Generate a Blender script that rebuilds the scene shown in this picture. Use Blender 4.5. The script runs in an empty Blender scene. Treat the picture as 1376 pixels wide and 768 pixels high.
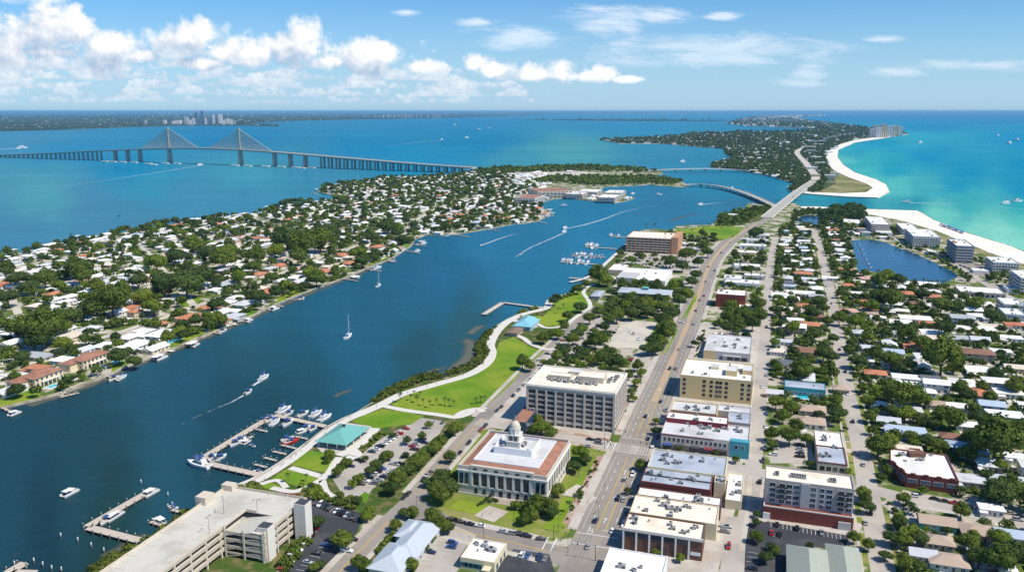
import bpy, math, random
import numpy as np
from math import sin, cos, radians, pi, atan2, hypot, sqrt
from mathutils import Vector
rnd = random.Random(11)
SC = bpy.context.scene
COL = SC.collection
# ------------------------------------------------------------------ camera
F, EYE, W0, H0 = 1100.0, 180.0, 1376, 768
PIT = math.atan((384 - 149.3) / F)
CP, SP = cos(PIT), sin(PIT)
cam = bpy.data.cameras.new('camera'); co = bpy.data.objects.new('camera', cam); COL.objects.link(co)
cam.sensor_width = 36; cam.lens = 36 * F / W0; cam.clip_start = 1; cam.clip_end = 300000
co.location = (0, 0, EYE); co.rotation_euler = (pi / 2 - PIT, 0, 0)
SC.camera = co
# ------------------------------------------------------------------ light
SUN_AZ, SUN_EL = radians(118), radians(54)      # azimuth from +Y towards +X
S = Vector((sin(SUN_AZ) * cos(SUN_EL), cos(SUN_AZ) * cos(SUN_EL), sin(SUN_EL)))
sl = bpy.data.lights.new('sun', 'SUN'); sl.energy = 4.8; sl.angle = radians(0.53); sl.color = (1, .93, .81)
so = bpy.data.objects.new('sun', sl); COL.objects.link(so); so.rotation_euler = S.to_track_quat('Z', 'Y').to_euler()
SC.view_settings.view_transform = 'Standard'; SC.view_settings.look = 'None'
SC.view_settings.exposure = 0.10; SC.view_settings.gamma = 1
SC.view_settings.use_curve_mapping = False
SC.cycles.max_bounces = 5; SC.cycles.diffuse_bounces = 2; SC.cycles.glossy_bounces = 2
SC.cycles.transmission_bounces = 2; SC.cycles.transparent_max_bounces = 6; SC.cycles.volume_bounces = 0
SC.cycles.caustics_reflective = False; SC.cycles.caustics_refractive = False
SC.cycles.use_denoising = False
SC.cycles.sample_clamp_indirect = 4; SC.cycles.sample_clamp_direct = 12
HAZE_D = 2.4e-5
# ------------------------------------------------------------------ node helpers
class NT:
    def __init__(s, tree): s.t = tree; s.n = tree.nodes; s.l = tree.links
    def put(s, inp, v):
        if hasattr(v, 'links') or isinstance(v, bpy.types.NodeSocket): s.l.new(v, inp)
        elif v is not None:
            inp.default_value = v
    def node(s, typ, ins=None, **kw):
        n = s.n.new(typ)
        for k, v in kw.items(): setattr(n, k, v)
        for k, v in (ins or {}).items(): s.put(n.inputs[k], v)
        return n
    def m(s, op, a, b=None, c=None, clamp=False):
        n = s.n.new('ShaderNodeMath'); n.operation = op; n.use_clamp = clamp
        for i, v in enumerate((a, b, c)):
            if v is not None: s.put(n.inputs[i], v)
        return n.outputs[0]
    def vm(s, op, a, b=None):
        n = s.n.new('ShaderNodeVectorMath'); n.operation = op
        s.put(n.inputs[0], a)
        if b is not None: s.put(n.inputs[1], b)
        return n.outputs['Value'] if op in ('LENGTH', 'DOT_PRODUCT') else n.outputs[0]
    def mix(s, f, a, b, blend='MIX'):
        n = s.n.new('ShaderNodeMix'); n.data_type = 'RGBA'; n.blend_type = blend
        s.put(n.inputs[0], f); s.put(n.inputs[6], a); s.put(n.inputs[7], b)
        return n.outputs[2]
    def ramp(s, v, lo, hi, a=0., b=1.):
        n = s.n.new('ShaderNodeMapRange'); n.interpolation_type = 'SMOOTHSTEP'
        for i, x in enumerate((v, lo, hi, a, b)): s.put(n.inputs[i], x)
        return n.outputs[0]
    def noise(s, vec, scale, detail=3, rough=.55, dist=0.):
        n = s.n.new('ShaderNodeTexNoise'); n.inputs['Scale'].default_value = scale
        n.inputs['Detail'].default_value = detail; n.inputs['Roughness'].default_value = rough
        n.inputs['Distortion'].default_value = dist
        if vec is not None: s.l.new(vec, n.inputs['Vector'])
        return n.outputs[0]
    def scale(s, vec, k): return s.vm('MULTIPLY', vec, k)
def rgb(c): return (c[0], c[1], c[2], 1.)
# ------------------------------------------------------------------ pixel <-> place
LZ = 1.2
def P(px, py, z=LZ):
    x = (px - 688) / F; y = -(py - 384) / F
    dx, dy, dz = x, CP + SP * y, -SP + CP * y
    t = (z - EYE) / dz
    return (dx * t, dy * t)
def proj(x, y, z=LZ):
    yy, zz = y, z - EYE
    d = yy * CP - zz * SP; u = yy * SP + zz * CP
    if d < 1: return (-9999, -9999, d)
    return (688 + F * x / d, 384 - F * u / d, d)
def mpp(py): return EYE / max(py - 149.3, 1) * 1.0     # metres per photo pixel, across
# ------------------------------------------------------------------ sky
w = bpy.data.worlds.new('World'); SC.world = w; w.use_nodes = True
N = NT(w.node_tree); N.n.clear()
sky = N.node('ShaderNodeTexSky', sky_type='NISHITA', sun_disc=False)
sky.sun_elevation = SUN_EL; sky.sun_rotation = SUN_AZ; sky.altitude = 100; sky.air_density = 1.0; sky.dust_density = .35; sky.ozone_density = 2.2
SKY_STR = .112
def px_uv(px, py):
    x = (px - 688) / F; y = -(py - 384) / F
    return x / (CP + SP * y), (-SP + CP * y) / (CP + SP * y)
g = bpy.data.node_groups.new('cumulus', 'ShaderNodeTree')
g.interface.new_socket('P', in_out='INPUT', socket_type='NodeSocketVector')
g.interface.new_socket('D', in_out='OUTPUT', socket_type='NodeSocketFloat')
G = NT(g); gi = g.nodes.new('NodeGroupInput'); go = g.nodes.new('NodeGroupOutput'); gp = gi.outputs[0]
n1 = G.noise(gp, 34, 6, .6); n2 = G.noise(gp, 95, 4, .6)
wob = G.m('ADD', G.m('MULTIPLY', G.m('SUBTRACT', n1, .5), 2.4), G.m('MULTIPLY', G.m('SUBTRACT', n2, .5), .9))
# heaps of cumulus, each an ellipse of sky directions (centre, half width, half height), frayed by noise
PUFFS = [(50,42,60,30),(103,40,24,26),(0,70,50,22),(15,58,34,24),(140,66,42,25),(246,52,42,19),(350,72,52,21),(410,54,26,27),(375,62,30,18),(300,72,24,11),
         (488,76,34,20),(515,72,24,16),(575,90,30,9),(640,84,16,11),(663,94,24,9),(722,98,26,11),(752,97,26,14),(784,103,26,8),(812,99,16,9),(845,107,22,4),
         (190,76,24,8),(270,86,30,8),(440,84,24,9),(60,70,50,7)]
acc = None
for (x, y, rx, ry) in PUFFS:
    u, v = px_uv(x, y); k = (F / rx * .93, 1., F / ry * .93)
    d = G.vm('LENGTH', G.vm('MULTIPLY', G.vm('SUBTRACT', gp, (u, 0, v)), k))
    d = G.m('SUBTRACT', 1.0, d)
    acc = d if acc is None else G.m('SMOOTH_MAX', acc, d, .12)
wob = G.m('MULTIPLY', G.m('ADD', wob, G.m('MULTIPLY', G.m('SUBTRACT', G.noise(gp, 16, 3, .6), .5), 1.5)), .9)
tot = G.m('ADD', acc, wob)
G.l.new(tot, go.inputs[0])
tc = N.node('ShaderNodeTexCoord'); sx = N.node('ShaderNodeSeparateXYZ', {0: tc.outputs['Generated']})
yy = N.m('MAXIMUM', sx.outputs[1], .02)
U = N.m('DIVIDE', sx.outputs[0], yy); V = N.m('DIVIDE', sx.outputs[2], yy)
cv = N.node('ShaderNodeCombineXYZ', {0: U, 1: 0., 2: V}).outputs[0]
def dens(vec):
    n = N.n.new('ShaderNodeGroup'); n.node_tree = g; N.l.new(vec, n.inputs[0]); return n.outputs[0]
d0 = dens(cv); d1 = dens(N.vm('ADD', cv, (.010, 0, .021)))
fwd = N.ramp(sx.outputs[1], .1, .3)
cover = N.m('MULTIPLY', N.ramp(d0, -.24, .5), fwd)
fine = N.m('ADD', N.m('MULTIPLY', N.m('SUBTRACT', N.noise(cv, 60, 4, .6), .5), .9), N.m('MULTIPLY', N.m('SUBTRACT', N.noise(cv, 24, 3, .6), .5), 1.1))
lit = N.m('ADD', N.m('ADD', .50, N.m('MULTIPLY', N.m('SUBTRACT', d0, d1), .62)), fine, clamp=True)
ccol = N.mix(N.m('POWER', lit, 1.25), rgb((3.5, 4.7, 6.3)), rgb((8.7, 8.75, 8.8)))
# rows of flat based heaps, smaller and greyer towards the horizon
def cloud_row(below, base, h, freq, thr, seed, pale, u_off):
    t = N.m('DIVIDE', N.m('SUBTRACT', V, N.m('ADD', base, N.m('MULTIPLY', N.m('SUBTRACT', N.noise(cv, 4.5 + seed, 1), .5), h*.9))), h)
    q = N.node('ShaderNodeCombineXYZ', {0: N.m('ADD', U, seed*3.7), 1: seed*1.3, 2: N.m('MULTIPLY', V, 1.5)}).outputs[0]
    n = N.noise(q, freq, 6, .62)
    d = N.m('SUBTRACT', N.m('SUBTRACT', n, N.m('ADD', thr, N.ramp(U, u_off - .12, u_off + .12, 0., .22))), N.m('MULTIPLY', t, .16))
    a = N.m('MULTIPLY', N.m('MULTIPLY', N.ramp(d, -.015, .07), N.ramp(t, -.12, .10)), fwd)
    li = N.m('ADD', N.m('ADD', N.m('MULTIPLY', t, .75), N.m('MULTIPLY', N.m('SUBTRACT', N.noise(q, freq*3.2, 4, .6), .42), 1.8)), N.m('MULTIPLY', d, 1.2), clamp=True)
    c = N.mix(li, rgb((4.0, 5.3, 6.8)), rgb((8.3, 8.5, 8.7)))
    return N.mix(N.m('MULTIPLY', a, pale), below, c)
# high thin streaks
st = N.noise(N.scale(cv, (3., 1., 15.)), 3.2, 8, .66, .4)
acc = None
for (x, y, rx, ry, r) in [(960,66,180,24,0),(1085,98,26,12,0),(1070,112,40,6,0),(805,30,75,24,0),(700,50,80,17,.0),(1330,88,110,9,.0),(1205,97,40,8,0),(1185,52,34,5,.1),(640,30,40,6,0),(545,17,25,5,0),(970,22,25,7,0),(890,24,40,14,0),(60,0,70,6,0)]:
    u, v = px_uv(x, y)
    d = N.vm('LENGTH', N.vm('MULTIPLY', N.vm('SUBTRACT', cv, (u, 0, v)), (F / rx, 1., F / ry)))
    d = N.m('SUBTRACT', 1.05, d)
    acc = d if acc is None else N.m('MAXIMUM', acc, d)
thin = N.ramp(N.m('ADD', acc, N.m('MULTIPLY', N.m('SUBTRACT', st, .47), 3.4)), .05, 1.15)
thin = N.m('MULTIPLY', N.m('MULTIPLY', thin, N.ramp(acc, -.45, .1)), fwd)
skyb = N.mix(1., sky.outputs[0], rgb((.44, .80, 1.12)), 'MULTIPLY')
skyc = N.mix(N.m('MULTIPLY', thin, .66), skyb, rgb((8.6, 9.0, 9.4)))
hz = N.m('MULTIPLY', N.ramp(V, .15, .0, 0., .66), fwd)      # pale humid air low over the sea
skyc = N.mix(hz, skyc, rgb((4.2, 5.9, 7.7)))
for (base, h, fr_, thr, seed, pale, uo) in ((.010,.010,34,.42,1.,.5,.04),(.018,.012,28,.41,2.,.62,.07),(.027,.015,23,.41,3.,.74,.06),(.037,.019,19,.41,4.,.84,.03),(.049,.024,15,.42,5.,.92,-.06),(.063,.026,13,.47,6.,.92,-.26)):
    skyc = cloud_row(skyc, base, h, fr_, thr, seed, pale, uo)
skyc = N.mix(N.m('MULTIPLY', cover, N.ramp(V, .005, .05, .5, 1.)), skyc, ccol)
bg = N.node('ShaderNodeBackground', {0: skyc, 1: SKY_STR})
N.l.new(bg.outputs[0], N.node('ShaderNodeOutputWorld').inputs[0])
w.cycles.sampling_method = 'MANUAL'; w.cycles.sample_map_resolution = 512
# ------------------------------------------------------------------ materials
MATS = {}
def mat(name, col=(.5, .5, .5), rough=.8, var=.12, scale=.6, metal=0., spec=.3, obj=False, col2=None, scale2=.08, bump=0., f2=(.45, .62)):
    """Principled with world-scaled noise wear; obj=True multiplies in the object's own colour"""
    if name in MATS: return MATS[name]
    m = bpy.data.materials.new(name); m.use_nodes = True
    N = NT(m.node_tree); b = N.n['Principled BSDF']
    pos = N.node('ShaderNodeNewGeometry').outputs['Position']
    base = rgb(col)
    if obj: base = N.node('ShaderNodeObjectInfo').outputs['Color']
    if col2 is not None:
        base = N.mix(N.ramp(N.noise(pos, scale2, 5, .6), *f2), base, rgb(col2))
    if var:
        v = N.m('ADD', 1 - var, N.m('MULTIPLY', N.noise(pos, scale, 4, .65), var * 2))
        v = N.m('MULTIPLY', v, N.m('ADD', 1 - var * .5, N.m('MULTIPLY', N.noise(pos, scale * .12, 2, .6), var)))
        cv = N.node('ShaderNodeCombineXYZ', {0: v, 1: v, 2: v}).outputs[0]
        base = N.mix(1., base, cv, 'MULTIPLY')
    N.put(b.inputs['Base Color'], base)
    b.inputs['Roughness'].default_value = rough; b.inputs['Metallic'].default_value = metal
    b.inputs['Specular IOR Level'].default_value = spec
    if bump:
        bn = N.node('ShaderNodeBump', {'Strength': bump, 'Distance': .3, 'Height': N.noise(pos, scale * 2, 4, .6)})
        N.l.new(bn.outputs[0], b.inputs['Normal'])
    MATS[name] = m; return m
M = {}
M['asphalt'] = mat('asphalt', (.30, .265, .225), .9, .14, .35, col2=(.24, .215, .19), scale2=.02)
M['asphalt_dark'] = mat('asphalt_dark', (.045, .048, .055), .85, .25, .3, col2=(.07, .07, .075), scale2=.05)
M['street'] = mat('worn_street', (.44, .395, .34), .9, .12, .3, col2=(.36, .325, .285), scale2=.03)
M['concrete'] = mat('concrete', (.56, .505, .42), .85, .12, .5, col2=(.44, .41, .36), scale2=.05)
M['concrete_pale'] = mat('pale_concrete', (.62, .59, .53), .85, .10, .6)
M['deckconc'] = mat('parking_deck_concrete', (.56, .53, .46), .85, .10, .4, col2=(.45, .42, .36), scale2=.06)
M['walk'] = mat('sidewalk_concrete', (.50, .46, .40), .9, .14, .5, col2=(.42, .36, .30), scale2=.06)
M['brickwalk'] = mat('brick_paving', (.36, .21, .15), .9, .2, .8, col2=(.45, .38, .32), scale2=.12)
M['lawn'] = mat('lawn', (.105, .215, .014), .95, .2, .3, spec=.1, col2=(.235, .29, .03), scale2=.02, f2=(.36, .66))
M['lawn_dry'] = mat('dry_lawn', (.17, .22, .035), .95, .2, .2, spec=.1, col2=(.27, .25, .09), scale2=.04)
M['dune'] = mat('dune_grass', (.16, .17, .055), .95, .25, .06, spec=.1, col2=(.30, .26, .13), scale2=.012)
M['bed'] = mat('planting_bed', (.055, .10, .018), .95, .35, .5, spec=.1, col2=(.16, .14, .06), scale2=.15)
M['yard'] = mat('yards', (.10, .145, .028), .95, .22, .15, spec=.1, col2=(.46, .41, .33), scale2=.05, f2=(.47, .57))
M['yard_far'] = mat('island_ground', (.06, .085, .025), .95, .3, .02, spec=.1, col2=(.35, .32, .25), scale2=.012, f2=(.56, .66))
M['far_land'] = mat('far_woodland', (.022, .045, .022), .95, .35, .0012, spec=.1, col2=(.06, .08, .05), scale2=.0006)
M['sand'] = mat('beach_sand', (.80, .75, .66), .95, .06, .05, spec=.1, col2=(.72, .66, .55), scale2=.02)
M['seawall'] = mat('seawall_concrete', (.46, .41, .33), .9, .2, .3, col2=(.26, .22, .17), scale2=.1)
M['trackworn'] = mat('worn_tyre_track', (.245, .22, .19), .85, .2, .25, col2=(.285, .255, .22), scale2=.05)
M['tanlane'] = mat('tan_turn_lane', (.42, .325, .235), .9, .12, .4)
M['white_line'] = mat('white_road_paint', (.72, .71, .68), .7, .12, 1.)
M['yellow_line'] = mat('yellow_road_paint', (.62, .38, .05), .7, .12, 1.)
M['roof_white'] = mat('white_roof_membrane', (.80, .78, .73), .7, .08, .25, col2=(.66, .63, .58), scale2=.07, f2=(.52, .68))
M['roof_cream'] = mat('cream_roof', (.80, .73, .60), .8, .07, .2, col2=(.70, .61, .48), scale2=.09, f2=(.52, .7))
M['roof_grey'] = mat('grey_roof', (.42, .46, .52), .7, .10, .25, col2=(.33, .37, .43), scale2=.08)
M['roof_lgrey'] = mat('pale_grey_roof', (.60, .60, .60), .8, .10, .3, col2=(.48, .47, .46), scale2=.06)
M['roof_dark'] = mat('dark_roof', (.16, .17, .18), .8, .2, .3)
M['tile'] = mat('terracotta_tile', (.35, .17, .11), .85, .2, .8, col2=(.28, .135, .09), scale2=.2)
M['teal'] = mat('teal_metal_roof', (.15, .39, .35), .45, .06, .3)
M['bluemetal'] = mat('blue_grey_metal_roof', (.47, .51, .55), .4, .08, .4)
M['stone'] = mat('limestone', (.58, .53, .46), .85, .04, .15)
M['stone_pale'] = mat('pale_limestone', (.70, .66, .59), .85, .04, .15)
M['beige'] = mat('beige_stucco', (.60, .52, .42), .85, .04, .15)
M['yellow'] = mat('yellow_stucco', (.62, .48, .25), .85, .04, .15)
M['cream'] = mat('cream_stucco', (.70, .60, .40), .85, .04, .15)
M['white'] = mat('white_paint', (.78, .78, .77), .6, .05, .5)
M['grey'] = mat('grey_stucco', (.48, .47, .46), .85, .04, .15)
M['greywarm'] = mat('warm_grey_stucco', (.47, .41, .37), .85, .04, .15)
M['brick'] = mat('red_brick', (.20, .055, .042), .9, .18, 1.2)
M['brown'] = mat('brown_brick', (.16, .085, .06), .9, .22, 1.0)
M['redwall'] = mat('maroon_paint', (.22, .035, .05), .8, .1, .4)
M['turq'] = mat('turquoise_paint', (.06, .31, .38), .7, .08, .4)
M['orange'] = mat('orange_stucco', (.50, .27, .16), .85, .08, .3)
M['wood'] = mat('weathered_planks', (.50, .43, .35), .9, .22, 1.3)
M['pile'] = mat('timber_pile', (.17, .14, .11), .9, .25, 1.)
M['glass'] = mat('window_glass', (.018, .024, .034), .12, .3, .15, spec=.5)
M['blueglass'] = mat('blue_window_glass', (.03, .07, .13), .1, .2, .2, spec=.6)
M['metal'] = mat('galvanised_metal', (.38, .38, .38), .5, .15, .8, metal=.4)
M['unit'] = mat('roof_unit_paint', (.36, .36, .35), .6, .2, 1.)
M['darkmetal'] = mat('dark_metal', (.06, .06, .065), .5, .1, 1.)
M['bark'] = mat('bark', (.10, .075, .05), .95, .3, 1.)
M['pool'] = mat('pool_water', (.05, .50, .62), .08, .05, .5, spec=.5)
M['canvas_blue'] = mat('blue_canvas', (.035, .08, .26), .8, .1, 1.)
M['red'] = mat('red_gelcoat', (.55, .03, .02), .4, .05, 1.)
M['tyre'] = mat('tyre_rubber', (.02, .02, .02), .8, 0)
M['paint'] = mat('car_paint', rough=.25, var=0, obj=True, spec=.5)
M['ocol'] = mat('house_paint', rough=.85, var=.09, scale=.4, obj=True)
M['oroof'] = mat('house_roofing', rough=.8, var=.14, scale=.5, obj=True)
M['hullwhite'] = mat('white_gelcoat', (.80, .80, .79), .25, .03, 1., spec=.5)
M['gold'] = mat('gilded_dome', (.58, .52, .42), .5, .1, 1.)
M['copper'] = mat('green_copper', (.10, .28, .20), .7, .1, 1.)
M['bridge'] = mat('bridge_concrete', (.40, .38, .33), .85, .08, .02)
M['far_white'] = mat('far_white_wall', (.66,.64,.62), .8, 0); M['far_grey'] = mat('far_grey_wall', (.40,.42,.44), .8, 0); M['far_blue'] = mat('far_blue_glass', (.10,.17,.26), .4, 0)
M['cable'] = mat('stay_cable_sheath', (.62, .60, .52), .6, 0)
def vary_glass():
    m = M['glass']; N = NT(m.node_tree); b = N.n['Principled BSDF']; r = N.node('ShaderNodeObjectInfo').outputs['Random']
    c = N.mix(N.ramp(r, .62, .9), rgb((.014, .019, .028)), rgb((.15, .145, .135)))
    c = N.mix(N.ramp(N.m('FRACT', N.m('MULTIPLY', r, 7.3)), .5, .8), c, rgb((.03, .05, .075))); N.l.new(c, b.inputs['Base Color'])
vary_glass()
def leafmat(name, a, b, sc=.09):
    m = bpy.data.materials.new(name); m.use_nodes = True
    N = NT(m.node_tree); bs = N.n['Principled BSDF']; out = N.n['Material Output']
    pos = N.node('ShaderNodeNewGeometry').outputs['Position']
    oi = N.node('ShaderNodeObjectInfo')
    f = N.m('ADD', N.m('MULTIPLY', N.noise(pos, sc, 3, .6), 1.3), N.m('SUBTRACT', N.m('MULTIPLY', oi.outputs['Random'], .8), .55), clamp=True)
    c = N.mix(f, rgb(a), rgb(b))
    v = N.m('ADD', .55, N.m('MULTIPLY', N.noise(pos, 1.1, 2, .6), .9))
    c = N.mix(1., c, N.node('ShaderNodeCombineXYZ', {0: v, 1: v, 2: v}).outputs[0], 'MULTIPLY')
    N.l.new(c, bs.inputs['Base Color']); bs.inputs['Roughness'].default_value = .7; bs.inputs['Specular IOR Level'].default_value = .15
    tr = N.node('ShaderNodeBsdfTranslucent'); N.l.new(c, tr.inputs[0])
    mx = N.node('ShaderNodeMixShader', {0: .3}); N.l.new(bs.outputs[0], mx.inputs[1]); N.l.new(tr.outputs[0], mx.inputs[2])
    N.l.new(mx.outputs[0], out.inputs[0]); return m
M['leaf'] = leafmat('foliage', (.085, .132, .020), (.17, .220, .032))
M['leaf_dark'] = leafmat('dark_foliage', (.052, .090, .022), (.10, .148, .032))
M['leaf_bright'] = leafmat('bright_foliage', (.14, .21, .020), (.22, .27, .034))
M['leaf_far'] = leafmat('far_foliage', (.08, .122, .036), (.15, .19, .055), .02)
M['hedge'] = leafmat('mangrove_leaves', (.07, .115, .018), (.14, .17, .03))
# ------------------------------------------------------------------ mesh helpers
class MB:
    def __init__(s): s.v = []; s.f = []; s.m = []
    def face(s, pts, m=0):
        b = len(s.v); s.v += [tuple(p) for p in pts]; s.f.append(tuple(range(b, b + len(pts)))); s.m.append(m); return s
    def box(s, x0, x1, y0, y1, z0, z1, m=0, mt=None):
        b = len(s.v)
        s.v += [(x0,y0,z0),(x1,y0,z0),(x1,y1,z0),(x0,y1,z0),(x0,y0,z1),(x1,y0,z1),(x1,y1,z1),(x0,y1,z1)]
        for i, q in enumerate(((0,3,2,1),(4,5,6,7),(0,1,5,4),(1,2,6,5),(2,3,7,6),(3,0,4,7))):
            s.f.append(tuple(b + k for k in q)); s.m.append(mt if (mt is not None and i == 1) else m)
        return s
    def prism(s, poly, z0, z1, m=0, mt=None, bottom=True):
        a = sum(poly[i][0] * poly[(i+1) % len(poly)][1] - poly[(i+1) % len(poly)][0] * poly[i][1] for i in range(len(poly)))
        if a < 0: poly = poly[::-1]
        n = len(poly); b = len(s.v)
        s.v += [(p[0], p[1], z0) for p in poly] + [(p[0], p[1], z1) for p in poly]
        for i in range(n):
            j = (i + 1) % n; s.f.append((b+i, b+j, b+n+j, b+n+i)); s.m.append(m)
        s.f.append(tuple(b + n + i for i in range(n))); s.m.append(m if mt is None else mt)
        if bottom: s.f.append(tuple(b + i for i in reversed(range(n)))); s.m.append(m)
        return s
    def tube(s, a, c, r0, r1=None, n=8, m=0, cap=True):
        r1 = r0 if r1 is None else r1
        a, c = Vector(a), Vector(c); d = (c - a).normalized()
        e = d.orthogonal().normalized(); g = d.cross(e); b = len(s.v)
        for (o, r) in ((a, r0), (c, r1)):
            for i in range(n):
                t = 2 * pi * i / n; q = o + e * (r * cos(t)) + g * (r * sin(t)); s.v.append(tuple(q))
        for i in range(n):
            j = (i + 1) % n; s.f.append((b+i, b+j, b+n+j, b+n+i)); s.m.append(m)
        if cap:
            s.f.append(tuple(b + i for i in reversed(range(n)))); s.m.append(m)
            s.f.append(tuple(b + n + i for i in range(n))); s.m.append(m)
        return s
    def lathe(s, prof, n=16, m=0, c=(0, 0)):
        b = len(s.v)
        for (r, z) in prof:
            for i in range(n):
                t = 2 * pi * i / n; s.v.append((c[0] + r * cos(t), c[1] + r * sin(t), z))
        for k in range(len(prof) - 1):
            for i in range(n):
                j = (i + 1) % n; s.f.append((b+k*n+i, b+k*n+j, b+(k+1)*n+j, b+(k+1)*n+i)); s.m.append(m)
        s.f.append(tuple(b + (len(prof) - 1) * n + i for i in range(n))); s.m.append(m)
        return s
    def loft(s, rings, m=0, caps=True):
        n = len(rings[0]); b = len(s.v)
        for r in rings: s.v += [tuple(p) for p in r]
        for k in range(len(rings) - 1):
            for i in range(n):
                j = (i + 1) % n; s.f.append((b+k*n+i, b+k*n+j, b+(k+1)*n+j, b+(k+1)*n+i)); s.m.append(m)
        if caps:
            s.f.append(tuple(b + i for i in reversed(range(n)))); s.m.append(m)
            s.f.append(tuple(b + (len(rings)-1)*n + i for i in range(n))); s.m.append(m)
        return s
    def mesh(s, name, mats, smooth=False):
        me = bpy.data.meshes.new(name); me.from_pydata(s.v, [], s.f)
        for m in (mats if isinstance(mats, (list, tuple)) else [mats]): me.materials.append(M[m] if isinstance(m, str) else m)
        if any(s.m): me.polygons.foreach_set('material_index', s.m)
        if smooth: me.polygons.foreach_set('use_smooth', [True] * len(me.polygons))
        me.update(); return me
    def build(s, name, mats, parent=None, smooth=False, loc=None):
        return link(name, s.mesh(name, mats, smooth), parent, loc)
def link(name, me, parent=None, loc=None, rz=0.):
    o = bpy.data.objects.new(name, me); COL.objects.link(o)
    if parent is not None: o.parent = parent
    if loc is not None: o.location = loc
    if rz: o.rotation_euler = (0, 0, rz)
    return o
def tag(o, label, cat, group=None):
    if label: o['label'] = label
    o['category'] = cat
    if group: o['group'] = group
    return o
def thing(name, label, cat, loc=(0, 0, 0), rz=0., group=None):
    o = bpy.data.objects.new(name, None); COL.objects.link(o); o.empty_display_size = 1
    o.location = loc; o.rotation_euler = (0, 0, rz)
    return tag(o, label, cat, group)
KIDS = {}
def dup(root, loc, rz=0., scale=None, color=None):
    r = root.copy(); COL.objects.link(r); r.location = loc; r.rotation_euler = (0, 0, rz)
    if scale is not None: r.scale = scale
    if color is not None: r.color = rgb(color)
    for ch in KIDS.setdefault(root.name, list(root.children)):
        c = ch.copy(); COL.objects.link(c); c.parent = r
        if color is not None and c.get('tint'): c.color = rgb(color)
        for gch in KIDS.setdefault(ch.name, list(ch.children)):
            d = gch.copy(); COL.objects.link(d); d.parent = c
    return r
def setting(o, kind='structure', label=None):
    o['kind'] = kind
    if label: o['label'] = label
    return o
KSH = [0.]
def sheet(name, pxs, z, m, z0=None, world=False, label=None, kind='structure', mside=None):
    """a flat sheet (or, with z0, a slab) given by photo-pixel corners laid on the ground"""
    pts = pxs if world else [P(x, y, z) for x, y in pxs]
    KSH[0] += .0012; z += KSH[0]
    b = MB()
    if z0 is None:
        a = sum(pts[i][0] * pts[(i+1) % len(pts)][1] - pts[(i+1) % len(pts)][0] * pts[i][1] for i in range(len(pts)))
        if a < 0: pts = pts[::-1]
        b.face([(x, y, z) for x, y in pts])
        o = b.build(name, m)
    else:
        b.prism(pts, z0, z, 1 if mside else 0, 0, bottom=False); o = b.build(name, [m, mside] if mside else m)
    return setting(o, kind, label)
def smooth_line(pts, n=6):
    """Catmull-Rom through world points"""
    q = [pts[0]] + list(pts) + [pts[-1]]; out = []
    for i in range(1, len(q) - 2):
        p0, p1, p2, p3 = q[i-1], q[i], q[i+1], q[i+2]
        for k in range(n):
            t = k / n
            out.append(tuple(.5 * (2*p1[c] + (p2[c]-p0[c])*t + (2*p0[c]-5*p1[c]+4*p2[c]-p3[c])*t*t + (3*p1[c]-p0[c]-3*p2[c]+p3[c])*t**3) for c in range(len(p1))))
    out.append(tuple(pts[-1])); return out
def offset(line, d):
    """points of LINE moved D metres to its right"""
    out = []
    for i, p in enumerate(line):
        a = line[max(i-1, 0)]; c = line[min(i+1, len(line)-1)]
        tx, ty = c[0]-a[0], c[1]-a[1]; l = hypot(tx, ty) or 1
        out.append((p[0] + ty / l * d, p[1] - tx / l * d))
    return out
def strip(b, line, d0, d1, z, m=0):
    l, r = offset(line, d0), offset(line, d1)
    zs = z if isinstance(z, (list, tuple)) else [z] * len(line)
    for i in range(len(line) - 1):
        b.face([(l[i][0], l[i][1], zs[i]), (r[i][0], r[i][1], zs[i]), (r[i+1][0], r[i+1][1], zs[i+1]), (l[i+1][0], l[i+1][1], zs[i+1])], m)
    return b
def slab_strip(b, line, d0, d1, z0, z1, m=0):
    l, r = offset(line, d0), offset(line, d1)
    za = z0 if isinstance(z0, (list, tuple)) else [z0] * len(line); zb = z1 if isinstance(z1, (list, tuple)) else [z1] * len(line)
    rings = [[(l[i][0], l[i][1], za[i]), (r[i][0], r[i][1], za[i]), (r[i][0], r[i][1], zb[i]), (l[i][0], l[i][1], zb[i])] for i in range(len(line))]
    return b.loft(rings, m)
def cut_line(line, step):
    """resample a polyline every STEP metres -> [(x, y, heading)]"""
    out = []; acc = 0.
    for i in range(len(line) - 1):
        a, c = line[i], line[i+1]; L = hypot(c[0]-a[0], c[1]-a[1]); h = atan2(c[1]-a[1], c[0]-a[0])
        while acc <= L:
            t = acc / L if L else 0; out.append((a[0] + (c[0]-a[0])*t, a[1] + (c[1]-a[1])*t, h)); acc += step
        acc -= L
    return out
def inside(p, poly):
    x, y = p; r = False; j = len(poly) - 1
    for i in range(len(poly)):
        xi, yi = poly[i]; xj, yj = poly[j]
        if (yi > y) != (yj > y) and x < (xj - xi) * (y - yi) / (yj - yi) + xi: r = not r
        j = i
    return r
def seg_dist(p, a, b):
    vx, vy = b[0]-a[0], b[1]-a[1]; L = vx*vx + vy*vy or 1e-9
    t = max(0, min(1, ((p[0]-a[0])*vx + (p[1]-a[1])*vy) / L))
    return hypot(p[0]-a[0]-vx*t, p[1]-a[1]-vy*t)
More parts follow.
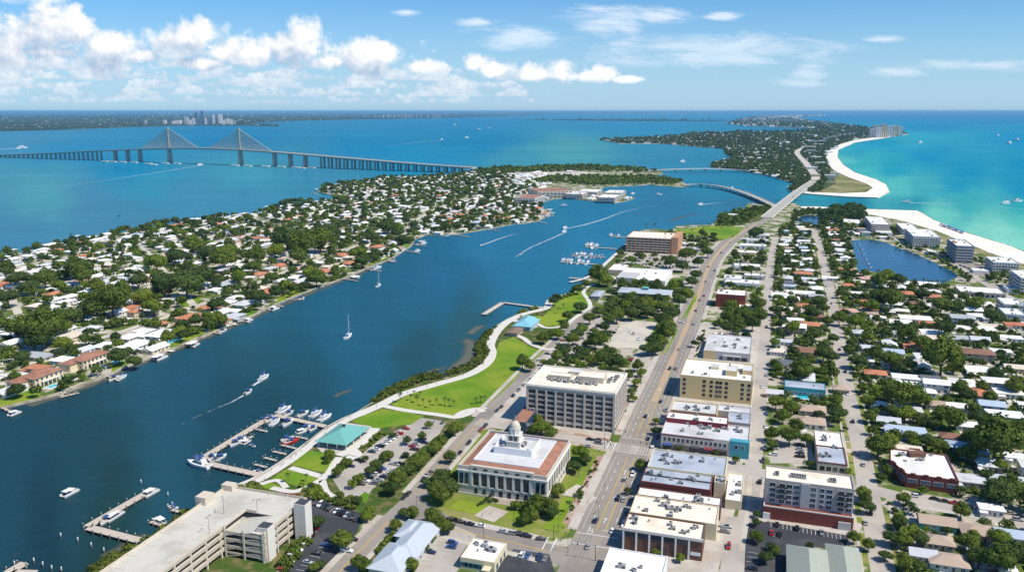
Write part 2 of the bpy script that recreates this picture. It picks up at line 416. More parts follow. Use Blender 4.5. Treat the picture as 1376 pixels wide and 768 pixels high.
# street grid: v runs away along the main road, u across it
GA = math.atan((1046 - 688) / F * CP)
D2, D1 = (cos(GA), -sin(GA)), (sin(GA), cos(GA))
def uv(p, a=None):
    a = GA if a is None else a
    return (p[0] * cos(a) - p[1] * sin(a), p[0] * sin(a) + p[1] * cos(a))
def xy(u, v, a=None):
    a = GA if a is None else a
    return (u * cos(a) + v * sin(a), -u * sin(a) + v * cos(a))
RECTS = []          # occupied ground: (u0, u1, v0, v1, angle)
LINES = []          # roads: (world line, half width)
PATCH = []          # lawns, lots, water: world polygons
def occupy(u0, u1, v0, v1, a=None): RECTS.append((u0, u1, v0, v1, GA if a is None else a))
def blocked(p, r=0., patches=True):
    for (u0, u1, v0, v1, a) in RECTS:
        u, v = uv(p, a)
        if u0 - r < u < u1 + r and v0 - r < v < v1 + r: return True
    for (l, hw) in LINES:
        for i in range(len(l) - 1):
            if abs(p[0]-l[i][0]) > 400 and abs(p[0]-l[i+1][0]) > 400: continue
            if seg_dist(p, l[i], l[i+1]) < hw + r: return True
    if patches:
        for q in PATCH:
            if inside(p, q): return True
    return False
def rect_px(c, z, a=None):
    """near-left, near-right, far-right, far-left pixel corners at height z -> u0, u1, v0, v1"""
    q = [uv(P(x, y, z), a) for x, y in c]
    u0 = (q[0][0] + q[3][0]) / 2; u1 = (q[1][0] + q[2][0]) / 2
    v0 = (q[0][1] + q[1][1]) / 2; v1 = (q[2][1] + q[3][1]) / 2
    return u0, u1, v0, v1
LANDMARKS = []      # (phrase, world position)
def landmark(phrase, p): LANDMARKS.append((phrase, (p[0], p[1])))
AUTO = []           # things labelled at the end from look and nearest landmark
def auto(o, look, pos, group=None, cat=None):
    AUTO.append((o, look, (pos[0], pos[1])))
    if cat: o['category'] = cat
    if group: o['group'] = group
    return o
# ================================================================== WATER
def srgb(r, g, b): return tuple(((c / 255) / 12.92 if c / 255 < .04045 else ((c / 255 + .055) / 1.055) ** 2.4) for c in (r, g, b))
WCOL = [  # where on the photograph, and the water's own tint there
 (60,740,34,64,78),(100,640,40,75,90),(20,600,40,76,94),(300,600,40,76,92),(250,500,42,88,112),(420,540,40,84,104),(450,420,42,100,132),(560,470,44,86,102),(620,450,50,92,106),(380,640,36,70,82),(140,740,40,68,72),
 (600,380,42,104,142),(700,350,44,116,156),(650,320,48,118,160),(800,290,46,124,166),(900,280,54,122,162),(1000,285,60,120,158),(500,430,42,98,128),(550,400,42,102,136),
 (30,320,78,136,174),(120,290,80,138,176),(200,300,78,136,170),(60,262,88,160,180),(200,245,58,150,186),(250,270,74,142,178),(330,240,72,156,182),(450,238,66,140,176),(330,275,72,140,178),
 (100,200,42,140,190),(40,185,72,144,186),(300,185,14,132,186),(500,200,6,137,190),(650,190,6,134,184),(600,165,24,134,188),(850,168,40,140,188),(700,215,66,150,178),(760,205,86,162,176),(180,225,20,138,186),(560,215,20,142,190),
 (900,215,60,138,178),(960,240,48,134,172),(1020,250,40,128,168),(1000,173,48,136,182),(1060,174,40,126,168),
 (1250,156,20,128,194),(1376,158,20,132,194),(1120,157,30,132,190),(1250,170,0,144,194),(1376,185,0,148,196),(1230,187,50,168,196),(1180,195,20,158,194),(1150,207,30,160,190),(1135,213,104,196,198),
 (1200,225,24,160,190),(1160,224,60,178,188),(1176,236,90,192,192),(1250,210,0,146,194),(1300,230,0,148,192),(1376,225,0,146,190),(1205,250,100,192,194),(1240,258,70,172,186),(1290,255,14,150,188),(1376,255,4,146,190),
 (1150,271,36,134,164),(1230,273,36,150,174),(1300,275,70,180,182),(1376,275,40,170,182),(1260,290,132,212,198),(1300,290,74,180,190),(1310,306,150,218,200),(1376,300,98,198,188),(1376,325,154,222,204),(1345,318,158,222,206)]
def water():
    rs = [30 * 1.045 ** k for k in range(200)]; rs = [r for r in rs if r < 110000] + [120000]
    an = [radians(x) for x in list(np.arange(-180, -48, 12)) + list(np.arange(-48, 48.01, .35)) + list(np.arange(60, 180, 12))]
    n = len(an); vs = []
    for r in rs: vs += [(r * sin(t), r * cos(t), 0.) for t in an]
    vs.append((0, 0, 0)); c = len(vs) - 1
    fs = []
    for k in range(len(rs) - 1):
        for i in range(n):
            j = (i + 1) % n; fs.append((k*n+i, (k+1)*n+i, (k+1)*n+j, k*n+j))
    fs += [(c, i, (i + 1) % n) for i in range(n)]
    me = bpy.data.meshes.new('water'); me.from_pydata(vs, [], [f[::-1] for f in fs])
    pp = np.array([proj(*v)[:2] if v[1] > 60 else (688, 760) for v in vs]); pp[:, 0] = np.clip(pp[:, 0], -30, 1406); pp[:, 1] = np.clip(pp[:, 1], 149.9, 770)
    from mathutils import noise as mn
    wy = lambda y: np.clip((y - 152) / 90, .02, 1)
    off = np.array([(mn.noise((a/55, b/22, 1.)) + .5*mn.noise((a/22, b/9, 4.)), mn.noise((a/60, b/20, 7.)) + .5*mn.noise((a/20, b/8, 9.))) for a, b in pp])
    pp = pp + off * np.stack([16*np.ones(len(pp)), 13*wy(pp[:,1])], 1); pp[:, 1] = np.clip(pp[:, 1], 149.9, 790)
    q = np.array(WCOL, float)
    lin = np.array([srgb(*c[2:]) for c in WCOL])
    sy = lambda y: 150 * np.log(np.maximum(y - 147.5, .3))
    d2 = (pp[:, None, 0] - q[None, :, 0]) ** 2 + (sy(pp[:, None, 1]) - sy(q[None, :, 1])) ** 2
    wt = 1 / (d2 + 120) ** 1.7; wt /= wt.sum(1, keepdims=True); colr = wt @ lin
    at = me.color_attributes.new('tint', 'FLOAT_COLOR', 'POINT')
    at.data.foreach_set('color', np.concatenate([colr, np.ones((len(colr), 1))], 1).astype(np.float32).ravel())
    m = bpy.data.materials.new('sea_water'); m.use_nodes = True; N = NT(m.node_tree); N.n.remove(N.n['Principled BSDF'])
    pos = N.node('ShaderNodeNewGeometry').outputs['Position']
    att = N.node('ShaderNodeAttribute', attribute_name='tint').outputs['Color']
    rot = N.node('ShaderNodeMapping', {0: pos, 'Rotation': (0, 0, .5), 'Scale': (.33, 1, 1)}).outputs[0]
    big = N.noise(rot, .0035, 5, .62); mid = N.noise(rot, .03, 4, .65); far = N.noise(N.scale(pos, (.12, 1., 1.)), .0011, 5, .65, .6)
    v = N.m('ADD', .42, N.m('ADD', N.m('MULTIPLY', big, .28), N.m('ADD', N.m('MULTIPLY', mid, .22), N.m('MULTIPLY', far, .30))))
    cc = N.mix(1., att, N.node('ShaderNodeCombineXYZ', {0: N.m('MULTIPLY', v, .70), 1: N.m('MULTIPLY', v, .865), 2: N.m('MULTIPLY', v, .785)}).outputs[0], 'MULTIPLY')
    h = N.m('ADD', N.m('MULTIPLY', N.noise(rot, .16, 4, .6), 1.2), N.m('MULTIPLY', N.noise(N.scale(pos, (1, .5, 1)), .55, 3, .6), .35))
    wv = N.node('ShaderNodeTexWave', {'Vector': N.node('ShaderNodeMapping', {0: pos, 'Rotation': (0, 0, 1.0)}).outputs[0], 'Scale': .022, 'Distortion': 9., 'Detail': 3., 'Detail Scale': 1.2, 'Detail Roughness': .6})
    h = N.m('ADD', h, N.m('MULTIPLY', wv.outputs['Fac'], .5))
    bn = N.node('ShaderNodeBump', {'Strength': .5, 'Distance': 1.3, 'Height': h}).outputs[0]
    bd = N.node('ShaderNodeBump', {'Strength': .5, 'Distance': 1.3, 'Height': h}).outputs[0]
    di = N.node('ShaderNodeBsdfDiffuse', {'Color': cc, 'Normal': bd}); gl = N.node('ShaderNodeBsdfGlossy', {'Roughness': .14, 'Normal': bn})
    fr = N.m('MINIMUM', N.m('MULTIPLY', N.node('ShaderNodeFresnel', {'IOR': 1.33, 'Normal': bn}).outputs[0], .34), .055)
    N.l.new(N.node('ShaderNodeMixShader', {0: fr, 1: di.outputs[0], 2: gl.outputs[0]}).outputs[0], N.n['Material Output'].inputs[0])
    me.materials.append(m)
    return setting(link('water', me), label='bay and gulf water, navy in the channel and turquoise along the beach')
water()
# ================================================================== LAND
PENIN = [(-260,640),(0,547),(56,534),(87,525),(143,504),(167,492),(216,474),(280,448),(344,421),(370,408),(412,391),(434,383),(462,373),(490,361),(524,348),(552,330),(556,322),(573,315),(594,316),(628,312),(667,305),(688,301),(701,300),(722,297),(741,288),(738,283),(727,277),(728,271),(744,267),(758,266),(797,270),(826,272.5),(842,269.5),(853,266),(838,262),(815,259),(805,255),(812,251),(844,249.5),(870,248),(896,250),(922,252),(924,248),(917,244.5),(894,239),(872,237),(874,235),(891,234),(890,230),(872,228),(855,225),(792,222),(735,222),(688,225),(659,227.5),(623,232),(620,234.5),(591,237),(505,239),(487,245),(440,249),(427,257),(435,260),(459,264.5),(450,268),(422,272),(391,273.5),(360,281),(344,288),(299,290),(250,298),(211,304),(173,311),(130,317),(78,330),(34,339),(0,343),(-260,378)]
MAIN = [(-160,1150),(40,860),(120,768),(138,754),(161,745),(187,729),(208,718),(229,706),(247,690),(273,677),(307,652),(330,650),(352,637),(396,608),(430,580),(448,569),(474,556),(498,541),(500,535),(524,522),(568,505),(598,504),(633,489),(643,479),(640,463),(656,446),(668,436),(688,424),(704,417),(732,412.5),(739,402),(769,392),(784,381),(792,371),(813,352),(830,337),(838,330),(846,320),(862,309),(881,307),(902,310),(909,303),(956,302),(967,291),(998,281.5),(1006,272.5),(1032,275.5),(1050,275),(1068,273),(1076,277),(1097,277),(1162,280.5),(1232,282.5),(1240,286),(1253,294),(1292,310),(1355,329),(1376,337),(1520,380),(1900,520),(2500,860),(2700,1150)]
ISLE = [(804,188),(834,193),(886,193),(922,196),(972,200),(974,207),(987,212.5),(954,222),(959,226),(990,229),(1032,236),(1066,246),(1061,256),(1071,258.5),(1089,260.5),(1136,264),(1180,265.5),(1196,257.5),(1191,247.5),(1178,241),(1149,231.5),(1134,221.5),(1126,211),(1127,201),(1149,191.5),(1188,185.5),(1223,179.8),(1218,178.2),(1190,176),(1170,173),(1136,169),(1105,165),(1079,161.3),(1071,157.4),(1115,155.3),(1060,154.6),(1010,157),(985,163),(978,166.8),(1000,169.2),(1032,170.2),(1064,171.5),(1096,172.3),(1096,175),(1060,177.3),(1032,177.9),(993,178),(930,180.2),(915,183.2),(870,186)]
BAYL = [(-300,176.5),(0,176),(78,174.3),(182,170.3),(260,168.2),(330,168.6),(374,169.5),(374,166.5),(330,165.5),(378,162.8),(448,161),(604,158.2),(688,155.2),(760,153),(900,152),(1060,151.6),(1060,150.3),(-300,150.3)]
ISLET = [(680,160.6),(780,161.8),(870,162.6),(960,162.4),(1000,162.6),(960,161.4),(860,160.2),(780,160.4)]
def land(name, px, z, mats, zb=-3., label=None):
    pts = [P(x, y, z) for x, y in px]
    b = MB(); b.prism(pts, zb, z, 1, 0, bottom=False)
    return setting(b.build(name, mats), label=label)
land('peninsula_ground', PENIN, LZ, ['yard', 'seawall'], label='residential peninsula of yards and driveways behind a seawall')
land('ground', MAIN, LZ, ['yard', 'seawall'], label='town ground of yards and pavements')
land('barrier_island_ground', ISLE, 1.6, ['yard_far', 'sand'], label='long wooded barrier island edged by a white beach')
land('far_shore', BAYL, 3., ['far_land', 'far_land'], -20, label='low wooded far shore along the horizon')
land('low_islet', ISLET, 2.5, ['far_land', 'far_land'], -20, label='thin low green islet far out in the bay')
# beaches, dunes
sheet('beach', [(1076,277.5),(1097,277.3),(1162,280.7),(1232,282.8),(1240,286.5),(1253,294.5),(1292,310.5),(1355,329.5),(1376,338),(1500,376),(1480,392),(1376,354),(1330,339),(1290,323),(1262,311),(1215,297),(1165,287),(1120,284),(1078,282)], LZ + .06, 'sand', label='white sand beach running beside the gulf')
sheet('beach_dunes', [(1195,296),(1225,300),(1262,312),(1290,324),(1330,340),(1376,356),(1376,362),(1330,345.5),(1285,329),(1250,316),(1215,304)], LZ + .12, 'dune', label='dune grass strip behind the beach')
sheet('island_beach', [(1062,256),(1071,258.3),(1089,260.3),(1136,263.8),(1180,265.3),(1195.5,257.3),(1190.5,247.6),(1177.5,241.1),(1148.5,231.6),(1133.5,221.6),(1125.5,211.1),(1126.5,201.2),(1148.7,191.6),(1187.8,185.7),(1221,180),(1190,182.6),(1150,187.6),(1128,194),(1116,201),(1110,211),(1113,221),(1121,229),(1140,238),(1165,247),(1173,252),(1164,258),(1130,259.5),(1100,258),(1085,254)], 2.2, 'sand', label='curving white beach of the barrier island')
sheet('far_beach', [(1071,157.5),(1079,161.3),(1105,165),(1136,169),(1133,169.3),(1100,166),(1074,162),(1066,158.5)], 6., 'sand', label='thin far white beach')
sheet('island_dunes', [(1100,257.5),(1130,259.3),(1160,257.8),(1172,252.2),(1164,247.5),(1140,238.5),(1121,229.5),(1112,224),(1117,236),(1124,246),(1112,252)], 2.4, 'dune', label='olive dune grass at the tip of the island')
# lakes behind the beach
LAKE_A = [(1144,323),(1162,321.5),(1188,325),(1204,332),(1227,339.5),(1260,355),(1287,369.5),(1279,375),(1264,381.5),(1240,378),(1214,375),(1190,368),(1167,364),(1154,364),(1150,350),(1146,335)]
def round_px(q, n=4):
    p = smooth_line(list(q) + [q[0]], n); return p[:-1]
LAKE_A = round_px(LAKE_A)
LAKE_B = [(1068,296),(1076,291),(1084,289),(1107,291),(1107,300),(1089,302)]
for q, n in ((LAKE_A, 'lagoon'), (LAKE_B, 'small_lagoon')):
    o = sheet(n, q, LZ + .05, 'pile', label='dark blue lagoon between houses and beach' if n == 'lagoon' else 'small blue lagoon beside the bridge')
    PATCH.append([P(x, y) for x, y in q])
def lakemat():
    m = bpy.data.materials.new('lagoon_water'); m.use_nodes = True; N = NT(m.node_tree); b = N.n['Principled BSDF']
    pos = N.node('ShaderNodeNewGeometry').outputs['Position']
    c = N.mix(N.noise(pos, .02, 4, .6), rgb(srgb(16, 62, 92)), rgb(srgb(28, 82, 116))); N.l.new(c, b.inputs['Base Color'])
    b.inputs['Roughness'].default_value = .12; b.inputs['IOR'].default_value = 1.33
    bn = N.node('ShaderNodeBump', {'Strength': .35, 'Distance': .6, 'Height': N.noise(pos, .25, 3, .6)}); N.l.new(bn.outputs[0], b.inputs['Normal'])
    return m
lm = lakemat()
for o in COL.objects:
    if o.name.endswith('lagoon'): o.data.materials[0] = lm
# ------------------------------------------------------------------ shallow flats showing through the water, boat wakes
def foammat(name, col, lo, hi, sc, amax=1.):
    m = bpy.data.materials.new(name); m.use_nodes = True; N = NT(m.node_tree); b = N.n['Principled BSDF']
    pos = N.node('ShaderNodeNewGeometry').outputs['Position']; at = N.node('ShaderNodeAttribute', attribute_name='edge').outputs['Fac']
    a = N.ramp(N.m('ADD', at, N.m('MULTIPLY', N.m('SUBTRACT', N.noise(pos, sc, 5, .65), .5), 1.3)), lo, hi)
    N.l.new(N.m('MULTIPLY', a, amax), b.inputs['Alpha']); b.inputs['Base Color'].default_value = rgb(col); b.inputs['Roughness'].default_value = .5
    return m
M['foam'] = foammat('wake_foam', (.80, .85, .86), .25, 1.1, .22, .9)
M['flat'] = foammat('shallow_sand_flat', (.135, .135, .085), .05, .9, .06, .85)
def wake(line_px, w0, w1, s0=1., s1=.3, m='foam', name='wake', z=.12, n=5):
    """feathered ribbon of foam; strength falls from S0 to S1"""
    line = smooth_line([P(x, y, 0) for x, y in line_px], n); k = len(line); vs = []; fs = []; ed = []
    for j, q in enumerate((-1, -.5, 0, .5, 1)):
        for i in range(k):
            t = i / (k - 1); ww = w0 + (w1 - w0) * t
            o = offset(line, q * ww)[i]; vs.append((o[0], o[1], z)); ed.append((1 - abs(q)) * (s0 + (s1 - s0) * t) * min(1, (1 - t) * 6 + .02))
    for j in range(4):
        for i in range(k - 1): fs.append((j*k+i, j*k+i+1, (j+1)*k+i+1, (j+1)*k+i))
    me = bpy.data.meshes.new(name); me.from_pydata(vs, [], fs); me.materials.append(M[m])
    me.attributes.new('edge', 'FLOAT', 'POINT').data.foreach_set('value', ed)
    return setting(link(name, me), 'stuff', 'white wake trailing behind a moving boat' if m == 'foam' else 'pale shoal showing through shallow water')
wake([(352,511),(346,514),(339,519)], 1.2, 3.2, 1.5, .8)
wake([(329,530),(322,534),(309,541),(296,546),(270,557),(240,568)], 1.2, 2.6, 1.1, .15)
wake([(262,560),(240,572),(215,582)], 2, 3, .5, .1)
wake([(646,330),(662,324),(676,319),(700,312)], 1.4, 5, 1.3, .5)
wake([(724,328),(712,333),(699,341),(690,347)], 2, 5, 1., .5)
wake([(757,313),(744,319),(728,326),(716,331)], 1.6, 6, 1.2, .3)
wake([(761,307),(785,302),(812,294),(840,284),(880,276),(930,271)], 1.6, 14, 1.15, .12)
wake([(941,275.5),(955,273.5),(980,271.5)], 2, 6, 1.5, .4)
wake([(984,254),(1002,257),(1030,262)], 2, 9, .9, .2)
wake([(1217,272.2),(1240,273),(1275,273.6),(1300,273)], 3, 8, 1.5, .3)
wake([(1217,272),(1190,271.5),(1165,271)], 2, 6, .7, .2)
wake([(268,222.5),(240,227),(190,235),(120,245),(60,253),(0,258)], 3, 10, 1.2, .2)
wake([(269,222.5),(290,220.5),(316,218.5)], 2, 7, .8, .1)
wake([(1238,247),(1270,253),(1310,259),(1376,265)], 6, 12, .55, .3)
wake([(1376,281),(1352,279),(1330,277.5)], 6, 10, .7, .3)
wake([(594,188.5),(570,190),(545,193),(500,200)], 8, 22, 1., .3)
wake([(627,185.5),(650,185),(668,184.5)], 8, 16, .8, .2)
wake([(0,200.5),(15,199.8),(30,199.5)], 14, 18, 2., 1.5)
wake([(1240,183),(1260,184),(1290,184.5)], 40, 60, .35, .1)
wake([(0,288),(60,278),(120,266),(190,254),(260,250)], 20, 40, .36, .1, 'foam', n=4)
wake([(598,503),(612,494),(630,478),(632,462),(622,452)], 6, 9, 1.6, .8, 'flat', 'shoal', .06)
wake([(560,506),(585,497),(604,492)], 5, 5, 1.2, .5, 'flat', 'shoal', .05)
wake([(450,532),(462,527),(474,523)], 4, 4, .9, .5, 'flat', 'shoal', .05)
wake([(632,448),(640,441),(652,436)], 5, 6, 1.3, .7, 'flat', 'shoal', .05)
wake([(140,748),(170,732),(200,714)], 5, 5, 1., .6, 'flat', 'shoal', .05)
wake([(40,545),(120,518),(200,484),(300,444),(400,401),(480,369),(540,343)], 6, 6, .8, .7, 'flat', 'shoal', .05)
wake([(900,297),(930,288),(958,285)], 12, 14, .5, .3, 'flat', 'shoal', .05)
# ================================================================== ROADS
def pxl(pts, z=LZ, n=6): return smooth_line([P(x, y, z) for x, y in pts], n)
R1P = [(768,806),(784,768),(835,646),(850,610),(874.5,550),(897,498),(926,430),(945,378),(957,350),(977,327),(998,311.5),(1020,298.5),(1033,290)]
R1 = pxl(R1P)
HW = 10.2
KZ = [0.]; KR = [0.]; KS = [0.]
Z0 = LZ + .03
b = MB(); strip(b, R1, -HW, HW, Z0 + .02); setting(b.build('main_road', 'asphalt'), label='broad grey main road with turn lane running to the bridge')
LINES.append((R1, HW + 4))
def kerb_walk(line, d0, d1, name, m='walk', z=.14):
    b = MB(); slab_strip(b, line, d0, d1, LZ, LZ + z); return setting(b.build(name, m))
def road(name, px, hw, m='street', z=Z0, walk=0., label=None, n=5, block=True, lz=LZ):
    KR[0] += .006; line = pxl(px, lz, n); b = MB(); strip(b, line, -hw, hw, z + KR[0]); setting(b.build(name, m), label=label)
    if walk: kerb_walk(line, -hw - walk, -hw, 'sidewalk'); kerb_walk(line, hw, hw + walk, 'sidewalk')
    if block: LINES.append((line, hw + (walk or .5)))
    return line
S1 = road('shore_road', [(430,800),(456,768),(520,702),(553,670),(597,620),(640,571),(684,524),(733,474),(770,440),(797,411)], 4.6, 'asphalt', Z0, 0, 'two lane road climbing from the waterfront past the courthouse')
X1 = road('cross_street', [(553,676),(604,708),(650,720),(690,729),(740,742),(772,752),(800,760)], 6.4, 'asphalt', Z0 + .01, 0, 'cross street passing in front of the courthouse')
X2 = road('cross_street', [(640,566),(690,574),(745,584),(815,597),(856,604),(900,612),(960,622),(1005,631),(1030,636)], 5.0, 'street', Z0 + .01, 0, 'cross street between courthouse and office block')
A1 = road('back_alley', [(984,790),(991,765),(1005,690),(1012,630),(1018,570),(1026,480),(1031,410),(1036,350),(1042,318)], 4.2, 'street', Z0 - .01, 0, 'pale service alley behind the shops')
S2 = road('residential_street', [(1192,800),(1187,768),(1178,720),(1167,660),(1155,595),(1143,545),(1132,490),(1124,440),(1115,390),(1106,352),(1099,325),(1092,308)], 4.8, 'street', Z0, 0, 'pale residential street with trees and cars')
X3 = road('cross_street', [(1150,652),(1178,659),(1225,671),(1300,684),(1376,701),(1460,720)], 5.6, 'street', Z0 + .01, 0, 'cross street by the brick corner building')
road('side_street', [(1128,460),(1190,474),(1260,500),(1376,538),(1450,560)], 3.2, 'street', Z0 - .01, 0, 'narrow side street between houses', block=False)
road('side_street', [(1112,380),(1180,396),(1260,418),(1376,450)], 3.4, 'street', Z0 - .01, 0, 'narrow side street past the lagoon houses')
road('side_street', [(1036,452),(1080,456),(1124,462)], 3., 'street', Z0 - .01, 0, 'short lane between two residential streets')
road('side_street', [(1031,545),(1080,543),(1140,556)], 3., 'street', Z0 - .01, 0, 'short lane between alley and residential street', block=False)
road('beach_road', [(1196,318),(1235,335),(1280,354),(1330,384),(1390,418)], 4.2, 'street', Z0 + .02, 0, 'road running between the lagoon and the beach condominiums')
road('residential_lane', [(1250,800),(1235,740),(1222,676)], 2.6, 'walk', Z0 - .012, 0, 'lane between bungalows', block=False)
# peninsula streets
PST = []
for q in ([(-40,470),(60,470),(105,463),(180,440),(262,412),(345,380),(430,347),(480,330)], [(-40,428),(60,425),(160,398),(260,366),(360,337),(450,312),(540,295)], [(-40,392),(60,385),(160,358),(260,333),(360,308),(460,285),(560,270),(640,262)],
          [(0,362),(100,346),(200,325),(300,306),(400,289),(480,272),(560,258)], [(60,470),(30,430),(10,390)], [(262,412),(230,375),(190,330)], [(430,347),(395,318),(340,292)], [(540,318),(560,295),(600,275),(660,258),(720,246),(780,238),(850,233)]):
    PST.append(road('residential_lane', q, 3.6, 'concrete', Z0, 0, 'pale lane winding between peninsula houses', 4))
road('causeway_road', [(640,231),(680,233.5),(730,235.5),(800,233),(868,230)], 7, 'concrete', Z0 + .1, 0, 'pale road crossing the peninsula between two bridges', 4)
# ------------------------------------------------------------------ road paint
def paint(name, m, label): o = MB(); o.nm = (name, m, label); return o
yel, whi = MB(), MB()
ZP = Z0 + .085
i0 = 0
def part_line(line, y0, y1):
    """the stretch of a world line whose photo rows lie between Y1 (far) and Y0 (near)"""
    return [p for p in cut_line(line, 2.) if y1 < proj(p[0], p[1])[1] < y0]
r1 = [(p[0], p[1]) for p in cut_line(R1, 2.)]
def r1part(y0, y1): return [p for p in r1 if y1 < proj(p[0], p[1])[1] < y0]
for (y0, y1) in ((716,612),(590,520),(514,475),(452,436),(428,300)):
    q = r1part(y0, y1)
    if len(q) > 1:
        for d in (-1.9, 1.9): strip(yel, q, d - .16, d + .16, ZP)
q = r1part(540, 300); tl = MB(); strip(tl, q, -1.7, 1.7, ZP - .012); setting(tl.build('turn_lane', 'tanlane'), label='tan surfaced turn lane down the middle of the main road')
for d in (-5.2, 5.2):
    for (y0, y1) in ((716,612),(590,300)):
        q = r1part(y0, y1)
        for i in range(0, len(q) - 2, 5): strip(whi, q[i:i+3], d - .12, d + .12, ZP)
wr = MB()
for (y0, y1) in ((770,300),):
    q = r1part(y0, y1)
    for d in (-6.6, -3.6, 3.6, 6.6):
        for e in (-.75, .75): strip(wr, q, d+e-.34, d+e+.34, Z0 + .045)
setting(wr.build('tyre_tracks', 'trackworn'), label='darker tyre tracks worn into the lanes of the main road')
for d in (-8.0, 8.0):
    for (y0, y1) in ((716,612),(590,330)):
        q = r1part(y0, y1)
        if len(q) > 1: strip(whi, q, d - .07, d + .07, ZP)
def along(line, y): return min(cut_line(line, 1.), key=lambda p: abs(proj(p[0], p[1])[1] - y))
def bar(bm, c, h, l, wd, z=ZP):
    """a painted bar of length L centred on C along heading H"""
    dx, dy = cos(h) * l / 2, sin(h) * l / 2; nx, ny = -sin(h) * wd / 2, cos(h) * wd / 2
    bm.face([(c[0]-dx-nx, c[1]-dy-ny, z), (c[0]+dx-nx, c[1]+dy-ny, z), (c[0]+dx+nx, c[1]+dy+ny, z), (c[0]-dx+nx, c[1]-dy+ny, z)])
HV = pi / 2 - GA
for y in (719, 733, 609, 590, 786):
    p = along(R1, y); bar(whi, p, HV - pi / 2, 2 * HW - 1.5, .45)
for y in (712, 583):
    p = along(R1, y); c = (p[0] + D2[0] * 5, p[1] + D2[1] * 5); bar(whi, c, HV - pi / 2, 8.5, .5)
for x, y in ((744,731),(733,729),(826,599),(818,597),(879,610),(888,611)):
    c = P(x, y); bar(whi, c, HV, 11., .45, ZP + .006)
# turn arrows in the centre lane and lane arrows
def arrow(c, h, s=1.):
    bar(whi, c, h, 2.6 * s, .35); e = (c[0] + cos(h) * 1.7 * s, c[1] + sin(h) * 1.7 * s); n = (-sin(h), cos(h))
    whi.face([(e[0]-n[0]*.8, e[1]-n[1]*.8, ZP), (e[0]+cos(h)*1.3*s, e[1]+sin(h)*1.3*s, ZP), (e[0]+n[0]*.8, e[1]+n[1]*.8, ZP)])
for y in (700, 671, 636, 560, 524): arrow(along(R1, y), HV, 1.2)
def ring(c, r, wd=.3):
    for k in range(20):
        a, d = 2*pi*k/20, 2*pi*(k+1)/20
        whi.face([(c[0]+cos(t)*q, c[1]+sin(t)*q, ZP) for t, q in ((a, r-wd), (a, r), (d, r), (d, r-wd))])
for y in (716,):
    p = along(R1, y); ring((p[0] - D2[0] * 4.2, p[1] - D2[1] * 4.2), 1.3); ring((p[0] - D2[0] * 4.2 + D1[0]*2.2, p[1] - D2[1]*4.2 + D1[1]*2.2), 1.)
for ln, y0, y1 in ((S1, 800, 700), (S1, 660, 560)):
    q = part_line(ln, y0, y1)
    if len(q) > 1: strip(yel, q, -.28, -.1, ZP); strip(yel, q, .1, .28, ZP)
q = [p for p in cut_line(X1, 2.) if 600 < proj(p[0], p[1])[0] < 738]; strip(yel, q, -.2, .2, ZP + .006)
q = part_line(S2, 690, 330)
for i in range(0, len(q) - 3, 8): strip(whi, q[i:i+3], -.06, .06, ZP)
setting(yel.build('yellow_road_lines', 'yellow_line'), label='yellow centre lines on the roads'); setting(whi.build('white_road_lines', 'white_line'), label='white lane lines, crossings and turn arrows')
# ------------------------------------------------------------------ pavements beside the main road
def walk_between(line, d0, d1, y0, y1, m, name='sidewalk', z=.13):
    q = [(p[0], p[1]) for p in cut_line(line, 4.) if y1 < proj(p[0], p[1])[1] < y0]
    if len(q) > 1:
        b = MB(); slab_strip(b, q, d0, d1, LZ, LZ + z); setting(b.build(name, m), label='raised pavement with kerb beside the road')
for (y0, y1) in ((718,612),(588,478),(440,325)):
    walk_between(R1, -HW - 4.2, -HW, y0, y1, 'walk')
for (y0, y1) in ((800,742),(722,620),(598,440),(428,325)):
    walk_between(R1, HW, HW + 3.4, y0, y1, 'walk')
walk_between(R1, -HW - 7.5, -HW - 4.2, 716, 614, 'brickwalk', 'brick_pavement', .12)
walk_between(R1, -HW - 7.5, -HW - 4.2, 586, 500, 'brickwalk', 'brick_pavement', .12)
for (y0, y1) in ((800,690),(664,580),(563,430)):
    walk_between(S1, -7.6, -4.6, y0, y1, 'walk'); walk_between(S1, 4.6, 7.2, y0, y1, 'walk')
def walk_x(line, d0, d1, x0, x1, m='walk'):
    q = [(p[0], p[1]) for p in cut_line(line, 4.) if x0 < proj(p[0], p[1])[0] < x1]
    if len(q) > 1: b = MB(); slab_strip(b, q, d0, d1, LZ, LZ + .13); setting(b.build('sidewalk', m), label='raised pavement with kerb beside the road')
walk_x(X1, -10.5, -6.4, 596, 728); walk_x(X1, 6.4, 9.5, 575, 745); walk_x(X2, -8.4, -5, 670, 815, 'brickwalk'); walk_x(X2, 5, 8.4, 690, 812, 'brickwalk'); walk_x(X2, -8, -5, 888, 1002); walk_x(X2, 5, 8, 880, 1000)
walk_x(X3, -9, -5.6, 1200, 1390); walk_x(X3, 5.6, 8, 1200, 1390)
for (y0, y1) in ((800,672),(640,470),(452,330)):
    for s in (-1, 1): walk_between(S2, min(s*8.6, s*7.2), max(s*8.6, s*7.2), y0, y1, 'walk')
    q = [(p[0], p[1]) for p in cut_line(S2, 3.) if y1 < proj(p[0], p[1])[1] < y0]
    for s in (-1, 1):
        g = MB(); k = 0
        while k < len(q) - 3:
            n = rnd.choice((3, 4, 5)); strip(g, q[k:k+n], min(s*4.8, s*7.2), max(s*4.8, s*7.2), LZ + .05); k += n + rnd.choice((0, 1, 2))
        setting(g.build('verge_lawn', 'lawn_dry'), label='grass verge along the residential street')
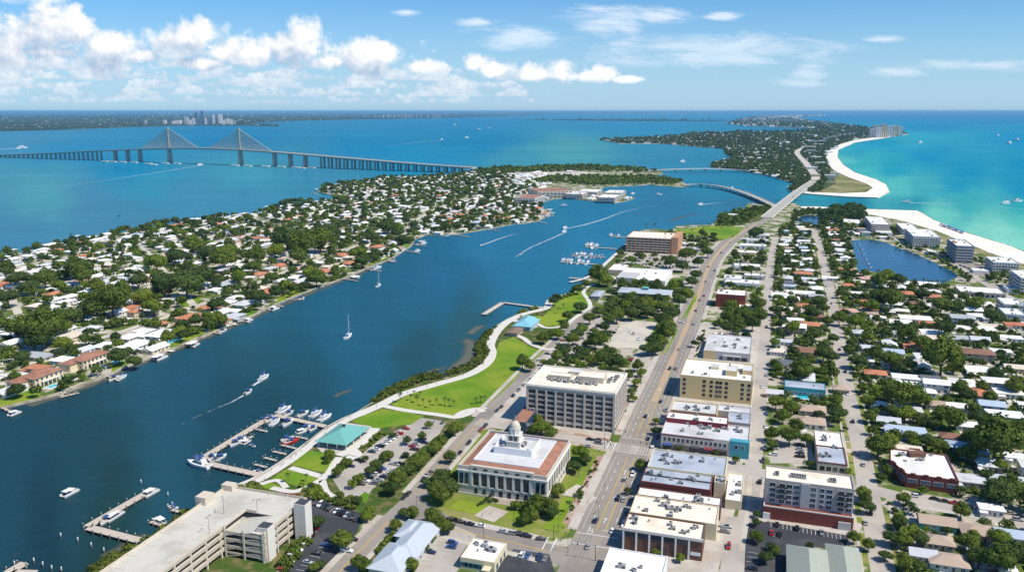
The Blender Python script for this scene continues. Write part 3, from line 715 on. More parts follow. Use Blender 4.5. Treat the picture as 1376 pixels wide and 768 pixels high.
# ================================================================== PARKS, LOTS, PATHS
for q, m, l in (([(575,652),(560,668),(600,692),(690,716),(742,727),(764,716),(815,606),(690,582),(642,576)], 'lawn_dry', 'grounds round the courthouse'), ([(655,566),(690,570),(745,580),(818,592),(855,506),(846,496),(790,488),(748,482),(720,492),(684,532)], 'walk', 'paving round the grey office block'),
    ([(826,775),(962,775),(998,650),(1004,628),(870,606),(852,660)], 'walk', 'paving behind the shops'), ([(874,598),(1006,622),(1014,570),(1026,440),(945,432),(900,520)], 'walk', 'paving behind the shop terrace'), ([(150,770),(300,660),(400,676),(424,700),(372,772)], 'bed', 'planted ground under the garage'),
    ([(470,770),(528,706),(556,690),(584,700),(612,712),(556,775)], 'bed', 'planted ground round the blue grey building'), ([(1012,700),(1026,640),(1152,658),(1165,700),(1145,722)], 'walk', 'pavement round the brick based apartments')):
    sheet('block_ground', q, LZ + .006, m, label=l)
def lawn(px, z=.07, m='lawn', label='mown green lawn in the waterfront park'):
    o = sheet('lawn', px, LZ + z, m, label=label); PATCH.append([P(x, y) for x, y in px]); return o
sheet('waterfront_plaza', [(310,652),(352,638),(396,609),(430,581),(448,570),(474,557),(500,541),(524,527),(560,510),(600,508),(640,492),(652,480),(650,462),(662,448),(690,428),(735,416),(770,396),(800,372),(830,340),(862,340),(845,365),(802,405),(770,437),(684,521),(597,616),(553,664),(500,700),(430,668),(360,662)], LZ + .012, 'bed', label='planted ground of the waterfront park')
lawn([(526,543),(545,532),(568,522),(604,513),(643,500),(660,486),(664,476),(672,459),(690,452),(714,467),(731,471),(712,488),(700,500),(686,516),(651,548),(615,558),(573,554),(540,549)], .07, label='large bright green open lawn of the waterfront park')
lawn([(472,566),(490,557),(513,549),(545,553),(570,558.5),(552,570),(530,572),(505,575)], label='lawn behind the teal roofed pavilion')
lawn([(391,624),(412,605),(432,607),(449,621),(440,635),(418,631)]); lawn([(365,642),(386,629),(410,634),(432,643.5),(414,655),(390,650)])
lawn([(700,426),(724,424),(760,432),(756,437),(735,438),(724,434)]); lawn([(742,408),(770,394),(786,385),(793,402),(770,411),(752,413)]); lawn([(760,404),(779,388),(784,392),(790,405),(791,412),(782,418),(766,424),(756,433),(735,437),(722,432),(740,415)], .065)
lawn([(602,682),(617,671),(654,677),(646,692)], label='small lawn before the courthouse entrance'); lawn([(679,696),(686,683),(716,688),(710,702)], label='small lawn before the courthouse entrance')
lawn([(771,651),(787,634),(803,612),(809,616),(796,638),(785,655)], label='lawn strip between courthouse and main road'); lawn([(727,709),(742,692),(758,668),(777,669),(768,690),(753,714)], label='lawn strip between courthouse and main road')
lawn([(890,475),(909,442),(911,444),(894,475)], label='grass wedge beside the main road'); lawn([(862,470),(880,440),(896,440),(893,452),(882,470)], .05, 'lawn')
lawn([(916,428),(933,398),(937,392),(936,402),(920,428)], label='grass strip beside the main road')
lawn([(905,309),(958,303),(1000,305),(990,317),(972,322),(940,316),(912,315)], label='open green field by the bridge approach')
lawn([(345,652),(366,648),(395,660),(385,664)], .04); lawn([(480,669),(490,660),(497,664),(492,676)], .05)
lawn([(1000,283),(1032,279),(1042,283),(1020,297),(985,304),(960,303),(972,293)], .04, 'bed', 'green scrub by the bridge')
def lot(px, m, label, z=.02):
    PATCH.append([P(x, y) for x, y in px]); return sheet('parking_lot', px, LZ + z, m, label=label)
lot([(447,643),(474,620),(510,590),(545,572),(562,560),(600,566),(590,583),(545,617),(500,657),(490,672),(470,674),(459,662)], 'street', 'grey parking lot behind the teal pavilion')
lot([(392,664),(422,668),(488,690),(480,714),(455,740),(433,770),(372,770),(410,728),(425,700)], 'asphalt_dark', 'dark asphalt lot beside the parking garage', .024)
lot([(612,706),(581,723),(556,770),(612,770),(632,738),(640,718)], 'street', 'grey lot beside the small bank')
lot([(668,760),(690,737),(738,744),(748,775),(660,778)], 'asphalt_dark', 'dark asphalt lot at the street corner')
lot([(1003,702),(1032,700),(1141,719),(1136,737),(1058,733),(1055,770),(1000,770)], 'asphalt_dark', 'dark lot below the brick based apartments')
lot([(1034,622),(1046,588),(1088,578),(1094,622)], 'street', 'pale lot behind the apartments')
lot([(967,770),(976,694),(1000,694),(994,770)], 'street', 'small lot behind the brick shop')
lot([(712,489),(735,474),(770,441),(800,424),(830,430),(826,447),(790,462),(762,490),(748,503)], 'street', 'long tree lined parking lot by the lawn', .016)
lot([(812,467),(839,429),(883,433),(868,468)], 'concrete', 'bare pale concrete parking deck')
lot([(826,357),(846,338),(945,344),(935,366),(880,362),(850,352)], 'street', 'busy lot before the orange condominium')
lot([(925,366),(945,364),(926,398),(914,388)], 'street', 'narrow empty lot beside the main road')
lot([(1270,352),(1300,348),(1345,368),(1330,376)], 'asphalt', 'car park behind the brick beach condominium')
lot([(846,492),(858,470),(884,470),(870,486),(862,500)], 'street', 'small yard by the main road', .016)
def path(px, hw, m='concrete_pale', z=.12, name='footpath', label='pale concrete footpath through the park'):
    KZ[0] += .004; line = pxl(px, LZ, 5); b = MB(); strip(b, line, -hw, hw, LZ + z + KZ[0]); setting(b.build(name, m), label=label); LINES.append((line, hw)); return line
ESP = path([(318,655),(349,642),(385,620),(412,600),(428,588),(446,574),(466,563),(490,553),(511,544),(542,529),(586,516),(630,503),(654,488),(661,474),(659,462),(668,445),(684,431),(706,421),(733,414),(742,402),(768,394)], 3.6, name='esplanade', label='pale esplanade curving along the seawall')
path([(511,544),(545,551),(590,557),(615,560),(640,551),(652,547)], 2.4); path([(612,560),(622,553),(640,549),(650,553)], 2.)
path([(690,449),(703,454),(716,463),(735,469),(745,468)], 2.3); path([(690,449),(700,437),(715,434),(724,436),(735,440),(757,437),(782,420),(793,412),(790,402),(784,393),(789,386),(799,381)], 2.)
path([(390,628),(412,634),(436,640),(444,632),(450,622),(456,614)], 2.1); path([(430,646),(440,636)], 2.); path([(365,655),(395,660),(420,651),(432,645),(438,660),(452,670)], 1.8); path([(345,652),(372,645),(385,655)], 1.6)
path([(804,372),(818,370),(832,376),(850,380)], 2.5); path([(766,379),(785,374),(800,366),(818,350),(829,340)], 2.2, name='seawall_path', label='narrow path along the seawall'); path([(690,430),(720,440)], 3.)
path([(456,612),(470,604),(490,592),(505,575)], 2.8); path([(470,602),(480,612),(466,616)], 3.)
for q in ([(652,690),(670,676)], [(645,695),(662,680)]): path([(650,697),(670,683)], 5.5, 'walk', .08, 'brick_forecourt', 'pale paved forecourt before the courthouse steps'); break
sheet('forecourt', [(766,664),(785,658),(802,668),(790,678)], LZ + .1, 'walk', label='paved forecourt beside the courthouse'); sheet('forecourt', [(752,664),(775,650),(790,655),(776,668)], LZ + .09, 'walk', label='paved side entrance court')
path([(1008,636),(1004,690),(996,740)], 1.2, 'walk', .05)
sheet('pavilion_terrace', [(420,594),(432,607),(470,612),(505,580),(498,572),(456,566)], LZ + .045, 'walk', label='paved terrace under the pavilion')
# seawall caps along the channel
for px, nm in ((PENIN[1:17], 'peninsula'), (MAIN[10:17], 'park')):
    line = [P(x, y) for x, y in px]; b = MB(); slab_strip(b, line, -.2, 1.1, -2., LZ + .35)
    setting(b.build('seawall', 'seawall'), label='low pale concrete seawall along the %s' % nm)
# mansion lawns along the seawall
for q in ([(0,547),(56,533.5),(52,526),(20,519),(0,526)], [(150,500),(170,489),(164,482),(150,486)], [(283,446),(344,420),(338,412),(300,425),(281,436)], [(372,407),(410,391),(404,384),(372,400)], [(497,357),(551,331),(545,327),(520,335),(500,348)], [(225,470),(276,447),(268,440),(228,458)], [(63,440),(92,446),(76,454),(52,448)], [(0,455),(38,458),(26,468),(0,470)], [(238,402),(270,400),(262,412),(244,412)]):
    sheet('lawn', q, LZ + .05, 'lawn', label='waterfront lawn behind the seawall')
# ================================================================== BUILDINGS
WIN = {}
def win_mesh(ww, wh, n=1, frame='white', glass='glass', arch=False):
    k = (round(ww, 2), round(wh, 2), n, frame, glass, arch)
    if k in WIN: return WIN[k]
    b = MB(); f = .09
    if arch:
        r = ww / 2; pts = [(-r, 0), (r, 0)] + [(r * cos(t), wh - r + r * sin(t)) for t in [pi * i / 8 for i in range(9)]]
        for (y, s, m) in ((-.05, 1.12, 0), (-.09, 1., 1)):
            q = [(x * s, y, wh / 2 + (z - wh / 2) * (1 + (s - 1) * .5)) for x, z in pts]
            b.loft([[(x, 0.0, z) for x, _, z in q], q], m)
    else:
        b.box(-ww/2 - f, ww/2 + f, -.07, 0, -f, wh + f, 0)
        p = ww / n
        for i in range(n): b.box(-ww/2 + p*i + .06, -ww/2 + p*(i+1) - .06, -.10, -.02, .05, wh - .05, 1)
    WIN[k] = b.mesh('window', [frame, glass]); return WIN[k]
FACES = {'f': (0, -1, 0.), 'r': (1, 0, pi / 2), 'l': (-1, 0, -pi / 2), 'b': (0, 1, pi)}
def put_on(t, name, me, face, w, d, s, z, out=0.):
    """hang mesh ME on a face of a W x D box: S metres along it from its middle, Z up"""
    fx, fy, rz = FACES[face]
    cx = fx * (w/2 + out) + (s if face == 'f' else -s if face == 'b' else 0)
    cy = fy * (d/2 + out) + (s if face == 'r' else -s if face == 'l' else 0)
    return link(name, me, t, (cx, cy, z), rz)
def windows(t, face, w, d, n, rows, ww, wh, z0, dz, panes=1, frame='white', glass='glass', lo=.06, hi=.94, arch=False, name='window', skip=0., out=0.):
    me = win_mesh(ww, wh, panes, frame, glass, arch); L = w if face in 'fb' else d
    for r in range(rows):
        for i in range(n):
            if skip and rnd.random() < skip: continue
            s = L * (lo + (hi - lo) * ((i + .5) / n) - .5)
            put_on(t, name, me, face, w, d, s, z0 + dz * r, out)
UNITS = []
def unit_meshes():
    for (a, c, h) in ((2.2,1.5,1.3),(1.4,1.2,1.0),(3.0,1.8,1.6)):
        b = MB(); b.box(-a/2, a/2, -c/2, c/2, .15, h, 0); b.tube((a*.2, 0, h), (a*.2, 0, h+.18), c*.36, n=10, m=1)
        b.box(-a/2+.1, -a*.1, -c/2-.05, c/2+.05, .3, h*.7, 1)
        for sx in (-1, 1): b.box(sx*a*.38-.08, sx*a*.38+.08, -c/2, c/2, 0, .15, 1)
        UNITS.append(b.mesh('roof_unit', ['unit', 'darkmetal']))
    b = MB(); b.tube((0,0,0),(0,0,.7),.25,n=8); b.tube((0,0,.7),(0,0,.95),.42,.3,8,1); UNITS.append(b.mesh('roof_vent', ['metal', 'darkmetal']))
unit_meshes()
def roof_units(t, w, d, h, n, x0=.08, x1=.92, y0=.12, y1=.88):
    for i in range(n):
        me = rnd.choice(UNITS)
        link(me.name.split('.')[0], me, t, (w*(x0+(x1-x0)*rnd.random()-.5), d*(y0+(y1-y0)*rnd.random()-.5), h + .004), rnd.choice((0, pi/2, pi)))
def shell(b, w, d, h, par=.7, th=.35, z0=0., m=0, cx=0., cy=0.):
    """four walls with a parapet; open on top for the roof sheet"""
    o = [(cx-w/2,cy-d/2),(cx+w/2,cy-d/2),(cx+w/2,cy+d/2),(cx-w/2,cy+d/2)]; i = [(cx-w/2+th,cy-d/2+th),(cx+w/2-th,cy-d/2+th),(cx+w/2-th,cy+d/2-th),(cx-w/2+th,cy+d/2-th)]
    T = h + par
    for k in range(4):
        j = (k+1) % 4
        b.face([(*o[k],z0),(*o[j],z0),(*o[j],T),(*o[k],T)], m); b.face([(*o[k],T),(*o[j],T),(*i[j],T),(*i[k],T)], m); b.face([(*i[j],h-.05),(*i[k],h-.05),(*i[k],T),(*i[j],T)], m)
    return b
def flat_roof(w, d, h, th=.35, cx=0, cy=0):
    return MB().face([(cx-w/2+th-.01,cy-d/2+th-.01,h),(cx+w/2-th+.01,cy-d/2+th-.01,h),(cx+w/2-th+.01,cy+d/2-th+.01,h),(cx-w/2+th-.01,cy+d/2-th+.01,h)])
def ringbox(b, w, d, z0, z1, out, th=.4, m=0):
    """projecting band round a W x D box"""
    b.box(-w/2-out, w/2+out, -d/2-out, -d/2+th, z0, z1, m); b.box(-w/2-out, w/2+out, d/2-th, d/2+out, z0, z1, m)
    b.box(-w/2-out, -w/2+th, -d/2+th, d/2-th, z0, z1, m); b.box(w/2-th, w/2+out, -d/2+th, d/2-th, z0, z1, m); return b
def block(name, label, cat, corners, h, wall='grey', roof='roof_white', par=.7, units=6, phrase=None, ang=None, margin=1., group=None):
    u0, u1, v0, v1 = rect_px(corners, LZ + h, ang); return block_uv(name, label, cat, u0, u1, v0, v1, h, wall, roof, par, units, phrase, ang, margin, group)
def block_uv(name, label, cat, u0, u1, v0, v1, h, wall='grey', roof='roof_white', par=.7, units=6, phrase=None, ang=None, margin=1., group=None):
    a = GA if ang is None else ang; w, d = abs(u1-u0), abs(v1-v0); c = xy((u0+u1)/2, (v0+v1)/2, a)
    t = thing(name, label, cat, (c[0], c[1], LZ), -a, group)
    shell(MB(), w, d, h, par).build('wall', wall, t); flat_roof(w, d, h).build('roof', roof, t)
    roof_units(t, w, d, h, units); occupy(min(u0,u1)-margin, max(u0,u1)+margin, v0-margin, v1+margin, a)
    if phrase: landmark(phrase, c)
    return t, w, d
# ------------------------------------------------------------------ courthouse
def courthouse():
    H = 15.
    u0, u1, v0, v1 = rect_px([(617.7,619.8),(733.3,641.7),(764.6,591.7),(659.4,574)], LZ + H); w, d = u1-u0, v1-v0; c = xy((u0+u1)/2, (v0+v1)/2)
    t = thing('courthouse', 'grand pale stone courthouse with terracotta roof edge and a domed cupola', 'courthouse', (c[0], c[1], LZ), -GA)
    occupy(u0-3, u1+3, v0-5, v1+3); landmark('domed courthouse', c)
    shell(MB(), w, d, 13.4, 1.2, .5).build('wall', 'stone', t)
    ringbox(MB(), w, d, 11.9, 12.5, .55).build('cornice', 'stone_pale', t); ringbox(MB(), w, d, 4.7, 5.1, .25).build('string_course', 'stone_pale', t); ringbox(MB(), w, d, 0, .9, .3).build('plinth', 'stone', t)
    b = MB(); e = 6.; zr, z1 = 13.6, 15.2
    o = [(-w/2+1,-d/2+1,zr),(w/2-1,-d/2+1,zr),(w/2-1,d/2-1,zr),(-w/2+1,d/2-1,zr)]; i = [(-w/2+e,-d/2+e,z1),(w/2-e,-d/2+e,z1),(w/2-e,d/2-e,z1),(-w/2+e,d/2-e,z1)]
    for k in range(4): j = (k+1) % 4; b.face([o[k], o[j], i[j], i[k]], 0)
    b.build('tile_roof', 'tile', t)
    b = MB(); ringbox(b, w-2*e+.4, d-2*e+.4, z1-.1, z1+.5, .1, .3); b.build('roof_kerb', 'white', t)
    MB().face([(-w/2+e,-d/2+e,z1+.02),(w/2-e,-d/2+e,z1+.02),(w/2-e,d/2-e,z1+.02),(-w/2+e,d/2-e,z1+.02)]).build('flat_roof', 'roof_lgrey', t)
    pw, pd = w*.44, d*.36; py = d*.05
    p = MB(); shell(p, pw, pd, 17., 1.6, .4, z1, cy=py); p.build('penthouse_wall', 'white', t); flat_roof(pw, pd, 17., cy=py).build('penthouse_roof', 'roof_lgrey', t)
    cu = MB(); q = 3.5; cx = -w*.03
    for (r, a, z) in ((q, 16.9, 20.0), (q-.5, 20.0, 23.0)): cu.box(cx-r, cx+r, py-r, py+r, a, z)
    cu.box(cx-q-.3, cx+q+.3, py-q-.3, py+q+.3, 19.8, 20.2); cu.box(cx-q+.3, cx+q-.3, py-q+.3, py+q-.3, 22.9, 23.3)
    cup = cu.build('cupola', 'stone_pale', t)
    dr = MB(); dr.lathe([(2.6,23.3),(2.6,26.2),(2.9,26.3),(2.9,26.6)], 20, 0, (cx, py)); dr.build('drum', 'stone_pale', cup)
    for k in range(10): a = 2*pi*k/10; dc = MB(); dc.tube((cx+2.75*cos(a), py+2.75*sin(a), 23.3), (cx+2.75*cos(a), py+2.75*sin(a), 26.3), .22, n=6); dc.build('column', 'white', cup)
    MB().lathe([(2.65,26.6),(2.6,27.5),(2.15,28.6),(1.5,29.3),(.7,29.7),(.3,29.8)], 20, 0, (cx, py)).build('dome', 'gold', cup, True)
    MB().tube((cx, py, 29.7), (cx, py, 31.2), .26, .12, 8).lathe([(.1,31.2),(.34,31.6),(.3,32.2),(.1,32.8)], 8, 0, (cx, py)).build('statue', 'copper', cup)
    arch = win_mesh(1.6, 2.6, 1, 'darkmetal', 'glass', True)
    for s in (-1, 1):
        link('louvre', arch, cup, (cx + s*1.2, py - q + .5, 20.3))
    roof_units(t, pw*.9, pd*.7, 17., 7)
    tall = win_mesh(2.5, 6.0, 3, 'darkmetal'); pil = MB().box(-.55, .55, -.35, .0, 5.1, 11.9).mesh('pilaster', ['stone_pale'])
    n = 7; x0 = -w*.34; st = w*.66/n
    for k in range(n): put_on(t, 'window', tall, 'f', w, d, x0 + st*(k+.5), 5.4)
    for k in range(n+1): put_on(t, 'pilaster', pil, 'f', w, d, x0 + st*k, 0)
    sm = win_mesh(2.2, 5.2, 2, 'darkmetal'); low = win_mesh(1.7, 2.8, 1, 'stone_pale', 'glass', True)
    for x in (-w*.43, w*.43):
        for dx in (-1.3, 1.3): put_on(t, 'window', win_mesh(1.6, 5.2, 2, 'darkmetal'), 'f', w, d, x+dx, 5.6)
    for k in range(n): put_on(t, 'doorway' if k in (2, 3, 4) else 'lower_window', win_mesh(2.0, 3.8, 1, 'stone_pale', 'glass', True) if k in (2,3,4) else low, 'f', w, d, x0 + st*(k+.5), .35 if k in (2,3,4) else 1.2)
    m = 9; st = d*.9/m
    for s in 'rl':
        for k in range(m): put_on(t, 'window', win_mesh(1.9, 5.6, 2, 'darkmetal'), s, w, d, -d*.45 + st*(k+.5), 5.5); put_on(t, 'lower_window', win_mesh(1.5, 2.2, 1, 'stone_pale'), s, w, d, -d*.45 + st*(k+.5), 1.6)
        for k in range(m+1): put_on(t, 'pilaster', pil, s, w, d, -d*.45 + st*k, 0)
    att = win_mesh(1.8, .7, 2, 'darkmetal')
    blk = MB().box(-w*.34-.6, w*.34+.6, -d/2-.3, -d/2+1.2, 12.5, 15.3).build('attic', 'stone', t)
    for k in range(6): put_on(t, 'attic_window', att, 'f', w, d, -w*.3 + w*.6*k/5, 13.4, .3)
    s = MB()
    for k in range(6): s.box(-7, 7, -d/2-5.+k*.7, -d/2-.3, .17*k, .17*(k+1))
    s.build('steps', 'walk', t)
courthouse()
# ------------------------------------------------------------------ office block
def office():
    H = 23.
    u0, u1, v0, v1 = rect_px([(710,515.5),(824.7,531),(845.5,498.6),(727,494.7)], LZ + H); w, d = u1-u0, v1-v0; c = xy((u0+u1)/2, (v0+v1)/2)
    t = thing('office_block', 'seven storey grey office block with grid of dark windows and white roof', 'office building', (c[0], c[1], LZ), -GA)
    occupy(u0-1, u1+1, v0-2, v1+1); landmark('grey office block', c)
    MB().box(-w/2+.6, w/2-.6, -d/2+.6, d/2-.6, 0, H-.6).build('core_wall', 'glass', t)
    shell(MB(), w, d, H, .9, .5, H-1.4).build('parapet', 'stone_pale', t); flat_roof(w, d, H, .5).build('roof', 'roof_cream', t)
    fh = (H-1.6)/7
    for k in range(7):
        ringbox(MB(), w, d, k*fh + (fh-.9 if k else fh-1.3), (k+1)*fh + .25, .0, .5).build('spandrel', 'greywarm' if k else 'stone', t)
    ringbox(MB(), w, d, H-.2, H+.35, .45, .3).build('cornice', 'stone_pale', t)
    for f, nb, L in (('f', 9, w), ('b', 9, w), ('r', 8, d), ('l', 8, d)):
        pil = MB().box(-.55, .55, -.25, .6, 0, H-1.3).mesh('pier', ['stone'])
        for k in range(nb+1): put_on(t, 'pier', pil, f, w, d, (L-1.1)*(k/nb-.5), 0)
        me = win_mesh(L/nb - 1.6, fh - 1.2, 3, 'greywarm', 'glass')
        if f in 'fr':
            for r in range(7):
                for k in range(nb):
                    if (r, f) != (0, 'r') and len([1]): put_on(t, 'window', me, f, w, d, (L-1.1)*((k+.5)/nb-.5), r*fh + (.28 if r else .1), -.45)
    shell(MB(), w*.30, d*.30, H+3.2, .3, .3, H, cx=w*.16, cy=d*.05).build('penthouse', 'beige', t); flat_roof(w*.30, d*.30, H+3.2, .3, w*.16, d*.05).build('penthouse_roof', 'roof_cream', t)
    shell(MB(), w*.26, d*.16, H+2.2, .3, .3, H, cx=-w*.2, cy=-d*.02).build('plant_room', 'beige', t); flat_roof(w*.26, d*.16, H+2.2, .3, -w*.2, -d*.02).build('plant_roof', 'roof_cream', t)
    shell(MB(), w*.2, d*.2, H+1.8, .3, .3, H, cx=-w*.04, cy=d*.28).build('plant_room', 'beige', t); flat_roof(w*.2, d*.2, H+1.8, .3, -w*.04, d*.28).build('plant_roof', 'roof_lgrey', t)
    for k in range(14): link('roof_unit', UNITS[k % 3], t, (-w*.3 + k*w*.042, -d*.16 - (k % 2)*1.6, H+.01))
    for k in range(6): link('roof_unit', UNITS[k % 3], t, (w*.36 + (k % 2)*3, -d*.02 + k*2.2, H+.01))
    # low blue glazed wing behind
office()
t, w, d = block('glazed_annex', 'low annex with dark blue glazing beside the grey office block', 'annex', [(689,566),(708,569),(722,548),(704,545)], 8, 'blueglass', 'tile', .4, 2)
# ------------------------------------------------------------------ yellow apartment block
t, w, d = block('apartment_block', 'yellow five storey apartment block with white roof beside the main road', 'apartments', [(915.8,503.8),(1009.9,514.2),(1014,492),(922,480.7)], 14.5, 'yellow', 'roof_white', .8, 9, 'yellow apartment block')
for x, n in ((-.44, 1), (-.16, 1), (-.06, 1), (.02, 1), (.07, 1), (.15, 1), (.37, 1), (.46, 1)):
    for r in range(4): put_on(t, 'window', win_mesh(1.7, 1.6, 2, 'darkmetal'), 'f', w, d, w*x, 2.6 + 2.95*r)
windows(t, 'l', w, d, 6, 4, 1.7, 1.6, 2.6, 2.95, 2, 'darkmetal'); windows(t, 'r', w, d, 6, 4, 1.7, 1.6, 2.6, 2.95, 2, 'darkmetal')
for (x, y, a, c_, hh, m) in ((.2, -.12, .16, .3, 3.2, 'yellow'), (.42, .05, .14, .34, 2.6, 'yellow'), (-.05, .1, .12, .16, 1.6, 'cream')):
    shell(MB(), w*a, d*c_, 14.5+hh, .3, .25, 14.5, cx=w*x, cy=d*y).build('stair_head', m, t); flat_roof(w*a, d*c_, 14.5+hh, .25, w*x, d*y).build('stair_head_roof', 'roof_lgrey', t)
# ------------------------------------------------------------------ shops along the main road
t, w, d = block('low_white_shop', 'low white roofed building with olive and grey front north of the yellow apartments', 'shop', [(944.3,470.8),(1001,475.8),(1018,454.8),(954,447.8)], 6, 'grey', 'roof_lgrey', .6, 12, 'low white shop behind the yellow apartments')
MB().box(-w*.5-.12, -w*.24, -d/2-.14, -d/2+1, 0, 6.4).build('olive_bay', 'yellow', t); MB().box(-w*.08, w*.3, -d/2-.6, -d/2+.5, 3.4, 4.).build('canopy', 'white', t); put_on(t, 'door', win_mesh(2.2, 2.8, 2, 'canvas_blue', 'blueglass'), 'f', w, d, -w*.12, .1); windows(t, 'f', w, d, 3, 1, 4, 2.4, .6, 1, 3, 'darkmetal', 'glass', .5, .95)
t, w, d = block('shopfront_terrace', 'two storey pale shop terrace with flat roof and turquoise end bay', 'shops', [(888.6,581),(1005,598.3),(1010,576),(897,561)], 8.4, 'stone', 'roof_lgrey', .7, 16, 'shop terrace with the turquoise end')
windows(t, 'f', w, d, 14, 1, 1.5, 2.0, 5.2, 1, 1, 'white', 'glass', .02, .76); windows(t, 'f', w, d, 7, 1, 4.6, 2.8, .5, 1, 3, 'darkmetal', 'glass', .02, .76, name='shop_window')
MB().box(w*.29, w*.5+.15, -d/2-.25, -d/2+4, 0, 9.2).build('turquoise_bay', 'turq', t); MB().box(-w*.5-.15, w*.1, -d/2-.12, -d/2+.3, 8.3, 8.9).build('maroon_coping', 'redwall', t)
for x in (.36, .43): put_on(t, 'window', win_mesh(1.5, 2.0), 'f', w, d, w*x, 5.2, .25)
for x, m in ((-.42, 'canvas_blue'), (-.27, 'darkmetal'), (-.1, 'darkmetal'), (.05, 'redwall'), (.2, 'darkmetal')): MB().face([(w*x-2.4,-d/2-.02,3.9),(w*x-2.4,-d/2-1.5,3.2),(w*x+2.4,-d/2-1.5,3.2),(w*x+2.4,-d/2-.02,3.9)]).build('awning', m, t)
windows(t, 'l', w, d, 5, 2, 1.5, 1.9, 1.6, 3.6)
t, w, d = block('red_walled_building', 'white roofed block with a long maroon front wall above the shop terrace', 'shop building', [(894.8,560),(976.4,572.3),(980,562.5),(898.5,552)], 10.6, 'redwall', 'roof_white', .5, 6)
t, w, d = block('ochre_walled_building', 'pale roofed block with a long ochre parapet between red wall and yellow apartments', 'shop building', [(901,551),(961,557.5),(967,546),(907,537)], 10., 'yellow', 'roof_lgrey', .7, 5)
t, w, d = block('grey_roofed_shop', 'grey roofed block behind the shop terrace next to the alley', 'shop building', [(977,566),(1008,571),(1010,556),(980,553)], 9., 'greywarm', 'roof_grey', .5, 2)
t, w, d = block('low_grey_shop', 'low grey flat roofed block squeezed below the yellow apartments', 'shop building', [(963,552),(1008.5,556),(1010,549),(968,543)], 8., 'grey', 'roof_lgrey', .5, 2)
t, w, d = block('grey_corner_shop', 'wide blue grey flat roofed block on the corner of the cross street', 'shop building', [(869.8,625.9),(972,641.5),(979.9,617.8),(880,601)], 8.6, 'cream', 'roof_grey', .6, 12, 'wide blue grey roofed corner block')
t2, w2, d2 = block('rear_extension', 'grey roofed rear block with cream wall behind the corner shop', 'shop building', [(959,648),(974.5,650),(977,641),(962,639)], 8.2, 'cream', 'roof_grey', .5, 3)
t, w, d = block('brick_faced_shop', 'blue grey roofed shop with a long red brick parapet wall', 'shop building', [(860.5,645.6),(953,660),(960,640.5),(869,627.5)], 7.9, 'brick', 'roof_grey', .5, 12, 'grey roofed shop with the brick parapet')
MB().box(-w/2+.3, w/2-.3, -.25, .25, 7.8, 8.5).build('firewall', 'darkmetal', t)
t, w, d = block('white_roofed_shop', 'narrow white roofed shop between the brick parapet and the cream roofs', 'shop building', [(856,663),(967,682),(970.6,674),(861,650)], 6.6, 'brown', 'roof_white', .5, 7)
t, w, d = block('cream_roofed_shop', 'cream roofed middle shop full of vents', 'shop building', [(845.5,687.3),(961,706),(968,683),(856,663.6)], 7.2, 'cream', 'roof_cream', .5, 13)
t, w, d = block('brick_storefront', 'cream roofed corner store with brown brick front and white pilasters', 'shop building', [(837.4,707),(944,730),(947.4,706),(845.5,688)], 9., 'brown', 'roof_cream', .7, 12, 'brown brick store with white pilasters')
pil = MB().box(-.35, .35, -.4, 0, 0, 9.2).mesh('pilaster', ['white'])
for k in range(6): put_on(t, 'pilaster', pil, 'f', w, d, -w*.5 + .4 + k*w*.165, 0)
MB().box(-w/2-.2, w/2+.2, -d/2-.45, -d/2+.2, 8.7, 9.9).build('fascia', 'stone_pale', t)
for k in range(5): put_on(t, 'clerestory', win_mesh(w*.165-1.6, 1.6, 3, 'darkmetal'), 'f', w, d, -w*.5 + .4 + (k+.5)*w*.165, 6.4)
put_on(t, 'shop_sign', MB().box(-2, 2, -.12, 0, 0, 1.4).mesh('shop_sign', ['white']), 'f', w, d, w*.42, 2.2); windows(t, 'l', w, d, 4, 1, 3, 2.6, .8, 1, 2, 'darkmetal'); put_on(t, 'door', win_mesh(2., 2.8, 2, 'darkmetal'), 'f', w, d, w*.03, .1)
t, w, d = block('cream_outbuilding', 'small white roofed cream building on the alley', 'shop building', [(973,671),(997,674.6),(1000,638),(981,635.5)], 4.2, 'cream', 'roof_white', .5, 5, 'small cream building on the alley')
t, w, d = block('corner_store', 'bright white roofed store at the lower edge by the main road', 'shop building', [(795,800),(884,818),(893,750),(820,733.7)], 6.5, 'white', 'roof_white', .5, 8, 'bright white roofed corner store')
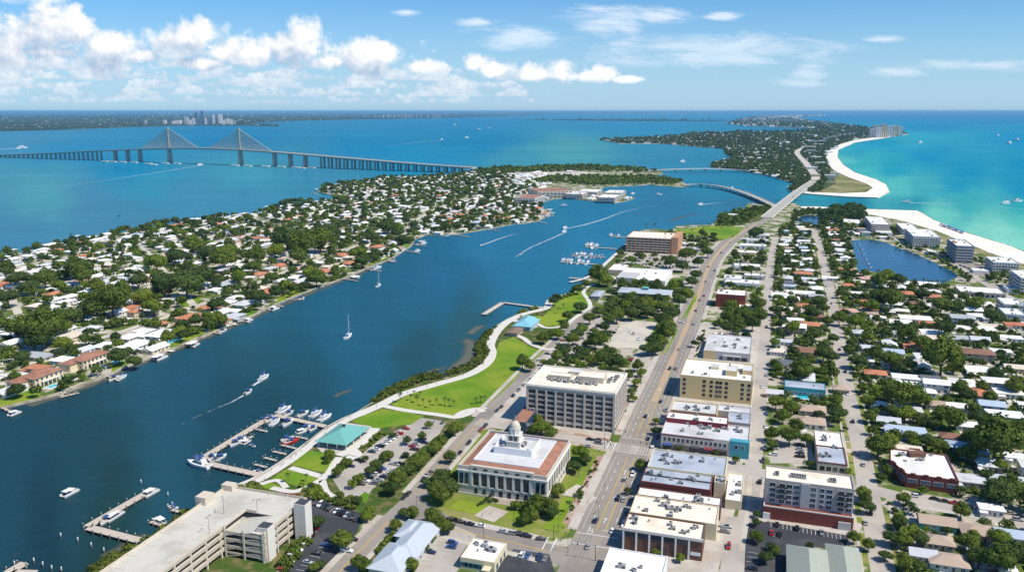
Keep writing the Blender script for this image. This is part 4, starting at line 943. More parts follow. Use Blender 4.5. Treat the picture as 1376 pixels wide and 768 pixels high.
# ------------------------------------------------------------------ apartments on a brick base
def brickbase():
    H = 17.
    u0, u1, v0, v1 = rect_px([(1027,642),(1148,661),(1146.6,643.5),(1030.5,623)], LZ + H); w, d = u1-u0, v1-v0; c = xy((u0+u1)/2, (v0+v1)/2)
    t = thing('apartment_house', 'four storey grey apartments standing on a maroon brick base', 'apartments', (c[0], c[1], LZ), -GA); landmark('apartments on the maroon brick base', c)
    occupy(u0-1, u1+1, v0-6, v1+1)
    MB().box(-w/2-.2, w/2+.2, -d/2-3.5, d/2, 0, 5.8).build('brick_base', 'brick', t); ringbox(MB(), w, d+3.5, 5.8, 6.3, .0).build('terrace_parapet', 'stone_pale', t, loc=(0, -1.75, 0))
    shell(MB(), w, d, H, .8, .4, 5.8).build('wall', 'greywarm', t); flat_roof(w, d, H, .4).build('roof', 'roof_cream', t)
    for x in (-.41,-.30,-.22,-.14,.05,.15,.23,.36,.45):
        for r in range(4): put_on(t, 'window', win_mesh(1.8 if x in (.15,) else 2.4, 1.7, 2, 'white'), 'f', w, d, w*x, 6.8 + 2.55*r)
    bal = MB().box(-2.2, 2.2, -1.3, 0, 0, .15).box(-2.2, 2.2, -1.3, -1.2, .15, 1.1, 1).box(-2.2, -2.1, -1.2, 0, .15, 1.1, 1).box(2.1, 2.2, -1.2, 0, .15, 1.1, 1).mesh('balcony', ['stone_pale', 'darkmetal'])
    for x in (-.30, .38):
        for r in range(3): put_on(t, 'balcony', bal, 'f', w, d, w*x, 9.1 + 2.55*r)
    MB().box(-w*.09, w*.01, -d/2-.5, -d/2+.2, 5.9, H+.5).build('stair_bay', 'grey', t)
    windows(t, 'r', w, d, 4, 4, 1.5, 1.6, 6.8, 2.55); windows(t, 'l', w, d, 4, 4, 1.5, 1.6, 6.8, 2.55)
    for cx in (-.38,-.36,-.17,-.14,-.11,-.08,-.05,-.20,.24,.27,.29):
        for cy in (.05, -.08): link('roof_unit', UNITS[1], t, (w*cx, d*cy, H+.01))
    MB().box(w*.34, w*.48, -d/2-4.2, -d/2-3.5, 0, 3.5).build('garage_door', 'grey', t); MB().box(-w*.5, -w*.42, -d/2-4., -d/2-3.5, 0, 3.).build('garage_door', 'white', t)
brickbase()
# ------------------------------------------------------------------ brick corner building, angled corner
def brickcorner():
    H = 6.2; px = [(1196,619),(1218,638),(1288.5,647.4),(1271.6,612),(1238,608),(1236,604.5),(1222,603),(1220,606),(1196,603)]
    pts = [P(x, y, LZ + H) for x, y in px]; c = (sum(p[0] for p in pts)/len(pts), sum(p[1] for p in pts)/len(pts)); q = [(p[0]-c[0], p[1]-c[1]) for p in pts]
    t = thing('brick_corner_building', 'red brick corner building with stepped parapet and white roof', 'building', (c[0], c[1], LZ)); landmark('red brick corner building', c)
    b = MB(); n = len(q)
    a = sum(q[i][0]*q[(i+1)%n][1]-q[(i+1)%n][0]*q[i][1] for i in range(n)); q = q if a > 0 else q[::-1]
    ins = [(x*.97, y*.97) for x, y in q]
    for i in range(n):
        j = (i+1) % n; b.face([(*q[i],0),(*q[j],0),(*q[j],H+.8),(*q[i],H+.8)]); b.face([(*q[i],H+.8),(*q[j],H+.8),(*ins[j],H+.8),(*ins[i],H+.8)]); b.face([(*ins[j],H-.1),(*ins[i],H-.1),(*ins[i],H+.8),(*ins[j],H+.8)])
    b.build('wall', 'brick', t); MB().face([(x, y, H) for x, y in ins]).build('roof', 'roof_white', t)
    L = [((px[1], px[2]), 4), ((px[0], px[1]), 2)]
    for (p0, p1), k in L:
        A, B = P(*p0, LZ+H), P(*p1, LZ+H); h = atan2(B[1]-A[1], B[0]-A[0]); l = hypot(B[0]-A[0], B[1]-A[1])
        for i in range(k):
            f = (i+.5)/k; x, y = A[0]+(B[0]-A[0])*f-c[0], A[1]+(B[1]-A[1])*f-c[1]
            link('window', win_mesh(l/k*.72, 2., 4, 'white', 'blueglass'), t, (x, y, 2.6), h)
            m = MB().box(-l/k*.2, l/k*.2, -.15, .35, H+.8, H+1.5).mesh('parapet_step', ['brick']); link('parapet_step', m, t, (x, y, 0), h)
    for i in range(7): link('roof_unit', UNITS[i % 4], t, (rnd.uniform(-9, 12), rnd.uniform(-4, 5), H+.01))
    sk = P(1231, 612, LZ+H); MB().box(-4, 4, -2, 2, H, H+2.2).build('roof_cabin', 'brown', t, loc=(sk[0]-c[0], sk[1]-c[1], 0))
    us = [uv(p) for p in pts]; occupy(min(u for u, v in us), max(u for u, v in us), min(v for u, v in us), max(v for u, v in us))
brickcorner()
t, w, d = block('two_part_shop', 'white roofed box building with brick trim and a recessed grey roof', 'shop building', [(1098,621),(1137,625.5),(1132,583.6),(1094.5,577)], 4.8, 'beige', 'roof_white', .6, 9, 'white roofed box by the residential street')
MB().face([(-w/2+.5,-d/2+.5,4.84),(w/2-.5,-d/2+.5,4.84),(w/2-.5,-d*.02,4.84),(-w/2+.5,-d*.02,4.84)]).build('lower_roof', 'roof_grey', t); ringbox(MB(), w, d*.5, 4.9, 5.55, .12, .3).build('brick_trim', 'brick', t, loc=(0, -d*.25, 0)); windows(t, 'f', w, d, 4, 1, 2, 2, 1.2, 1, 2, 'darkmetal')
# ------------------------------------------------------------------ hipped roofs from ridge boxes
def hip_mesh(b, x0, x1, y0, y1, z, rise, ov=.5, m=0, gable=False):
    x0 -= ov; x1 += ov; y0 -= ov; y1 += ov; w, d = x1-x0, y1-y0; e = .02 if gable else min(w, d)/2
    if w >= d: r = [(x0+e, (y0+y1)/2, z+rise), (x1-e, (y0+y1)/2, z+rise)]
    else: r = [((x0+x1)/2, y0+e, z+rise), ((x0+x1)/2, y1-e, z+rise)]
    c = [(x0,y0,z),(x1,y0,z),(x1,y1,z),(x0,y1,z)]
    if w >= d: F_ = [(c[0],c[1],r[1],r[0]),(c[1],c[2],r[1]),(c[2],c[3],r[0],r[1]),(c[3],c[0],r[0])]
    else: F_ = [(c[0],c[1],r[0]),(c[1],c[2],r[1],r[0]),(c[2],c[3],r[1]),(c[3],c[0],r[0],r[1])]
    for f in F_: b.face(f, m)
    b.face([c[3],c[2],c[1],c[0]], m); return b
def hip_house(name, label, cat, parts, h, rise, wall, roof, phrase=None, ang=None, win=True):
    """PARTS: pixel rects (eaves) -> a wall and a hipped roof over each"""
    a = GA if ang is None else ang
    R_ = [rect_px(p, LZ + h, a) for p in parts]; u0 = min(r[0] for r in R_); u1 = max(r[1] for r in R_); v0 = min(r[2] for r in R_); v1 = max(r[3] for r in R_)
    cu, cvv = (u0+u1)/2, (v0+v1)/2; c = xy(cu, cvv, a); t = thing(name, label, cat, (c[0], c[1], LZ), -a); wl, rf = MB(), MB()
    for i, (a0, a1, b0, b1) in enumerate(R_):
        wl.box(a0-cu, a1-cu, b0-cvv, b1-cvv, 0, h - .02 - i*.01); hip_mesh(rf, a0-cu, a1-cu, b0-cvv, b1-cvv, h + i*.012, rise * min(a1-a0, b1-b0) / 12, .8); occupy(a0-1, a1+1, b0-1, b1+1, a)
    wl.build('wall', wall, t); rf.build('roof', roof, t)
    a0, a1, b0, b1 = R_[0]; w_, d_ = a1-a0, b1-b0
    if win:
        for f, L in (('f', w_), ('r', d_), ('l', d_)):
            n = max(2, int(L/4))
            for k in range(n):
                o = put_on(t, 'window', win_mesh(1.5, 1.4, 2), f, w_, d_, L*((k+.5)/n-.5), 1.)
                o.location.x += (a0+a1)/2-cu; o.location.y += (b0+b1)/2-cvv
    if phrase: landmark(phrase, c)
    return t
hip_house('medical_office', 'long blue grey hip roofed building with a zigzag outline by the cross street', 'office', [[(526,744),(566,753),(583,704),(556,697)], [(498,761),(545,772),(555,735),(523,728)], [(531,718),(560,724),(570,702),(552,697)]], 4.2, 3., 'grey', 'bluemetal', 'blue grey hip roofed building')
hip_house('green_roofed_house', 'large sage green hip roofed building at the lower edge', 'house', [[(1055,790),(1112,797),(1116,740),(1064,733)], [(1112,785),(1158,792),(1154,737),(1116,731)]], 5.5, 3.2, 'beige', 'roof_sage', 'sage green hip roofed building') if not M.update({'roof_sage': mat('sage_shingles', (.33, .36, .30), .9, .1, .5)}) else None
t, w, d = block('bank_branch', 'small cream building with bright white flat roof at the cross street corner', 'bank', [(620,747.7),(665.6,758),(678.6,730.8),(637,721.6)], 4.6, 'cream', 'roof_white', .4, 6, 'small white roofed corner bank')
windows(t, 'f', w, d, 4, 1, 3., 1.8, 1.2, 1, 3, 'turq', 'blueglass', .02, .6); MB().box(w*.2, w*.42, -d/2-3.4, -d/2, 2.6, 3.).build('canopy', 'cream', t); windows(t, 'r', w, d, 3, 1, 2, 2.2, .6, 1, 2, 'turq', 'blueglass')
# ------------------------------------------------------------------ pavilion
def pavilion():
    h, R_ = 3.6, 6.2; px = [(425.7,591.4),(465.8,599.8),(495,573.7),(456.7,568.2)]
    u0, u1, v0, v1 = rect_px(px, LZ + h); c = xy((u0+u1)/2, (v0+v1)/2); w, d = u1-u0, v1-v0
    t = thing('pavilion', 'open waterfront pavilion under a broad teal pyramid roof', 'pavilion', (c[0], c[1], LZ), -GA); landmark('teal roofed pavilion', c); occupy(u0-1, u1+1, v0-1, v1+1)
    hip_mesh(MB(), -w/2, w/2, -d/2, d/2, h, 4.2, 0).build('roof', 'teal', t)
    for x in (-.44, -.15, .15, .44):
        for y in (-.44, -.15, .15, .44):
            if abs(x) > .4 or abs(y) > .4: MB().box(w*x-.25, w*x+.25, d*y-.25, d*y+.25, 0, h).build('column', 'stone_pale', t)
    MB().box(-w*.3, w*.3, -d*.3, d*.3, 0, 3.).build('kiosk', 'cream', t); MB().box(-2.4, 1.2, -d*.24, -d*.24+1.5, h+1.6, h+3.1).build('dormer', 'darkmetal', t); MB().box(-.7, .7, d*.02, d*.02+1.4, h+3.4, h+5.2).build('cupola', 'darkmetal', t)
    for k in range(8): MB().box(w*(-.42+.1*k), w*(-.42+.1*k)+1.2, -d*.42, -d*.42+.9, .0, .75).build('table', 'wood', t)
pavilion()
# ------------------------------------------------------------------ parking garage
def garage():
    H = 12.6; z = LZ + H
    uL = (uv(P(144,768,z))[0] + uv(P(307,649,z))[0]) / 2; vF = (uv(P(307,649,z))[1] + uv(P(402,674,z))[1]) / 2
    ui = (uv(P(232,762,z))[0] + uv(P(298.7,707,z))[0]) / 2; uR = (uv(P(402.5,673.8,z))[0] + uv(P(368,713,z))[0]) / 2 ; vn = (uv(P(298.7,707,z))[1] + uv(P(351.6,719.5,z))[1]) / 2
    vB = uv(P(144,768,z))[1] - 60
    c = xy((uL+uR)/2, (vn+vF)/2); cu, cv = (uL+uR)/2, (vn+vF)/2
    t = thing('parking_garage', 'four level concrete parking garage with open top deck beside the water', 'parking garage', (c[0], c[1], LZ), -GA); landmark('concrete parking garage', c)
    x0, xi, x1, y0, yn, y1 = uL-cu, ui-cu, uR-cu, vB-cv, vn-cv, vF-cv; ym = yn + (y1-yn)*.47
    occupy(uL-1, ui+1, vB, vF+1); occupy(uL-1, uR+4, vn-1, vF+1)
    lv = H/4
    for k in range(1, 5):
        b = MB(); zz = lv*k
        b.box(x0, xi, y0, y1, zz-.3, zz); b.box(xi+.003, x1, ym, y1, zz-.3, zz)
        # ramp wing: climbs from one level to the next, left to right
        b.loft([[(xi+.003,yn,zz-lv*.98-.3),(xi+.003,ym,zz-lv*.98-.3),(xi+.003,ym,zz-lv*.98),(xi+.003,yn,zz-lv*.98)],[(x1-6,yn,zz-.31),(x1-6,ym,zz-.31),(x1-6,ym,zz-.01),(x1-6,yn,zz-.01)],[(x1,yn,zz-.31),(x1,ym,zz-.31),(x1,ym,zz-.01),(x1,yn,zz-.01)]])
        b.build('deck' if k == 4 else 'floor_slab', 'deckconc', t)
    def spand(b, ax, ay, bx, by, z0, z1, th=.28):
        l = hypot(bx-ax, by-ay); nx, ny = -(by-ay)/l*th, (bx-ax)/l*th
        b.prism([(ax,ay),(bx,by),(bx+nx,by+ny),(ax+nx,ay+ny)], z0, z1)
    for k in range(1, 5):
        b = MB(); a0, a1 = lv*k-.75, lv*k+1.05
        spand(b, x0, y1, x0, y0, a0, a1); spand(b, x1, y1, x0, y1, a0, a1); spand(b, xi, y0, xi, yn, a0, a1); spand(b, x1, ym, x1, y1, a0, a1); spand(b, x1, yn, x1, ym, a0, a1)
        if k < 5: spand(b, xi, yn, x1, yn, lv*k-lv*.5-.6 if k > 1 else lv*.5, lv*k-lv*.5+.7 if k > 1 else lv*.5+.9)
        b.build('spandrel', 'beige', t)
    b = MB(); spand(b, xi, ym, x1-14, ym, H, H+1.); spand(b, xi+.3, yn+.3, xi+.3, ym, H, H+1.); b.build('ramp_parapet', 'beige', t)
    col = MB().box(-.35, .35, -.35, .35, 0, H+.6).mesh('column', ['beige'])
    y = y0
    while y < yn: link('column', col, t, (xi-.3, y, 0)); link('column', col, t, (x0+.4, y, 0)); y += 9.
    for x in np.arange(xi+.5, x1, 9.): link('column', col, t, (x, yn+.15, 0)); link('column', col, t, (x, y1-.4, 0))
    for y in np.arange(yn+1, y1, 8.): link('column', col, t, (x1-.25, y, 0))
    def tower(px, pz, w_, d_, h, m):
        p = uv(P(*px, LZ)); x, y = p[0]-cu, p[1]-cv
        b = MB(); b.box(x-w_/2, x+w_/2, y-d_/2, y+d_/2, 0, h, 0); b.box(x-w_/2+.3, x+w_/2-.3, y-d_/2+.3, y+d_/2-.3, h, h+.25, 1); b.build('stair_tower', [m, 'darkmetal'], t)
        occupy(p[0]-w_/2, p[0]+w_/2, p[1]-d_/2, p[1]+d_/2)
    tower((409,722), 0, 5.4, 5.2, 16.6, 'stone_pale'); tower((359.5,749), 0, 5.2, 5., 14.6, 'stone_pale')
    p = uv(P(264,672,z)); x, y = p[0]-cu, p[1]-cv; MB().box(x0-2.6, x0+2.6, y-3, y+3, 0, H+3.6).build('stair_tower', 'beige', t)
    MB().box(x0-.6, x0+5, y1-3.5, y1+.4, H, H+2.6).build('lift_head', 'beige', t)
    ln = MB()
    for k in range(22):
        yy = y0 + 6 + k*4.4
        if yy < y1-6: ln.box(x0+1.2, x0+6, yy-.12, yy+.12, H+.004, H+.02); 
        if yy < yn-2: ln.box(xi-6, xi-1.2, yy-.12, yy+.12, H+.004, H+.02)
    ln.build('bay_lines', 'yellow_faded', t)
    # pole lamps on the deck stand on it: things of their own
    for q in ((301,690), (281.5,716), (346,692.5), (395,690)):
        if q[0] > 390: continue
        b = P(q[0], q[1], z); lamp_post((b[0], b[1], z), 7.5, 'thin lamp post standing on the garage top deck', heads=2)
M['yellow_faded'] = mat('faded_yellow_paint', (.50, .40, .17), .8, .3, .8, col2=(.46, .43, .36), scale2=.4)
def lamp_post(p, h=8., look='grey street lamp', heads=1, direct=True):
    t = thing('street_lamp', None, 'street lamp', p, rnd.uniform(0, 6.28), 'street lamps')
    if 'lp' not in UNIT:
        UNIT['lp'] = MB().tube((0,0,0),(0,0,1),.012,.008,6).mesh('pole', ['darkmetal'])
        UNIT['lh'] = MB().box(-.15,1.6,-.05,.05,-.06,.02).box(.9,1.7,-.2,.2,-.14,-.02).mesh('lamp_head', ['darkmetal'])
    o = link('pole', UNIT['lp'], t); o.scale = (h, h, h)
    for k in range(heads): link('lamp_head', UNIT['lh'], t, (0, 0, h), pi*k)
    auto(t, look, p); return t
UNIT = {}
garage()
# ------------------------------------------------------------------ buildings farther up the shore
t, w, d = block('brick_box', 'plain dark red brick box with white roof beside the main road', 'building', [(963,394),(1001.5,398.5),(1003,391),(964,387.5)], 12, 'brick', 'roof_white', .4, 4, 'dark red brick box by the main road')
t, w, d = block('white_hall', 'large white flat roofed hall by the seawall', 'hall', [(830,372.5),(894,380),(901,365),(843,358)], 6, 'white', 'roof_white', .6, 4, 'large white hall on the waterfront')
MB().box(-w/2-.1, -w*.1, -d/2-.1, -d/2+d*.5, 0, 7.5).build('hall_block', 'grey', t); windows(t, 'f', w, d, 6, 1, 2.6, 3, 1, 1, 2, 'darkmetal', 'blueglass', .3, .98)
t, w, d = block('white_annex', 'small white flat roofed pavilion beside the white hall', 'building', [(819,362),(839,364),(842,356),(824,354.5)], 4, 'beige', 'roof_white', .4, 1)
def tealhall():
    h = 6.; u0, u1, v0, v1 = rect_px([(833,391),(900,397.5),(901.5,391.5),(836,384)], LZ + h); w, d = u1-u0, v1-v0; c = xy((u0+u1)/2, (v0+v1)/2)
    t = thing('library', 'long pale teal metal roofed hall with ribbon windows among trees', 'library', (c[0], c[1], LZ), -GA); landmark('long teal roofed hall', c); occupy(u0-1, u1+1, v0-2, v1+1)
    MB().box(-w/2, w/2, -d/2, d/2, 0, h).build('wall', 'stone_pale', t); hip_mesh(MB(), -w/2, w/2, -d/2, d/2, h+.01, 1.8, 1.).build('roof', 'bluemetal', t)
    windows(t, 'f', w, d, 9, 2, 4.2, 1.5, 1., 2.7, 3, 'turq', 'blueglass'); MB().box(-3, 3, -2, 2, h+1.4, h+3.6).build('skylight', 'turq', t); hip_mesh(MB(), -3, 3, -2, 2, h+3.6, 1.2, .4).build('skylight_roof', 'teal', t)
tealhall()
def orange_condo():
    H = 19.; u0, u1, v0, v1 = rect_px([(842,318),(909,322.5),(919,314),(852,310.5)], LZ + H); w, d = u1-u0, v1-v0; c = xy((u0+u1)/2, (v0+v1)/2)
    t = thing('orange_condominium', 'orange six storey condominium with stacked balconies on the waterfront', 'condominium', (c[0], c[1], LZ), -GA); landmark('orange waterfront condominium', c); occupy(u0-2, u1+2, v0-2, v1+2)
    shell(MB(), w, d, H, .8).build('wall', 'orange', t); flat_roof(w, d, H).build('roof', 'roof_cream', t); roof_units(t, w, d, H, 8)
    for r in range(6):
        MB().box(-w/2+1, w*.36, -d/2-1.6, -d/2-.02, r*3.15+3.0, r*3.15+3.15).build('balcony_slab', 'stone_pale', t); MB().box(-w/2+1, w*.36, -d/2-1.6, -d/2-1.5, r*3.15+3.15, r*3.15+4.1).build('balcony_rail', 'beige', t)
    windows(t, 'f', w, d, 10, 6, 4.2, 2.3, .5, 3.15, 3, 'orange', 'glass', .02, .86)
    for k in range(6): MB().box(-w/2+1+k*w*.168-.4, -w/2+1+k*w*.168+.4, -d/2-1.7, -d/2, 0, H).build('fin', 'orange', t)
    windows(t, 'r', w, d, 3, 6, 1.6, 1.6, 1, 3.15, 2, 'white')
    MB().box(w*.38, w*.5+.2, -d/2-1.8, d/2+.2, 0, H+2.6).build('stair_tower', 'orange', t)
orange_condo()
def condo(label, corners, h, floors, wall, n, phrase=None, ang=None, roof='roof_white', balc=True, name='condominium', group=None, side='l', wm='glass'):
    t, w, d = block(name, label, 'condominium', corners, h, wall, roof, .8, 4, phrase, ang, 1., group); fh = h/floors
    for f in 'f' + side:
        L = w if f == 'f' else d; k = n if f == 'f' else max(2, int(n*d/w))
        me = win_mesh(L/k*.62, fh*.55, 2, 'white', wm)
        for r in range(floors):
            for i in range(k): put_on(t, 'window', me, f, w, d, L*((i+.5)/k-.5), r*fh+fh*.25)
        if balc:
            bm = MB().box(-L/2+.3, L/2-.3, -1.1, -.01, 0, .14).box(-L/2+.3, L/2-.3, -1.1, -1.02, .14, .9).mesh('balcony', ['stone_pale'])
            for r in range(1, floors): put_on(t, 'balcony', bm, f, w, d, 0, r*fh)
    return t
BA = radians(-43)
condo('grey slab condominium at the pass end of the beach', [(1161,300),(1188,303),(1196,293.5),(1169,289.5)], 14, 5, 'greywarm', 9, 'grey slab condominium by the pass')
condo('long low white condominium next to the grey slab', [(1202,307),(1226,309),(1236,302),(1212,299)], 8, 3, 'grey', 7)
t = condo('white terraced condominium with green glass end above the lagoon', [(1217,315),(1256,321),(1264,311),(1222,306)], 14, 5, 'white', 10, 'white condominium with the green glass end', wm='blueglass')
ww = t.children[0].dimensions; MB().box(-ww[0]/2-.5, -ww[0]/2+8, -ww[1]/2-1.5, ww[1]/2+.4, 0, 14.6).build('glass_end', 'greenglass', t) if not M.update({'greenglass': mat('green_glass', (.05, .26, .22), .2, .1, .3, spec=.5)}) else None
t = condo('tall brick and blue grey condominium beside the beach', [(1263,325),(1297,336),(1321,327),(1283,318)], 20, 6, 'bluewall2', 9, 'brick and blue condominium on the beach') if not M.update({'bluewall2': mat('slate_stucco', (.22, .26, .33), .85, .06, .3), 'brickorange': mat('orange_brick', (.36, .15, .09), .85, .12, .4)}) else None
ww = t.children[0].dimensions; MB().box(-ww[0]/2-.5, -ww[0]/2+5, -ww[1]/2-1.6, ww[1]/2+.4, 0, 21.5).build('brick_end', 'brickorange', t); MB().box(ww[0]*.18, ww[0]*.26, -ww[1]/2-1.7, -ww[1]/2+.3, 0, 21.8).build('brick_bay', 'brickorange', t)
condo('long white condominium behind the beach dunes', [(1318,348),(1364,358),(1376,351),(1330,342)], 12, 4, 'white', 9, 'long white condominium by the dunes')
condo('white condominium at the edge of the frame near the dunes', [(1356,370),(1400,378),(1408,368),(1366,361.5)], 16, 5, 'white', 7)
condo('white two storey apartment house by the beach road', [(1340,406),(1374,413),(1376,404),(1344,399)], 7, 2, 'white', 8); condo('pale blue two storey apartment house by the beach road', [(1341,419),(1376,427),(1380,418),(1345,412)], 7, 2, 'bluewall', 8) if not M.update({'bluewall': mat('pale_blue_stucco', (.42, .55, .66), .85, .06, .3)}) else None
condo('long low white roofed motel by the lagoon', [(1284,391),(1347,396),(1348,388),(1287,384)], 5, 1, 'greywarm', 9, 'long low motel below the lagoon', balc=False)
for q, l, h in (([(1296,357),(1334,371),(1338,368),(1301,354)], 'long white carport roof in the beach car park', 3), ([(1172,311),(1196,314),(1200,309),(1178,306)], 'low white flats between lagoon and grey slab', 5), ([(1130,299),(1155,301),(1158,296),(1135,294)], 'low white flats by the casuarina wood', 5), ([(1240,336),(1258,342),(1264,338),(1248,333)], 'low white pavilion by the beach road', 4), ([(1345,385),(1376,392),(1380,387),(1350,381)], 'low white shop by the beach road bend', 4)):
    block('low_building', l, 'building', q, h, 'white', 'roof_white', .4, 2)
# peninsula condominiums
condo('L shaped cream condominium with red tiled roof on the cove', [(697,265),(718,268),(727,263),(706,260)], 14, 4, 'stone_pale', 7, 'cream condominium on the cove', side='r', roof='tile')
condo('long wing of the cream condominium with red tiled roof edge', [(716,259),(757,256),(760,251),(722,254)], 14, 4, 'beige', 9, side='r', ang=GA-.55, roof='tile')
for i, (q, l) in enumerate(([[(763,260),(783,262),(788,258),(768,256)], 'grey waterfront flats nearest the cream condominium'], [[(779,257),(803,259),(806,255),(784,253.5)], 'long pale waterfront flats behind the lawn spit'], [[(804,265),(826,266.5),(832,262),(812,260.5)], 'brown grey waterfront flats at the tip of the spit'], [[(814,259),(836,260),(838,256),(818,255)], 'white roofed waterfront flats behind the spit tip'])):
    condo(l, q, 10, 3, 'grey' if i % 2 else 'greywarm', 6, 'flats on the lawn spit' if i == 2 else None, side='r')
# beach row on the island
IR = [(1096,238,14,8),(1090,228,20,9),(1102,222,16,10),(1096,214,18,10),(1090,206,14,14),(1088,200,20,12),(1100,197,16,14),(1092,193,14,16),(1106,192,14,14),(1112,189,14,16),(1118,187,12,16),(1124,185.5,12,18),(1131,184,12,18),(1138,183.2,12,18),(1145,182.2,10,20),(1152,181.3,10,20),(1115,241,18,12),(1121,236,14,9)]
for i, (x, y, wp, h) in enumerate(IR):
    s = mpp(y); w_ = wp*s*.8; z = LZ + h; p = uv(P(x, y)); d_ = w_*.7
    t, w, d = block_uv('beach_building', None, 'beach building', p[0]-w_/2, p[0]+w_/2, p[1]-d_/2, p[1]+d_/2, h, rnd.choice(('white','stone_pale','grey','bluewall','cream')), 'roof_white', .6, 0, None, None, 2., 'buildings along the island beach')
    me = win_mesh(w/6*.7, h/4*.5, 2, 'grey')
    for r in range(3):
        for k in range(6): put_on(t, 'window', me, 'f', w, d, w*((k+.5)/6-.5), h*(r+.3)/3.2)
    auto(t, 'pale flat-roofed beach building', P(x, y))
for i, (x, y, h, wp) in enumerate(((1172,184.5,95,9),(1180,185,110,9),(1188,184.8,120,9),(1196,184,128,9),(1203,183,122,9),(1209,182.4,108,8),(1176,181.6,120,9),(1186,181.2,130,9))):
    s = mpp(y); w_ = wp*s*.82; p = uv(P(x, y)); t, w, d = block_uv('condominium_tower', None, 'tower', p[0]-w_/2, p[0]+w_/2, p[1]-w_*.35, p[1]+w_*.35, h*.62, rnd.choice(('stone_pale','cream','white')), 'roof_lgrey', 1.5, 0, None, None, 4., 'towers at the island point')
    me = win_mesh(w*.2, h*.62/10*.55, 2, 'grey')
    for r in range(9):
        for k in range(3): put_on(t, 'window', me, 'f', w, d, w*((k+.5)/3-.5), h*.62*(r+.25)/9.3)
    auto(t, 'pale high-rise tower', P(x, y)); 
landmark('wooded island point', P(1190, 183)); landmark('island bridge landing', P(1092, 250)); landmark('island dune tip', P(1165, 256))
PROTOS = []
# ================================================================== BRIDGES
def main_bridge():
    A, B = P(229, 219, 0), P(611, 232, 0); dx, dy = B[0]-A[0], B[1]-A[1]; L = hypot(dx, dy); ux, uy = dx/L, dy/L; rz = atan2(uy, ux)
    t = thing('cable_stayed_bridge', 'long cable stayed bridge with two tall pale pylons crossing the bay', 'bridge', (A[0], A[1], 0), rz); landmark('cable stayed bridge', A)
    def s_of(px):      # distance along the bridge line that appears at photo column px
        k = (px - 688) / F; lo, hi = -9000., 9000.
        for _ in range(60):
            m = (lo+hi)/2; x = proj(A[0]+ux*m, A[1]+uy*m, 0)[0]
            if x < px: lo = m
            else: hi = m
        return lo
    sT = s_of(324); mid = sT/2
    def zdeck(px, py):
        s = s_of(px); p = (A[0]+ux*s, A[1]+uy*s)
        lo, hi = 0., 150.
        for _ in range(40):
            m = (lo+hi)/2
            if proj(p[0], p[1], m)[1] > py: lo = m
            else: hi = m
        return (s, lo)
    prof = [zdeck(*q) for q in ((-60,211.5),(0,208.6),(65,205.6),(138,202.2),(187.5,199.6),(226.6,198.2),(268,197.6),(324,199.6),(370,203.6),(430,209.2),(526,217),(604,223.4),(659,228.4))]
    xs = [q[0] for q in prof]; zs = [max(3., q[1]) for q in prof]
    Z = lambda s: float(np.interp(s, xs, zs))
    ss = np.arange(xs[0], xs[-1]+1, 60.); W = 15.
    zz = np.array([Z(s) for s in ss]); zz = np.convolve(np.pad(zz, 4, 'edge'), np.ones(9)/9, 'valid')
    Z = lambda s: float(np.interp(s, ss, zz))
    rings = [[(s,-W,z-1.6),(s,-W+4,z-4.2),(s,W-4,z-4.2),(s,W,z-1.6),(s,W,z),(s,-W,z)] for s, z in zip(ss, zz)]
    MB().loft(rings).build('deck', 'bridge', t)
    for y in (-W, W-.5): MB().loft([[(s,y,z),(s,y+.5,z),(s,y+.5,z+1.3),(s,y,z+1.3)] for s, z in zip(ss, zz)]).build('parapet', 'stone_pale', t)
    def pier(s, w, th, twin=False):
        b = MB(); z = Z(s) - 3.9
        if twin:
            for y in (-9, 9): b.box(s-th/2, s+th/2, y-w/2, y+w/2, -3, z)
        else: b.box(s-th/2, s+th/2, -w/2, w/2, -3, z)
        b.build('pier', 'bridge', t)
    for px in (156, 172.5, 189, 370, 391, 411): pier(s_of(px), 13, 9)
    for k in range(22): pier(s_of(4 + k*6.2), 5, 5, True)
    for k in range(19): pier(s_of(434 + k*10.3), 5, 5, True)
    for s in (0., sT):
        zd = Z(s); top = 124.
        b = MB(); b.loft([[(s-5,-9,-3),(s+5,-9,-3),(s+5,9,-3),(s-5,9,-3)],[(s-4,-7,zd-4),(s+4,-7,zd-4),(s+4,7,zd-4),(s-4,7,zd-4)]]); b.loft([[(s-3.6,-3.4,zd-5),(s+3.6,-3.4,zd-5),(s+3.6,3.4,zd-5),(s-3.6,3.4,zd-5)],[(s-2.6,-2.4,top),(s+2.6,-2.4,top),(s+2.6,2.4,top),(s-2.6,2.4,top)]])
        b.build('pylon', 'pylon_stone', t)
        span = abs(s_of(s == 0. and 268 or 370) - s)
        for sg in (-1, 1):
            sp = abs(s_of({(0,-1):191,(0,1):268,(1,-1):282,(1,1):367}[(0 if s == 0. else 1, sg)]) - s)
            for k in range(24):
                f = (k+1)/24; e = s + sg*sp*f; MB().tube((s, 0, zd + 12 + (top-zd-14)*f), (e, 0, Z(e)+.5), .8, n=4, cap=False).build('stay_cable', 'cable', t)
    for px, dy_ in ((141,0),(152,0),(165,0),(180,0),(200,3),(206,6),(222,0),(238,0),(316,0),(333,0),(357,0),(378,0),(398,0),(404,2),(418,0)):
        s = s_of(px); p = (A[0]+ux*s - uy*-20, A[1]+uy*s + ux*-20 )
        o = MB(); o.prism([(-15,-5),(15,-5),(20,0),(15,5),(-15,5),(-20,0)], -2, 3.2); o = o.build('fender_island', 'stone_pale'); q = P(px, 217.3+(px-141)*.031+dy_*.4, 0); o.location = (q[0], q[1], 0); o.rotation_euler = (0,0,rz)
        tag(o, None, 'fender island', 'concrete fender islands round the bridge piers'); auto(o, 'low concrete fender island in the water', q)
